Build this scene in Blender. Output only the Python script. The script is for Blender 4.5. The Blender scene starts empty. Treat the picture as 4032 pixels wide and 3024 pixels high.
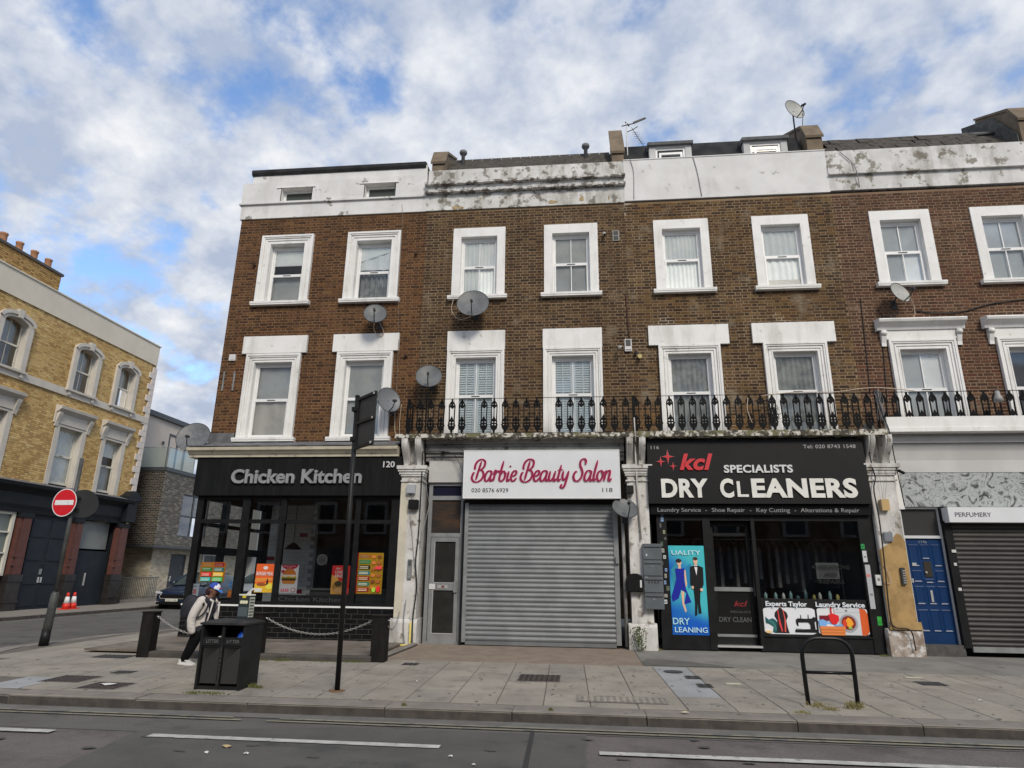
import bpy, bmesh, math, random
import numpy as np
from mathutils import Vector, Matrix
random.seed(7); RNG = np.random.default_rng(7)
scene = bpy.context.scene
COL = scene.collection
R = math.radians

# ------------------------------------------------------------------ camera
CAMP = Vector((0.0, -14.5, 1.5))
RIGHT = Vector((0.99481591, 0.10097866, 0.01202562))
DOWN = Vector((-0.01696808, 0.28142469, -0.95943328))
FWD = Vector((-0.1002666, 0.95425544, 0.28167918))
FPX = 2540.0
cd = bpy.data.cameras.new('camera'); cam = bpy.data.objects.new('camera', cd); COL.objects.link(cam)
cd.sensor_width = 36.0; cd.lens = 36.0 * FPX / 4032.0; cd.clip_start = 0.05; cd.clip_end = 2000
mw = Matrix((( RIGHT.x, -DOWN.x, -FWD.x, CAMP.x), (RIGHT.y, -DOWN.y, -FWD.y, CAMP.y), (RIGHT.z, -DOWN.z, -FWD.z, CAMP.z), (0, 0, 0, 1)))
cam.matrix_world = mw
scene.camera = cam

# ------------------------------------------------------------------ world: Nishita sky with broken cloud
SUN_EL, SUN_AZ = R(38), R(156)      # azimuth clockwise from +Y: sun behind the photographer, to the right
w = bpy.data.worlds.new('World'); scene.world = w; w.use_nodes = True
nt = w.node_tree; nt.nodes.clear()
def wn(t, **k):
    n = nt.nodes.new(t)
    for a, b in k.items(): setattr(n, a, b)
    return n
out = wn('ShaderNodeOutputWorld'); bg = wn('ShaderNodeBackground')
sky = wn('ShaderNodeTexSky', sky_type='NISHITA'); sky.sun_disc = False
sky.sun_elevation = SUN_EL; sky.sun_rotation = SUN_AZ; sky.air_density = 1.0; sky.dust_density = 0.6; sky.ozone_density = 2.0
tc = wn('ShaderNodeTexCoord'); sep = wn('ShaderNodeSeparateXYZ'); nt.links.new(tc.outputs['Generated'], sep.inputs[0])
def wm(op, a, b, c=None):
    n = wn('ShaderNodeMath', operation=op)
    for i, x in enumerate((a, b, c)):
        if x is None: continue
        if isinstance(x, (int, float)): n.inputs[i].default_value = x
        else: nt.links.new(x, n.inputs[i])
    return n.outputs[0]
zc = wm('ADD', wm('MAXIMUM', sep.outputs[2], 0.0), 0.42)
u = wm('DIVIDE', sep.outputs[0], zc); v = wm('DIVIDE', sep.outputs[1], zc)
cmb = wn('ShaderNodeCombineXYZ'); nt.links.new(u, cmb.inputs[0]); nt.links.new(v, cmb.inputs[1])
mp = wn('ShaderNodeMapping'); mp.inputs['Location'].default_value = (5.3, 2.2, 1.3); mp.inputs['Scale'].default_value = (1.0, 1.0, 1.0); mp.inputs['Rotation'].default_value = (0, 0, R(18))
nt.links.new(cmb.outputs[0], mp.inputs[0])
def noise(scale, detail, rough, dist=0.0, off=None):
    n = wn('ShaderNodeTexNoise'); n.inputs['Scale'].default_value = scale; n.inputs['Detail'].default_value = detail
    n.inputs['Roughness'].default_value = rough; n.inputs['Distortion'].default_value = dist
    nt.links.new(mp.outputs[0], n.inputs['Vector']); return n.outputs['Fac']
n1 = noise(6.6, 8, 0.57, 0.0); n2 = noise(2.3, 3, 0.5, 0.0); n3 = noise(9.5, 6, 0.58, 0.0)
cov = wm('ADD', wm('MULTIPLY', n1, 0.74), wm('MULTIPLY', n2, 0.26))
rmp = wn('ShaderNodeValToRGB'); rmp.color_ramp.elements[0].position = 0.35; rmp.color_ramp.elements[1].position = 0.49
rmp.color_ramp.interpolation = 'EASE'; nt.links.new(cov, rmp.inputs[0])
shade = wn('ShaderNodeValToRGB'); e = shade.color_ramp.elements
e[0].position = 0.43; e[0].color = (0.37, 0.43, 0.55, 1); e[1].position = 0.64; e[1].color = (0.74, 0.75, 0.77, 1)
nt.links.new(wm('ADD', wm('MULTIPLY', n3, 0.6), wm('MULTIPLY', cov, 0.4)), shade.inputs[0])
skm = wn('ShaderNodeMixRGB', blend_type='MULTIPLY'); skm.inputs[0].default_value = 1.0; skm.inputs[2].default_value = (0.185, 0.20, 0.215, 1)
nt.links.new(sky.outputs[0], skm.inputs[1])
mix = wn('ShaderNodeMixRGB'); nt.links.new(rmp.outputs[0], mix.inputs[0]); nt.links.new(skm.outputs[0], mix.inputs[1]); nt.links.new(shade.outputs[0], mix.inputs[2])
nt.links.new(mix.outputs[0], bg.inputs[0]); bg.inputs[1].default_value = 1.0
nt.links.new(bg.outputs[0], out.inputs[0])

# ------------------------------------------------------------------ sun through thin cloud
sd = bpy.data.lights.new('sun', 'SUN'); sd.energy = 2.0; sd.angle = R(16); sd.color = (1.0, 0.92, 0.80)
sun = bpy.data.objects.new('sun', sd); COL.objects.link(sun)
sdir = Vector((math.sin(SUN_AZ) * math.cos(SUN_EL), math.cos(SUN_AZ) * math.cos(SUN_EL), math.sin(SUN_EL)))
sun.rotation_euler = (-sdir).to_track_quat('-Z', 'Y').to_euler(); sun.location = (6, -20, 25)
scene.view_settings.view_transform = 'Standard'; scene.view_settings.look = 'None'
scene.view_settings.exposure = 0.3; scene.view_settings.gamma = 1.0; scene.view_settings.use_curve_mapping = False
scene.cycles.max_bounces = 6; scene.cycles.transparent_max_bounces = 12

# ------------------------------------------------------------------ photo pixels -> directions
def ray(u, v): return RIGHT * ((u - 2016) / FPX) + DOWN * ((v - 1512) / FPX) + FWD
def onY(u, v, Y=0.0):
    d = ray(u, v); return CAMP + d * ((Y - CAMP.y) / d.y)
def onX(u, v, X):
    d = ray(u, v); return CAMP + d * ((X - CAMP.x) / d.x)
def gz(Y): return 0.0138 * (max(-6.6, min(Y, 0.0)) + 6.43)
def onG(u, v):
    d = ray(u, v); n = Vector((0, -0.0138, 1)); t = (0.0138 * 6.43 - n.dot(CAMP)) / n.dot(d); return CAMP + d * t

# ------------------------------------------------------------------ materials
MATS = {}
def s2l(c): return tuple((x / 255 / 12.92 if x / 255 <= 0.04045 else ((x / 255 + 0.055) / 1.055) ** 2.4) for x in c)
def mat(name, c, c2=None, scale=4.0, lo=0.35, hi=0.65, rough=0.75, metal=0.0, bump=0.0, bscale=80.0, stain=None, sscale=3.0, slo=0.55, shi=0.7, attr=False, emit=0.0, spec=0.4, zscale=1.0, detail=5, soot=None):
    if name in MATS: return MATS[name]
    m = bpy.data.materials.new(name); m.use_nodes = True; t = m.node_tree; N = t.nodes; L = t.links
    b = N['Principled BSDF']; b.inputs['Roughness'].default_value = rough; b.inputs['Metallic'].default_value = metal
    b.inputs['Specular IOR Level'].default_value = spec
    geo = N.new('ShaderNodeNewGeometry')
    mpn = N.new('ShaderNodeMapping'); mpn.inputs['Scale'].default_value = (1, 1, zscale); L.new(geo.outputs['Position'], mpn.inputs[0])
    def noi(sc, de=detail):
        n = N.new('ShaderNodeTexNoise'); n.inputs['Scale'].default_value = sc; n.inputs['Detail'].default_value = de; n.inputs['Roughness'].default_value = 0.6
        L.new(mpn.outputs[0], n.inputs['Vector']); return n.outputs['Fac']
    def mrange(x, lo, hi):
        r = N.new('ShaderNodeMapRange'); r.inputs[1].default_value = lo; r.inputs[2].default_value = hi; r.interpolation_type = 'SMOOTHSTEP'; L.new(x, r.inputs[0]); return r.outputs[0]
    def mx(f, a, bb, mode='MIX'):
        q = N.new('ShaderNodeMixRGB'); q.blend_type = mode
        for i, x in enumerate((f, a, bb)):
            if isinstance(x, (int, float)): q.inputs[i].default_value = x
            elif isinstance(x, tuple): q.inputs[i].default_value = (*x[:3], 1)
            else: L.new(x, q.inputs[i])
        return q.outputs[0]
    cur = tuple(c)
    if attr:
        a = N.new('ShaderNodeAttribute'); a.attribute_name = 'Col'; cur = a.outputs['Color']
        if c2 is not None: cur = mx(mrange(noi(scale), lo, hi), cur, mx(1.0, cur, tuple(c2), 'MULTIPLY'))
    elif c2 is not None: cur = mx(mrange(noi(scale), lo, hi), tuple(c), tuple(c2))
    if stain is not None: cur = mx(mrange(noi(sscale, 8), slo, shi), cur, tuple(stain))
    if soot is not None:
        m2 = N.new('ShaderNodeMapping'); m2.inputs['Scale'].default_value = (1, 1, soot[3]); L.new(geo.outputs['Position'], m2.inputs[0])
        n_ = N.new('ShaderNodeTexNoise'); n_.inputs['Scale'].default_value = soot[0]; n_.inputs['Detail'].default_value = 6; n_.inputs['Roughness'].default_value = .65; L.new(m2.outputs[0], n_.inputs['Vector'])
        cur = mx(mrange(n_.outputs['Fac'], soot[1], soot[2]), cur, mx(1.0, cur, soot[4], 'MULTIPLY'))
    if isinstance(cur, tuple): b.inputs['Base Color'].default_value = (*cur[:3], 1)
    else: L.new(cur, b.inputs['Base Color'])
    if bump > 0:
        bp = N.new('ShaderNodeBump'); bp.inputs['Strength'].default_value = bump; bp.inputs['Distance'].default_value = 0.01
        L.new(noi(bscale, 4), bp.inputs['Height']); L.new(bp.outputs[0], b.inputs['Normal'])
    if emit > 0:
        if isinstance(cur, tuple): b.inputs['Emission Color'].default_value = (*cur[:3], 1)
        else: L.new(cur, b.inputs['Emission Color'])
        b.inputs['Emission Strength'].default_value = emit
    MATS[name] = m; return m
def glass(name, tint=(0.9, 0.95, 0.95), refl=1.0, rough=0.02, opaque=0.0, oc=(0.5, 0.55, 0.55), wav=0.04):
    if name in MATS: return MATS[name]
    m = bpy.data.materials.new(name); m.use_nodes = True; t = m.node_tree; N = t.nodes; L = t.links
    N.remove(N['Principled BSDF']); o = N['Material Output']
    tr = N.new('ShaderNodeBsdfTransparent'); tr.inputs[0].default_value = (*tint, 1)
    gl = N.new('ShaderNodeBsdfGlossy'); gl.inputs['Roughness'].default_value = rough; gl.inputs['Color'].default_value = (0.95, 0.97, 1, 1)
    fr = N.new('ShaderNodeFresnel'); fr.inputs[0].default_value = 1.52
    geo = N.new('ShaderNodeNewGeometry'); no = N.new('ShaderNodeTexNoise'); no.inputs['Scale'].default_value = 1.3; no.inputs['Detail'].default_value = 1
    bp = N.new('ShaderNodeBump'); bp.inputs['Strength'].default_value = wav; bp.inputs['Distance'].default_value = 0.05
    L.new(geo.outputs['Position'], no.inputs['Vector']); L.new(no.outputs['Fac'], bp.inputs['Height']); L.new(bp.outputs[0], gl.inputs['Normal'])
    mu = N.new('ShaderNodeMath'); mu.operation = 'MULTIPLY_ADD'; mu.inputs[1].default_value = refl; mu.inputs[2].default_value = 0.02 * refl; mu.use_clamp = True; L.new(fr.outputs[0], mu.inputs[0])
    base = tr.outputs[0]
    if opaque > 0:
        di = N.new('ShaderNodeBsdfDiffuse'); di.inputs[0].default_value = (*oc, 1); m2 = N.new('ShaderNodeMixShader'); m2.inputs[0].default_value = opaque
        L.new(base, m2.inputs[1]); L.new(di.outputs[0], m2.inputs[2]); base = m2.outputs[0]
    ms = N.new('ShaderNodeMixShader'); L.new(mu.outputs[0], ms.inputs[0]); L.new(base, ms.inputs[1]); L.new(gl.outputs[0], ms.inputs[2]); L.new(ms.outputs[0], o.inputs[0])
    MATS[name] = m; return m

# ------------------------------------------------------------------ mesh building
class MB:
    def __init__(s): s.v = []; s.f = []; s.s = []; s.c = []; s.col = None
    def poly(s, pts, smooth=False):
        i = len(s.v); s.v += [tuple(p) for p in pts]; s.f.append(tuple(range(i, i + len(pts)))); s.s.append(smooth); s.c.append(s.col); return s
    def faces(s, pts, fs, smooth=False):
        i = len(s.v); s.v += [tuple(p) for p in pts]
        for f in fs: s.f.append(tuple(i + k for k in f)); s.s.append(smooth); s.c.append(s.col)
        return s
    def box(s, x0, x1, y0, y1, z0, z1):
        p = [(x0, y0, z0), (x1, y0, z0), (x1, y1, z0), (x0, y1, z0), (x0, y0, z1), (x1, y0, z1), (x1, y1, z1), (x0, y1, z1)]
        return s.faces(p, [(0, 3, 2, 1), (4, 5, 6, 7), (0, 1, 5, 4), (1, 2, 6, 5), (2, 3, 7, 6), (3, 0, 4, 7)])
    def prism(s, poly, d0, d1, axis='y', smooth=False):
        f = {'y': lambda a, b, d: (a, d, b), 'x': lambda a, b, d: (d, a, b), 'z': lambda a, b, d: (a, b, d)}[axis]
        n = len(poly); p = [f(a, b, d0) for a, b in poly] + [f(a, b, d1) for a, b in poly]
        s.faces(p, [tuple(range(n)), tuple(range(2 * n - 1, n - 1, -1))])
        i = len(s.v) - 2 * n
        for k in range(n):
            s.f.append((i + k, i + n + k, i + n + (k + 1) % n, i + (k + 1) % n)); s.s.append(smooth); s.c.append(s.col)
        return s
    def tube(s, path, r, n=8, cap=True):
        path = [Vector(p) for p in path]; rs = r if isinstance(r, (list, tuple)) else [r] * len(path)
        rings = []; up = Vector((0, 0, 1)); prev = None
        for i, p in enumerate(path):
            t = (path[min(i + 1, len(path) - 1)] - path[max(i - 1, 0)]).normalized()
            if prev is None:
                a = t.cross(up)
                if a.length < 1e-3: a = t.cross(Vector((1, 0, 0)))
                a.normalize()
            else: a = (prev - t * prev.dot(t)).normalized()
            prev = a; b = t.cross(a)
            rings.append([tuple(p + (a * math.cos(2 * math.pi * k / n) + b * math.sin(2 * math.pi * k / n)) * rs[i]) for k in range(n)])
        base = len(s.v)
        for rg in rings: s.v += rg
        for i in range(len(rings) - 1):
            for k in range(n):
                s.f.append((base + i * n + k, base + i * n + (k + 1) % n, base + (i + 1) * n + (k + 1) % n, base + (i + 1) * n + k)); s.s.append(True); s.c.append(s.col)
        if cap:
            s.f.append(tuple(base + k for k in range(n))[::-1]); s.s.append(False); s.c.append(s.col)
            s.f.append(tuple(base + (len(rings) - 1) * n + k for k in range(n))); s.s.append(False); s.c.append(s.col)
        return s
    def lathe(s, prof, c=(0, 0, 0), n=20, smooth=True):
        base = len(s.v)
        for r, z in prof: s.v += [(c[0] + r * math.cos(2 * math.pi * k / n), c[1] + r * math.sin(2 * math.pi * k / n), c[2] + z) for k in range(n)]
        for i in range(len(prof) - 1):
            for k in range(n):
                s.f.append((base + i * n + k, base + i * n + (k + 1) % n, base + (i + 1) * n + (k + 1) % n, base + (i + 1) * n + k)); s.s.append(smooth); s.c.append(s.col)
        s.f.append(tuple(base + k for k in range(n))[::-1]); s.s.append(False); s.c.append(s.col)
        s.f.append(tuple(base + (len(prof) - 1) * n + k for k in range(n))); s.s.append(False); s.c.append(s.col)
        return s
    def xf(s, M, start=0):
        for i in range(start, len(s.v)): s.v[i] = tuple(M @ Vector(s.v[i]))
        return s
    def mesh(s, name, m=None, recalc=True):
        me = bpy.data.meshes.new(name); me.from_pydata(s.v, [], s.f)
        me.polygons.foreach_set('use_smooth', s.s)
        if recalc:
            bm = bmesh.new(); bm.from_mesh(me); bmesh.ops.recalc_face_normals(bm, faces=bm.faces); bm.to_mesh(me); bm.free()
        if any(c is not None for c in s.c):
            at = me.color_attributes.new('Col', 'FLOAT_COLOR', 'CORNER'); a = []
            for p in me.polygons: a += list((*s.c[p.index], 1.0)) * p.loop_total
            at.data.foreach_set('color', a)
        if m: me.materials.append(m)
        me.update(); return me
    def build(s, name, m, parent=None, recalc=True): return obj(name, s.mesh(name, m, recalc), parent)
INV = {}
def obj(name, me, parent=None, loc=None):
    o = bpy.data.objects.new(name, me); COL.objects.link(o)
    if loc is not None: o.location = loc
    if parent is not None:
        o.parent = parent
        if parent.name in INV: o.matrix_parent_inverse = INV[parent.name]
    return o
def tag(o, label, cat, group=None):
    o['label'] = label; o['category'] = cat
    if group: o['group'] = group
    return o
def thing(name, label, cat, loc=(0, 0, 0), group=None, rot=0.0, local=False):
    o = bpy.data.objects.new(name, None); COL.objects.link(o); o.location = loc; o.rotation_euler = (0, 0, rot); o.empty_display_size = 0.2
    tag(o, label, cat, group)
    if not local: INV[o.name] = Matrix.Translation(-Vector(loc))
    return o
def one(name, mb, m, label, cat, group=None, base=None):
    """a thing that is one mesh, its origin set at its base"""
    me = mb.mesh(name, m)
    if base is None:
        xs = [p[0] for p in mb.v]; ys = [p[1] for p in mb.v]; zs = [p[2] for p in mb.v]; base = ((min(xs) + max(xs)) / 2, (min(ys) + max(ys)) / 2, min(zs))
    me.transform(Matrix.Translation(-Vector(base))); o = obj(name, me, None, base); return tag(o, label, cat, group)
def struct(name, mb, m, parent=None, recalc=True):
    o = mb.build(name, m, parent, recalc)
    if parent is None: o['kind'] = 'structure'
    return o
def copy_tree(o, parent=None):
    c = o.copy(); COL.objects.link(c); c.parent = parent
    for ch in list(o.children): copy_tree(ch, c)
    return c

# ------------------------------------------------------------------ lettering
def glyphs(s, offset=0.0, shear=0.0, spacing=1.0, extrude=0.0):
    cu = bpy.data.curves.new('t', 'FONT'); cu.body = s; cu.size = 1.0; cu.offset = offset; cu.shear = shear; cu.space_character = spacing; cu.resolution_u = 4; cu.extrude = extrude
    ob = bpy.data.objects.new('t', cu); me = bpy.data.meshes.new_from_object(ob)
    bpy.data.objects.remove(ob); bpy.data.curves.remove(cu); return me
CAPH = None
def text(parent, name, s, x0, x1, z0, z1, y, m, depth=0.004, bold=0.0, shear=0.0, spacing=1.0, M=None):
    """lettering standing in the XZ plane, cap height z0..z1, width x0..x1, front face at y"""
    global CAPH
    if CAPH is None:
        h = glyphs('H'); CAPH = max(v.co.y for v in h.vertices); bpy.data.meshes.remove(h)
    me = glyphs(s, bold, shear, spacing, 0.5)
    xs = [v.co.x for v in me.vertices]; a, b = min(xs), max(xs); sz = (z1 - z0) / (CAPH + bold)
    for v in me.vertices:
        q = Vector((x0 + (v.co.x - a) / (b - a) * (x1 - x0), y + depth * (0.5 - v.co.z), z0 + v.co.y * sz)); v.co = (M @ q) if M is not None else q
    me.materials.clear(); me.materials.append(m); me.name = name; return obj(name, me, parent)

# ------------------------------------------------------------------ brickwork
def cells(u0, u1, v0, v1, holes):
    us = sorted({u0, u1, *[h[0] for h in holes], *[h[1] for h in holes]}); vs = sorted({v0, v1, *[h[2] for h in holes], *[h[3] for h in holes]})
    us = [q for q in us if u0 <= q <= u1]; vs = [q for q in vs if v0 <= q <= v1]
    for a, b in zip(us, us[1:]):
        for c, d in zip(vs, vs[1:]):
            mu, mv = (a + b) / 2, (c + d) / 2
            if not any(h[0] < mu < h[1] and h[2] < mv < h[3] for h in holes): yield a, b, c, d
def panel(mb, u0, u1, v0, v1, holes, y=0.0):
    for a, b, c, d in cells(u0, u1, v0, v1, holes): mb.poly([(a, y, c), (b, y, c), (b, y, d), (a, y, d)])
    return mb
def brickwork(parent, u0, u1, v0, v1, holes, palette, bm, y=0.0, course=0.075, S=0.215, Hd=0.1025, joint=0.017, n_ind=300, proud=(0.002, 0.008), stretcher=False, camloc=None, kind='brick'):
    """bricks in the local XZ plane (front towards -y): the ones that show largest are single objects, the rest one mesh"""
    rows = int((v1 - v0) / course); allb = []
    for r in range(rows):
        z0 = v0 + r * course + joint / 2 + random.uniform(-.002, .002); z1 = z0 + course - joint; mv = (z0 + z1) / 2
        free = [(u0, u1)]
        for h in holes:
            if h[2] < mv < h[3]:
                nf = []
                for a, b in free:
                    if h[1] <= a or h[0] >= b: nf.append((a, b)); continue
                    if h[0] > a: nf.append((a, h[0]))
                    if h[1] < b: nf.append((h[1], b))
                free = nf
        per = (S + joint) if stretcher else (S + Hd + 2 * joint)
        x = u0 - per + ((r % 2) * per / 2 if not stretcher else (r % 2) * per / 2) + random.uniform(-0.01, 0.01); k = 0
        while x < u1:
            L = S if (stretcher or k % 2 == 0) else Hd
            for a, b in free:
                p, q = max(x, a), min(x + L, b)
                if q - p > 0.03: allb.append((p, q, z0, z1, q - p > S - 0.002))
            x += L + joint; k += 1
    c = Vector(camloc) if camloc is not None else CAMP
    idx = [i for i, b in enumerate(allb) if b[4]]
    idx.sort(key=lambda i: (allb[i][0] - c.x) ** 2 + (allb[i][2] - c.z) ** 2); ind = set(idx[:n_ind])
    hw, hh = S / 2, (course - joint) / 2; var = []
    for k in range(24):
        d = random.uniform(*proud); m = MB(); m.col = palette(); e = 0.004
        m.faces([(-hw, 0.002, -hh), (hw, 0.002, -hh), (hw, 0.002, hh), (-hw, 0.002, hh), (-hw + e, -d, -hh + e), (hw - e * random.random(), -d, -hh + e * random.random()), (hw - e, -d, hh - e), (-hw + e * random.random(), -d, hh - e)],
                [(4, 5, 6, 7), (0, 1, 5, 4), (1, 2, 6, 5), (2, 3, 7, 6), (3, 0, 4, 7)]); var.append(m.mesh(kind, bm, False))
    big = MB()
    for i, (a, b, z0, z1, full) in enumerate(allb):
        if i in ind: obj(kind, var[random.randrange(24)], parent, ((a + b) / 2, y, (z0 + z1) / 2)); continue
        d = random.uniform(*proud); e = 0.003; big.col = palette()
        big.faces([(a, y + .002, z0), (b, y + .002, z0), (b, y + .002, z1), (a, y + .002, z1), (a + e, y - d, z0 + e), (b - e, y - d, z0 + e), (b - e, y - d, z1 - e), (a + e, y - d, z1 - e)],
                  [(4, 5, 6, 7), (0, 1, 5, 4), (1, 2, 6, 5), (2, 3, 7, 6), (3, 0, 4, 7)])
    if big.f: o = big.build('brick_field', bm, parent, False); o['kind'] = 'stuff'
def pal(cols, jit=0.18):
    cols = [tuple(x * .77 for x in s2l(c)) for c in cols]
    def f():
        c = random.choice(cols); k = 1 + random.uniform(-jit, jit); return (c[0] * k, c[1] * k * random.uniform(.95, 1.05), c[2] * k)
    return f
# ================================================================== ground
asph = mat('grey_asphalt', (0.118, 0.112, 0.102), (0.146, 0.139, 0.127), 1.2, rough=.95, bump=.9, bscale=140, stain=(.070, .068, .064), sscale=1.4, slo=.52, shi=.72, soot=(70, .42, .62, 1, (.72, .72, .72)))
asph_red = mat('reddish_worn_asphalt', (0.142, 0.124, 0.116), (0.175, 0.154, 0.144), 1.4, rough=.95, bump=.9, bscale=140, stain=(.10, .085, .08), sscale=1.5, slo=.52, shi=.72, soot=(70, .42, .62, 1, (.74, .73, .73)))
asph_dark = mat('dark_asphalt_repair', (0.097, 0.093, 0.086), (0.12, 0.116, 0.107), 1.5, rough=.95, bump=.9, bscale=140, stain=(.065, .064, .062), sscale=1.6, slo=.55, shi=.72, soot=(80, .42, .62, 1, (.74, .74, .74)))
gutter = mat('gutter_asphalt', (0.155, 0.150, 0.138), (0.12, 0.117, 0.108), 3, rough=.95, bump=.4, bscale=100)
linem = mat('worn_white_line', (.50, .49, .46), (.36, .355, .335), 6, rough=.9, stain=(.15, .145, .14), sscale=9, slo=.58, shi=.68)
yelm = mat('faded_yellow_line', (.26, .24, .165), (.205, .192, .145), 4, rough=.9, stain=(.13, .128, .115), sscale=6, slo=.52, shi=.62)
slabs = [mat('paving_slab_%d' % k, tuple(np.array(c) * .95), tuple(np.array(c) * .78), 1.6, rough=.92, bump=.3, bscale=70, stain=tuple(np.array(c) * .55), sscale=3.2, slo=.54, shi=.74, soot=(26, .50, .70, 1, (.80, .79, .78))) for k, c in enumerate([(.325, .292, .243), (.308, .278, .233), (.34, .307, .257), (.317, .285, .237), (.296, .27, .228)])]
blue_slab = mat('pale_blue_grey_slab', (.32, .325, .325), (.27, .275, .275), 2, rough=.9, bump=.2, bscale=60)
jointm = mat('sandy_joint', (.15, .132, .108), (.11, .098, .082), 5, rough=.95)
kerb_m = mat('granite_kerb', (.235, .208, .182), (.185, .164, .144), 3, rough=.9, bump=.5, bscale=60, stain=(.09, .08, .07), sscale=4, slo=.6, shi=.75)
kerb_f = mat('shaded_grimy_kerb_face', (.085, .074, .065), (.055, .048, .043), 6, rough=.95, bump=.6, bscale=60)  # road-side kerb face: its shade painted into the colour, together with road grime
far_pave = mat('far_pavement', (.25, .225, .19), (.21, .19, .165), 1.5, rough=.95)

g = MB(); g.poly([(-400, -400, -.13), (400, -400, -.13), (400, 400, -.13), (-400, 400, -.13)]); struct('ground', g, mat('distant_ground', (.09, .088, .083), rough=.95))
RZ = -.12
rd = MB(); rd.poly([(-60, -26, RZ), (60, -26, RZ), (60, -6.3, RZ), (-60, -6.3, RZ)]); ROAD = struct('road', rd, asph_red)
sr_ = MB(); sr_.poly([(-18.3, -6.5, RZ + .003), (-9.5, -6.5, RZ + .003), (-9.5, 60, RZ + .003), (-18.3, 60, RZ + .003)]); SROAD = struct('side_road', sr_, asph)
pt = MB(); pt.poly([(-60, -7.50, RZ + .004), (-4.40, -7.50, RZ + .004), (-4.36, -9.2, RZ + .004), (.03, -9.2, RZ + .004), (.04, -6.95, RZ + .004), (14, -6.95, RZ + .004), (14, -6.35, RZ + .004), (-60, -6.35, RZ + .004)]); pt.build('asphalt_patch', asph, ROAD)
pt = MB(); pt.poly([(-4.6, -7.48, RZ + .008), (-2.5, -7.0, RZ + .008), (.02, -6.98, RZ + .008), (.01, -9.2, RZ + .008), (-4.33, -9.2, RZ + .008)]); pt.build('asphalt_patch', asph_dark, ROAD)
MB().poly([(-60, -6.72, RZ + .011), (14, -6.72, RZ + .011), (14, -6.4, RZ + .011), (-60, -6.4, RZ + .011)]).build('gutter_strip', gutter, ROAD)
MB().poly([(-.555, -6.75, RZ + .012), (-.515, -6.75, RZ + .012), (-.455, -9.2, RZ + .012), (-.51, -9.2, RZ + .012)]).build('tar_joint', mat('black_tar', (.035, .034, .033), rough=.8), ROAD)
sp = MB()
for k in range(16):
    x, y = random.uniform(-6, 5), random.uniform(-8.4, -7.0); sp.poly([(x + math.cos(t) * random.uniform(.03, .1), y + math.sin(t) * random.uniform(.015, .05), RZ + .0135 + k * 2e-5) for t in np.linspace(0, 6.28, 9)[:-1]])
q = sp.build('tar_spots', mat('tar_stain', (.075, .073, .07), rough=.9), ROAD); q['kind'] = 'stuff'
def stripe(x0, x1, y0, y1, m, nm='road_marking'):
    n = max(2, int((x1 - x0) / .12)); mb = MB()
    top = [(x0 + (x1 - x0) * k / n, y1 + random.uniform(-.004, .004)) for k in range(n + 1)]; bot = [(x0 + (x1 - x0) * k / n, y0 + random.uniform(-.004, .004)) for k in range(n + 1)]
    for k in range(n): mb.poly([(*bot[k], RZ + .016), (*bot[k + 1], RZ + .016), (*top[k + 1], RZ + .016), (*top[k], RZ + .016)])
    return mb.build(nm, m, ROAD)
for a, b in ((-9.2, -5.40), (-4.34, -1.37), (.15, 4.2), (5.4, 9.5)): stripe(a, b, -7.735, -7.615, linem)
stripe(-9, -3.95, -6.78, -6.735, yelm, 'yellow_line'); stripe(-3.4, 13, -6.78, -6.735, yelm, 'yellow_line'); stripe(-9, -3.8, -6.90, -6.855, yelm, 'yellow_line'); stripe(-3.5, 13, -6.90, -6.855, yelm, 'yellow_line')

# pavement sheet following the corner, sloping gently up to the shops
EDGE = [(14.5, -6.47), (-7.0, -6.49), (-8.3, -6.2), (-9.4, -5.3), (-10.3, -4.0), (-10.85, -2.4), (-10.65, -.75), (-10.2, 1.0), (-9.95, 2.6), (-9.9, 8), (-9.9, 60)]
pv = MB(); inner = []
for (x, y) in EDGE[1:]: inner.append((x, y, gz(y) - .006))
P_ = [(14.5, -6.47, gz(-6.47) - .006)] + inner
pv.poly([(14.5, -6.47, gz(-6.47) - .006), (-7.0, -6.49, gz(-6.49) - .006), (-7.0, 0, gz(0) - .006), (14.5, 0, gz(0) - .006)])
for a, b in zip(inner, inner[1:]):
    if b[1] <= 2.7: pv.poly([(a[0], a[1], a[2]), (b[0], b[1], b[2]), (-7.0, min(0, b[1]), gz(b[1]) - .006), (-7.0, min(0, a[1]), gz(a[1]) - .006)])
pv.poly([(-9.95, 2.6, gz(0) - .007), (-9.9, 60, gz(0) - .007), (-7.0, 60, gz(0) - .007), (-7.0, 0, gz(0) - .007), (-10.3, .8, gz(0) - .007)])
PAVE = struct('pavement', pv, jointm)
def inside(x, y):
    if y > -.6 and x > -8.9: return False
    lim = -6.11
    if x > -7.0: return y > lim
    # distance to the corner edge
    for (x0, y0), (x1, y1) in zip(EDGE[1:], EDGE[2:]):
        if min(y0, y1) - 1e-6 <= y <= max(y0, y1) + 1e-6:
            xe = x0 + (x1 - x0) * (y - y0) / (y1 - y0 + 1e-9); return x > xe + .33
    return False
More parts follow.
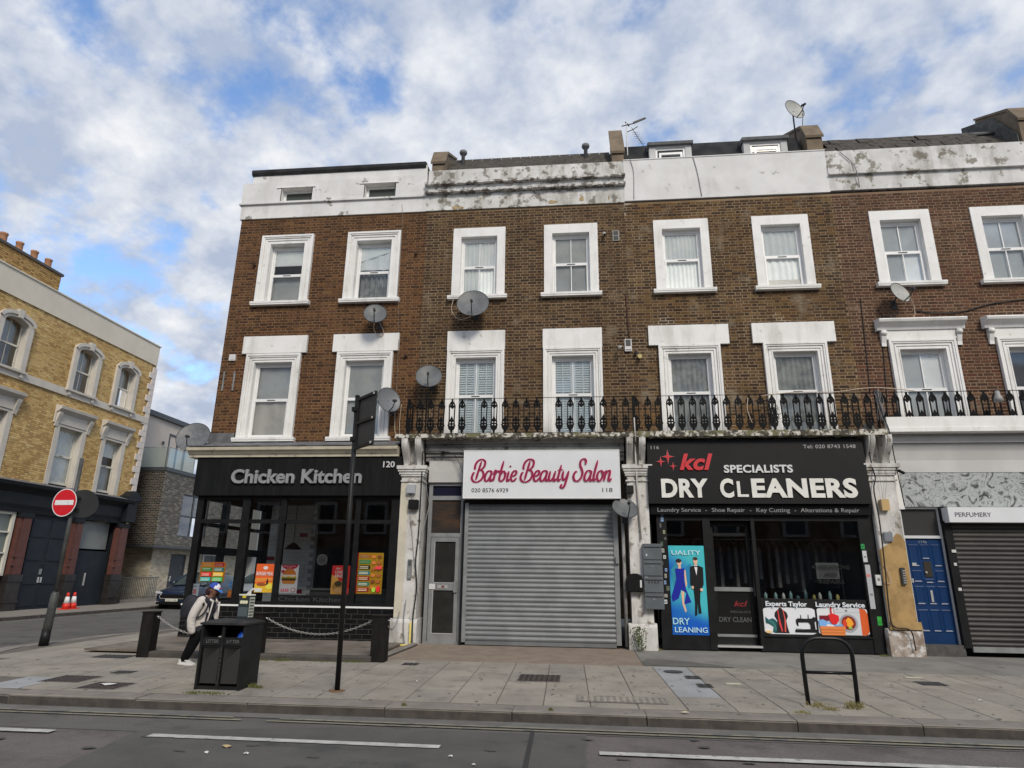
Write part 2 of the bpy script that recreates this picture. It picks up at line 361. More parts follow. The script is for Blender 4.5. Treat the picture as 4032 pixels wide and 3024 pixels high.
def slab(x0, x1, y0, y1, m, dz=0.0, nm='paving_slab', skew=0.0):
    g_ = .004; b = MB(); z = lambda y: gz(y) + dz; sx = lambda x, y: x + skew * (y + 4.5)
    b.faces([(sx(x0 + g_, y0), y0 + g_, z(y0)), (sx(x1 - g_, y0), y0 + g_, z(y0)), (sx(x1 - g_, y1), y1 - g_, z(y1)), (sx(x0 + g_, y1), y1 - g_, z(y1)), (sx(x0, y0), y0, z(y0) - .012), (sx(x1, y0), y0, z(y0) - .012), (sx(x1, y1), y1, z(y1) - .012), (sx(x0, y1), y1, z(y1) - .012)], [(0, 1, 2, 3), (0, 4, 5, 1), (1, 5, 6, 2), (2, 6, 7, 3), (3, 7, 4, 0)])
    return b.build(nm, m, PAVE, False)
cx = -13.98
while cx < 13.5:
    w_ = .553; ys_ = [-6.09, -5.36 + random.uniform(-.1, .06), -4.50 + random.uniform(-.1, .08), -3.68 + random.uniform(-.07, .06), -2.78]
    if cx < -7.3: ys_ = [-6.09, -5.3, -4.5, -3.7, -2.9, -2.1, -1.3, -.5, .3, 1.1, 1.9, 2.6]
    for a, b in zip(ys_, ys_[1:]):
        if all(inside(px, py) for px in (cx, cx + w_) for py in (a, b)):
            mm = random.choice(slabs)
            if 1.15 < cx + w_ / 2 < 1.75 and a > -5.6 and b < -2.4: mm = blue_slab
            if cx < -5.5 and random.random() < .06: mm = blue_slab
            slab(cx, cx + w_, a, b, mm, random.uniform(-.002, .002), skew=-.02 if cx > -7.3 else 0.0)
    cx += w_ + .009
# forecourts
slab(-3.62, 1.02, -2.77, -.40, mat('brown_gritty_tarmac', (.21, .165, .125), (.26, .208, .16), 3, rough=.97, bump=.8, bscale=45, stain=(.13, .10, .075), sscale=3, slo=.6, shi=.75), -.002, 'brown_forecourt')
slab(1.03, 6.6, -2.77, -.40, mat('worn_grey_concrete', (.235, .222, .198), (.185, .175, .155), 1.4, rough=.97, bump=.5, bscale=40, stain=(.13, .12, .105), sscale=1.6, slo=.58, shi=.72), -.001, 'concrete_forecourt')
slab(6.61, 14.4, -2.77, -.40, mat('grey_forecourt', (.22, .21, .19), (.17, .16, .145), 1.2, rough=.97, bump=.4, bscale=40, stain=(.10, .10, .095), sscale=2, slo=.58, shi=.7), -.0015, 'concrete_forecourt')
ob = MB(); ob.prism([(1.05, -2.70), (2.5, -2.70), (1.9, -2.1), (1.2, -1.75), (1.04, -2.2)], gz(-2.2) - .002, gz(-2.2) + .004, 'z'); ob.build('oil_stained_patch', mat('dark_concrete_patch', (.105, .10, .088), (.13, .125, .11), 3, rough=.95), PAVE)
ck = MB(); ck.prism([(-8.9, -2.86), (-3.66, -2.86), (-3.62, -.40), (-8.9, -.40)], gz(-2) + .02, gz(-2) + .055, 'z'); ck.build('raised_forecourt', mat('brown_stained_concrete', (.15, .125, .10), (.20, .17, .14), 2, rough=.95, bump=.4, bscale=40, stain=(.085, .075, .062), sscale=1.5, slo=.52, shi=.68), PAVE)
def stone_kerb(parent, pts, wid, ht, zb, m, nm='kerb_stone', seg=1.55, flip=1):
    for (x0, y0), (x1, y1) in zip(pts, pts[1:]):
        L_ = math.hypot(x1 - x0, y1 - y0); n = max(1, round(L_ / seg))
        cuts = [0] + sorted(min(.97, max(.03, (k + random.uniform(-.12, .12)) / n)) for k in range(1, n)) + [1]
        nx, ny = (y1 - y0) / L_ * flip, -(x1 - x0) / L_ * flip
        for a, b in zip(cuts, cuts[1:]):
            a_, b_ = a + .006 / L_, b - .006 / L_; e_ = .02; dz = random.uniform(-.006, .004)
            ax, ay, bx, by = x0 + (x1 - x0) * a_, y0 + (y1 - y0) * a_, x0 + (x1 - x0) * b_, y0 + (y1 - y0) * b_
            za, zb_ = ht(ay) + dz, ht(by) + dz; q = MB(); j1, j2 = random.uniform(-.008, .008), random.uniform(-.008, .008)
            q.faces([(ax + nx * j1, ay + ny * j1, zb), (bx + nx * j2, by + ny * j2, zb), (bx, by, zb_ - e_), (ax, ay, za - e_), (ax + nx * e_, ay + ny * e_, za), (bx + nx * e_, by + ny * e_, zb_), (bx + nx * wid, by + ny * wid, zb_), (ax + nx * wid, ay + ny * wid, za), (ax + nx * wid, ay + ny * wid, zb), (bx + nx * wid, by + ny * wid, zb)], [(0, 1, 2, 3), (3, 2, 5, 4), (4, 5, 6, 7), (0, 3, 4, 7, 8), (1, 9, 6, 5, 2), (7, 6, 9, 8)])
            o_ = q.build(nm, m, parent)
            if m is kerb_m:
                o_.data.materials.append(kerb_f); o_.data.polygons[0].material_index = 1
kb = MB(); kb.box(-7.0, 14.4, -6.2, -6.12, -.13, gz(-6.2) - .03); KERB = struct('kerb', kb, kerb_m)
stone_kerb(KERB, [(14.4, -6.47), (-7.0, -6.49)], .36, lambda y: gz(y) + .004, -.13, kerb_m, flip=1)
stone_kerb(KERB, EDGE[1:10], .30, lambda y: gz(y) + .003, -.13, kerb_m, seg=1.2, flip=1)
PL = MB(); PL.box(-7.7, -3.3, -2.95, -2.9, gz(-3) - .05, gz(-3) + .02); pk = PL.build('forecourt_edging', kerb_m, PAVE)
stone_kerb(pk, [(-3.50, -3.17), (-7.62, -3.27)], .17, lambda y: gz(y) + .095, gz(-3) - .03, mat('dark_edging_stone', (.085, .075, .065), (.06, .053, .047), 4, rough=.95, bump=.5, bscale=40), seg=1.3, flip=1)
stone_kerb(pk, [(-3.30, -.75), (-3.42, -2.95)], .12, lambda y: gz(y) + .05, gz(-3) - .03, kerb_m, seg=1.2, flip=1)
# far side of the side street
fp = MB(); fp.box(-21.5, -18.05, -7, 60, -.13, .0); FP = struct('far_pavement', fp, far_pave)
stone_kerb(FP, [(-17.9, -6), (-17.9, 40)], .25, lambda y: .006, -.13, kerb_m, seg=1.4, flip=-1)
fy = MB(); fy.box(-17.55, -17.47, 0, 12, RZ + .004, RZ + .008); fy.build('yellow_line', yelm, SROAD)

# ================================================================== covers in the pavement
castm = mat('rusty_cast_iron', (.085, .062, .055), (.055, .045, .042), 14, rough=.8, bump=.8, bscale=90); castd = mat('dark_cast_iron', (.05, .05, .05), (.07, .07, .068), 14, rough=.8, bump=.8, bscale=90)
def cover(x0, x1, y0, y1, m, label, rim=.03, dz=.004):
    t = thing('manhole_cover', label, 'manhole cover', ((x0 + x1) / 2, (y0 + y1) / 2, gz((y0 + y1) / 2)))
    def sh(a, b, c, d, z): return [(a, c, gz(c) + z), (b, c, gz(c) + z), (b, d, gz(d) + z), (a, d, gz(d) + z)]
    MB().poly(sh(x0 - rim, x1 + rim, y0 - rim, y1 + rim, dz)).build('frame', MATS['granite_kerb'], t); MB().poly(sh(x0, x1, y0, y1, dz + .003)).build('lid', m, t)
    r_ = MB(); nx = int((x1 - x0) / .075); ny = max(2, int((y1 - y0) / .075))
    for i in range(nx):
        for j in range(ny):
            a = x0 + (i + .25) * (x1 - x0) / nx; b = y0 + (j + .25) * (y1 - y0) / ny; r_.poly(sh(a, a + .5 * (x1 - x0) / nx, b, b + .5 * (y1 - y0) / ny, dz + .008))
    q_ = r_.build('tread', m, t); q_['kind'] = 'stuff'
cover(-.92, -.32, -4.50, -3.95, castm, 'rusty rectangular iron cover in the middle of the pavement')
cover(-.04, 1.0, -5.80, -5.45, slabs[2], 'long stone filled recessed cover near the kerb', .035)
cover(-7.35, -6.80, -5.62, -5.15, castm, 'rusty iron cover near the left corner, farther from the kerb'); cover(-6.52, -6.0, -6.0, -5.56, castm, 'rusty iron cover with white paper on it near the left kerb')
cover(1.54, 1.76, -3.92, -3.66, castd, 'small square dark cover nearest the shop in the blue slabs', .01); cover(1.60, 1.80, -4.60, -4.33, castd, 'small square dark cover nearest the kerb in the blue slabs', .01)
t = thing('manhole_cover', 'small round dark cover set in blue grey slabs', 'manhole cover', (1.43, -3.28, gz(-3.28))); m = MB(); m.poly([(1.43 + .15 * math.cos(a), -3.28 + .16 * math.sin(a), gz(-3.28) + .006) for a in np.linspace(0, 6.283, 25)[:-1]]); m.build('lid', castd, t)
cover(-2.93, -2.68, -3.34, -3.12, castd, 'small dark cover left of the brown forecourt', .01); cover(4.85, 5.2, -3.9, -3.6, castd, 'dark cover on the pavement before the blue door', .01)
cover(-8.3, -7.7, -3.45, -3.1, castd, 'dark cover beside the no entry sign pole', .01); cover(-6.9, -6.6, -4.85, -4.65, castd, 'small dark cover left of the litter bin', .01)
MB_ = MB(); MB_.box(4.9, 5.15, -3.3, -3.18, gz(-3.2) + .002, gz(-3.2) + .006); one('inspection_plate', MB_, mat('cream_plate', (.5, .47, .36), rough=.8), 'small cream plate in the pavement at right', 'plate')
MB_ = MB(); MB_.box(2.03, 2.23, -4.32, -4.2, gz(-4.2) + .003, gz(-4.2) + .009); one('inspection_plate', MB_, MATS['cream_plate'], 'small cream plate in the pavement beside the blue slabs', 'plate')
# litter
def scrap(x, y, z, s, m, label, group=None):
    a = MB(); n = 9; pts = [(x + s * random.uniform(.6, 1.1) * math.cos(t), y + s * random.uniform(.35, .7) * math.sin(t), z + random.uniform(.002, .018)) for t in np.linspace(0, 6.28, n + 1)[:-1]]; c = (x, y, z + .022)
    a.faces([c] + pts, [(0, k + 1, (k + 1) % n + 1) for k in range(n)]); return one('litter_scrap', a, m, label, 'litter', group)
pw = mat('crumpled_paper', (.62, .61, .58), (.5, .49, .46), 20, rough=.9)
scrap(-6.26, -5.75, gz(-5.7) + .01, .13, pw, 'white paper lying on the rusty cover at the left kerb')
leafm = mat('dry_leaf', (.40, .31, .16), rough=.9); scrap(-3.35, -7.98, RZ + .012, .06, leafm, 'dry brown leaf on the road below the white line')
for x, y in ((-3.42, -8.22), (-3.05, -8.2), (-1.2, -8.02), (-.95, -8.25)): scrap(x, y, RZ + .012, .025, pw, 'tiny white scrap of litter on the road', 'tiny scraps on the road')
for x, y, l in ((-2.3, -4.85, 'tiny white scrap on the slabs before the salon door'), (5.0, -5.0, 'tiny white scrap on the pavement at the right'), (1.15, -6.3, 'pale yellow paint splash on the kerb before the dry cleaners')): scrap(x, y, gz(y) + .005, .03 if 'scrap' in l else .07, pw if 'white' in l else mat('pale_splash', (.6, .55, .36), rough=.8), l)
# chewing gum and dirt spots trodden into the slabs
gs = MB()
for k in range(420):
    x, y = random.uniform(-9, 9), random.uniform(-6.4, -2.9); r_ = random.uniform(.008, .022); z_ = gz(y) + .0065 + k * 1e-6
    gs.poly([(x + r_ * math.cos(a) * random.uniform(.8, 1.2), y + r_ * math.sin(a) * random.uniform(.8, 1.2), z_) for a in np.linspace(0, 6.28, 8)[:-1]])
q = gs.build('gum_spots', mat('trodden_gum', (.13, .115, .10), (.20, .18, .155), 3, rough=.9), PAVE, False); q['kind'] = 'stuff'
# grass and moss in the joints
gm_ = mat('weed_green', (.075, .10, .025), (.13, .125, .04), 20, rough=.8); gy_ = mat('dry_grass', (.24, .20, .08), (.16, .15, .06), 20, rough=.8)
def tuft(mb, x, y, n, r, h_):
    for k in range(n):
        a = random.uniform(0, 6.28); d = random.uniform(0, r); px, py = x + d * math.cos(a), y + d * math.sin(a) * .4; hh = h_ * random.uniform(.4, 1); lx, ly = random.uniform(-.6, .6) * hh, random.uniform(-.5, .5) * hh; w_ = .004; z = gz(py)
        mb.poly([(px - w_, py, z), (px + w_, py, z), (px + lx * .5 + w_ * .7, py + ly * .5, z + hh * .7), (px + lx, py + ly, z + hh)])
gr = MB()
for x, y, n, r, h_ in ((-4.85, -6.07, 120, .16, .035), (-4.6, -6.07, 110, .16, .035), (-4.40, -5.55, 170, .16, .06), (-4.25, -5.6, 90, .1, .04), (-3.78, -3.18, 150, .2, .05), (-4.3, -3.18, 140, .3, .04), (-5.0, -3.25, 90, .15, .06), (-5.4, -3.25, 90, .2, .04), (-2.07, -6.38, 60, .03, .04), (-.36, -6.38, 60, .03, .04), (5.7, -.72, 60, .12, .05)): tuft(gr, x, y, n, r, h_)
o = gr.build('grass_tufts', gm_, None, False); o['kind'] = 'stuff'; tag(o, 'green grass and moss growing in the pavement joints', 'grass')
gr = MB()
for x, y, n, r, h_ in ((2.78, -5.72, 90, .12, .07), (2.9, -5.85, 60, .1, .05), (3.2, -5.72, 130, .12, .09), (2.5, -6.07, 60, .1, .04), (1.5, -.66, 60, .08, .06)): tuft(gr, x, y, n, r, h_)
o = gr.build('dry_grass_tufts', gy_, None, False); o['kind'] = 'stuff'; tag(o, 'dry grass growing round the cycle stand feet', 'grass')
# ================================================================== common materials
white = mat('white_paint', (0.80, 0.79, 0.765), (0.74, 0.73, 0.70), 2.5, rough=0.6, bump=0.15, bscale=40, stain=(0.40, 0.38, 0.35), sscale=5.0, slo=0.635, shi=0.74, soot=(2.6, .50, .72, .2, (.80, .79, .77)))
pvc = mat('white_upvc', (0.80, 0.80, 0.785), (0.75, 0.745, 0.73), 6, rough=0.35)
render_new = mat('white_render', (0.72, 0.71, 0.69), (0.64, 0.63, 0.61), 1.6, rough=0.85, bump=0.25, bscale=25, stain=(0.36, 0.35, 0.33), sscale=3.2, slo=0.625, shi=0.70, soot=(1.6, .54, .78, .22, (.78, .77, .75)))
render_old = mat('weathered_white_render', (0.70, 0.69, 0.665), (0.56, 0.55, 0.52), 1.5, rough=0.9, bump=0.5, bscale=18, stain=(0.24, 0.22, 0.19), sscale=4.6, slo=0.51, shi=0.60, soot=(2.2, .45, .65, .25, (.6, .58, .54)))
dirt_mould = mat('blackened_moulding', (0.58, 0.57, 0.55), (0.15, 0.13, 0.11), 5.5, lo=0.44, hi=0.60, rough=0.95, bump=0.6, bscale=25, zscale=0.4)
slab_m = mat('mossy_painted_slab', (0.60, 0.57, 0.50), (0.07, 0.062, 0.048), 11, lo=0.42, hi=0.54, rough=0.95, bump=0.7, bscale=30, stain=(0.16, 0.15, 0.08), sscale=4, slo=0.52, shi=0.62)
grey_paint = mat('grey_weathered_paint', (0.30, 0.30, 0.29), (0.20, 0.20, 0.19), 3, rough=0.8, stain=(0.08, 0.08, 0.075), sscale=6, slo=0.56, shi=0.7)
cream = mat('cream_paint', (0.66, 0.61, 0.47), (0.55, 0.50, 0.39), 3, rough=0.7, stain=(0.20, 0.18, 0.15), sscale=6, slo=0.60, shi=0.70)
black_paint = mat('black_paint', (0.006, 0.006, 0.0065), (0.010, 0.010, 0.0105), 4, rough=0.55, spec=.2)
lead = mat('lead_flashing', (0.10, 0.10, 0.105), (0.16, 0.16, 0.165), 5, rough=0.7)
felt = mat('dark_roofing_felt', (0.020, 0.021, 0.023), (0.038, 0.038, 0.039), 3, rough=0.85, spec=.2)
slate = mat('brown_grey_slate', (0.045, 0.040, 0.035), (0.085, 0.075, 0.062), 7, rough=0.85, spec=.2)
stone = mat('tan_rendered_stack', (0.20, 0.152, 0.102), (0.14, 0.108, 0.075), 3, rough=0.9, bump=0.5, bscale=25)
dark_in = mat('dark_interior', (0.016, 0.016, 0.017), rough=0.9)
room_in = mat('dim_room', (0.07, 0.07, 0.07), rough=0.9)
net = mat('net_curtain', (0.90, 0.91, 0.88), (0.80, 0.83, 0.81), 3, rough=0.9)
palem = mat('grey_blind', (0.52, 0.525, 0.50), (0.41, 0.42, 0.41), 2, rough=0.8)
greyl = mat('light_grey_blind', (0.62, 0.64, 0.64), (0.54, 0.56, 0.56), 2, rough=0.8)
sheetm = mat('grey_sheet', (0.64, 0.61, 0.55), (0.50, 0.48, 0.43), 2, rough=0.9)
curt = mat('dim_curtain', (0.44, 0.45, 0.42), (0.26, 0.27, 0.26), 5, rough=0.9)
louv = mat('white_louvre', (0.80, 0.86, 0.88), (0.74, 0.81, 0.83), 4, rough=0.5)
wglass = glass('window_glass', (0.97, 0.98, 0.97), 0.75)
iron = mat('black_ironwork', (0.004, 0.004, 0.0045), rough=0.6, spec=.15)
seal = mat('dark_rubber', (0.03, 0.03, 0.03), rough=0.8)
dish_m = mat('grey_dish_steel', (0.105, 0.11, 0.112), (0.145, 0.15, 0.152), 4, rough=0.5, stain=(0.10, 0.10, 0.10), sscale=7, slo=0.6, shi=0.75)
dark_steel = mat('dark_steel', (0.035, 0.035, 0.037), rough=0.5)
cable_b = mat('black_cable', (0.012, 0.012, 0.012), rough=0.6); cable_t = mat('tan_cable', (0.50, 0.40, 0.30), rough=0.7); cable_g = mat('grey_cable', (0.25, 0.25, 0.25), rough=0.7)

def ring3(mb, ox0, ox1, oz0, oz1, a0, a1, y0, y1):
    mb.box(ox0 + a0, ox0 + a1, y0, y1, oz0, oz1 - a1); mb.box(ox1 - a1, ox1 - a0, y0, y1, oz0, oz1 - a1); mb.box(ox0 + a0, ox1 - a0, y0, y1, oz1 - a1, oz1 - a0)
def drape(x0, x1, z0, z1, y, amp=0.012, waves=9, top=None):
    m = MB(); n = waves * 6; P = []
    for i in range(n + 1):
        t = i / n; x = x0 + (x1 - x0) * t; dy = amp * math.sin(t * waves * 2 * math.pi + 0.6 * math.sin(t * 9))
        zt = z1 if top is None else top(t); P.append(((x, y + dy, z0), (x, y + dy * .8, zt)))
    for a, b in zip(P, P[1:]): m.poly([a[0], b[0], b[1], a[1]], True)
    return m
def backing(W, kind, x0, x1, z0, z1, zm, y):
    if kind == 'net': drape(x0, x1, z0, z1, y).build('curtain', net, W)
    elif kind == 'net2': drape(x0, x1, z0, z1, y, .014, 6).build('curtain', net, W); MB().box(x0 + .08, x1 - .05, y - .034, y - .022, z0 + .03, z0 + .22).build('storage_box', sheetm, W)
    elif kind == 'grey': MB().box(x0, x1, y, y + .01, z0, z1).build('blind', palem, W)
    elif kind == 'grey2': MB().box(x0, x1, y, y + .01, z0, z1).build('blind', greyl, W)
    elif kind == 'half': MB().box(x0, x1, y, y + .01, z1 - (z1 - zm) * .62, z1).build('blind', net, W); MB().box(x0, x1, y + .06, y + .07, z0, zm - .02).build('blind', palem, W)
    elif kind == 'lift':
        drape(x0, x1, z0, z1, y + .05, .03, 7).build('curtain', curt, W); drape(x0, x1, zm + .1, z1, y, .012, 3).build('curtain', net, W)
        m = MB(); m.prism([(x0, zm + .32), (x1, zm + .62), (x1, z1), (x0, z1)], y - .018, y - .014); m.build('blind', net, W)
    elif kind == 'sheet':
        drape(x0, x1, z0, zm, y, .015, 3).build('curtain', sheetm, W); MB().box(x0, x1, y + .03, y + .04, zm, z1).build('blind', palem, W)
    elif kind == 'louvre':
        MB().box(x0, x1, y + .042, y + .05, z0, z1).build('blind', net, W)  # pale backing sheet added to lighten the gaps between the louvre slats
        for a, b in ((x0, (x0 + x1) / 2 - .01), ((x0 + x1) / 2 + .01, x1)):
            m = MB(); m.box(a, a + .05, y, y + .03, z0, z1); m.box(b - .05, b, y, y + .03, z0, z1); m.box(a + .05, b - .05, y, y + .03, zm - .04, zm + .04); m.box((a + b) / 2 - .012, (a + b) / 2 + .012, y - .012, y - .002, z0, z1)
            q = m.build('shutter_blind', louv, W)
            sm = MB(); sm.faces([(a + .05, -.003, -.024), (b - .05, -.003, -.024), (b - .05, .025, .024), (a + .05, .025, .024), (a + .05, .003, -.026), (b - .05, .003, -.026), (b - .05, .031, .022), (a + .05, .031, .022)], [(0, 1, 2, 3), (4, 7, 6, 5), (0, 4, 5, 1), (2, 6, 7, 3)])
            me = sm.mesh('louvre_slat', louv); zz = z0 + .06
            big = MB()
            while zz < z1 - .04:
                if abs(zz - zm) > .06:
                    i0 = len(big.v); big.faces(sm.v, sm.f)
                    for k in range(i0, len(big.v)): big.v[k] = (big.v[k][0], big.v[k][1] + y, big.v[k][2] + zz)
                zz += .058
            big.build('louvre_slats', louv, W)
    elif kind == 'dimcurtain': drape(x0, x1, z0, z1, y + .01, .018, 8).build('curtain', curt, W)
    elif kind == 'dark': MB().box(x0, x1, y + .1, y + .11, z0, z1).build('blind', room_in, W)
def window(Hs, o, op, style, zm, bars, back, sill=None, lintel=None, depth=0.14, surround=None, frame_m=None, cornice=False, wname='window'):
    ox0, ox1, oz0, oz1 = o; x0, x1, z0, z1 = op; sm = surround or white; fm = frame_m or pvc
    m = MB()
    m.box(ox0, x0, -.035, depth + .06, oz0, oz1); m.box(x1, ox1, -.035, depth + .06, oz0, oz1); m.box(x0, x1, -.035, depth + .06, z1, oz1)
    wb = x0 - ox0
    if style == 'moulded':
        ring3(m, ox0, ox1, oz0, oz1, 0, .05, -.085, -.035); ring3(m, ox0, ox1, oz0, oz1, .05, .085, -.068, -.035)
        ring3(m, ox0, ox1, oz0, oz1, .115, .15, -.055, -.035); ring3(m, ox0, ox1, oz0, oz1, wb - .03, wb - .003, -.045, -.035)
    W = m.build(wname, sm, Hs)
    if sill is not None:
        s = MB(); s.box(ox0 - .08, ox1 + .07, -.13, depth, sill - .055, sill); s.box(ox0 - .075, ox1 + .065, -.12, depth, sill - .095, sill - .055); s.build('sill', sm, W)
    if lintel is not None:
        l = MB(); l.box(lintel[0], lintel[1], -.075, .05, lintel[2], lintel[3]); l.build('lintel', sm, W)
    f = MB(); yd = depth; t = .045
    f.box(x0, x0 + t, yd, yd + .07, z0, z1); f.box(x1 - t, x1, yd, yd + .07, z0, z1); f.box(x0 + t, x1 - t, yd, yd + .07, z1 - t - .02, z1); f.box(x0 + t, x1 - t, yd - .02, yd + .07, z0, z0 + t)
    a, b = x0 + t, x1 - t
    # top sash set back, lower sash proud
    f.box(a, b, yd - .012, yd + .045, zm - .04, zm + .03); u = .04
    f.box(a, a + .035, yd + .02, yd + .06, zm + .03, z1 - t - .02); f.box(b - .035, b, yd + .02, yd + .06, zm + .03, z1 - t - .02); f.box(a + .035, b - .035, yd + .02, yd + .06, z1 - t - .055, z1 - t - .02)
    f.box(a, a + u, yd - .014, yd + .04, z0 + t, zm - .04); f.box(b - u, b, yd - .014, yd + .04, z0 + t, zm - .04); f.box(a + u, b - u, yd - .014, yd + .04, z0 + t, z0 + t + .045)
    f.build('frame', fm, W)
    MB().box((a + b) / 2 - .10, (a + b) / 2 + .10, yd - .022, yd - .012, zm - .012, zm + .004).build('vent_slot', seal, W)
    xm = (a + b) / 2
    lights = [(a + .035, b - .035, zm + .03, z1 - t - .055, yd + .04), (a + u, b - u, z0 + t + .045, zm - .04, yd + .012)]
    for (p, q, c, d, yy) in lights:
        if bars:
            bm_ = MB(); bm_.box(xm - .011, xm + .011, yy - .012, yy + .012, c, d); bm_.build('glazing_bar', fm, W); sp = [(p, xm - .011), (xm + .011, q)]
        else: sp = [(p, q)]
        for (p2, q2) in sp: MB().poly([(p2, yy, c), (q2, yy, c), (q2, yy, d), (p2, yy, d)]).build('pane', wglass, W)
    backing(W, back, x0 + .02, x1 - .02, z0 + .02, z1 - .02, zm, yd + .062)
    return W
def scroll_bracket(mb, x0, x1, z0, z1, yb, proj):
    """S-shaped console seen from the side, extruded in x"""
    pts = []; h = z1 - z0
    for t in np.linspace(0, 1, 13):
        d = proj * (0.22 + 0.78 * (0.5 - 0.5 * math.cos(math.pi * min(1, t * 1.15))) ** 0.9); pts.append((yb - d, z0 + h * t))
    mb.prism([(yb, z0)] + pts + [(yb, z1)], x0, x1, 'x')

# ================================================================== the terrace: four houses
HX = [(-8.84, -3.80), (-3.80, 1.25), (1.25, 6.25), (6.25, 11.6)]
LAB = ['brown brick corner house with white parapet above the black chicken shop', 'brown brick terraced house with peeling white parapet above the pink lettered salon sign',
       'brown brick terraced house with two roof dormers above the dry cleaners', 'reddish brick terraced house at the right edge with corniced first floor windows and blue door']
HOUSES = [thing('terraced_house', LAB[i], 'house', ((a + b) / 2, 0, 0), 'terraced houses along the street') for i, (a, b) in enumerate(HX)]
PALS = [pal([(92, 64, 42), (80, 55, 37), (100, 70, 45), (70, 48, 33), (88, 60, 39), (108, 76, 48)], .26), pal([(80, 63, 45), (70, 54, 39), (90, 72, 50), (62, 48, 36), (100, 80, 54), (84, 62, 42)], .2),
        pal([(84, 65, 45), (74, 56, 39), (104, 80, 52), (66, 50, 37), (114, 90, 58), (92, 68, 44)], .2), pal([(88, 66, 49), (96, 70, 52), (76, 56, 42), (104, 76, 55), (90, 60, 46)], .18)]
MORT = [mat('brown_mortar', s2l((130, 99, 68)), s2l((108, 81, 54)), 1.5, rough=.95, bump=.4), mat('tan_mortar', s2l((138, 116, 90)), s2l((114, 92, 68)), 1.2, rough=.95, bump=.4),
        mat('pale_mortar', s2l((140, 120, 94)), s2l((114, 92, 66)), 1.1, rough=.95, bump=.4, stain=s2l((160, 148, 130)), sscale=1.2, slo=.58, shi=.68), mat('pink_mortar', s2l((140, 116, 94)), s2l((120, 96, 76)), 1.2, rough=.95, bump=.4)]
BM = [mat('brick_russet', (1, 1, 1), (1.28, 1.0, 0.82), .45, .5, .7, rough=.92, bump=.6, bscale=60, attr=True, soot=(1.1, .48, .70, .35, (.66, .66, .68))),
      mat('brick_stock_brown', (1, 1, 1), (1.2, 1.12, .95), .6, .45, .65, rough=.92, bump=.6, bscale=60, attr=True, stain=s2l((122, 110, 90)), sscale=1.8, slo=.56, shi=.72, soot=(1.1, .46, .68, .35, (.66, .66, .67))),
      mat('brick_stock_yellowish', (1, 1, 1), (1.22, 1.10, .86), .55, .42, .62, rough=.92, bump=.6, bscale=60, attr=True, stain=s2l((130, 118, 100)), sscale=1.6, slo=.53, shi=.70, soot=(1.1, .46, .68, .35, (.64, .64, .66))),
      mat('brick_red_brown', (1, 1, 1), (1.14, .90, .82), .45, .45, .65, rough=.92, bump=.6, bscale=60, attr=True, stain=s2l((128, 110, 94)), sscale=1.7, slo=.56, shi=.72, soot=(1.1, .47, .68, .35, (.66, .65, .66)))]
ZB, ZT = 4.20, 10.475
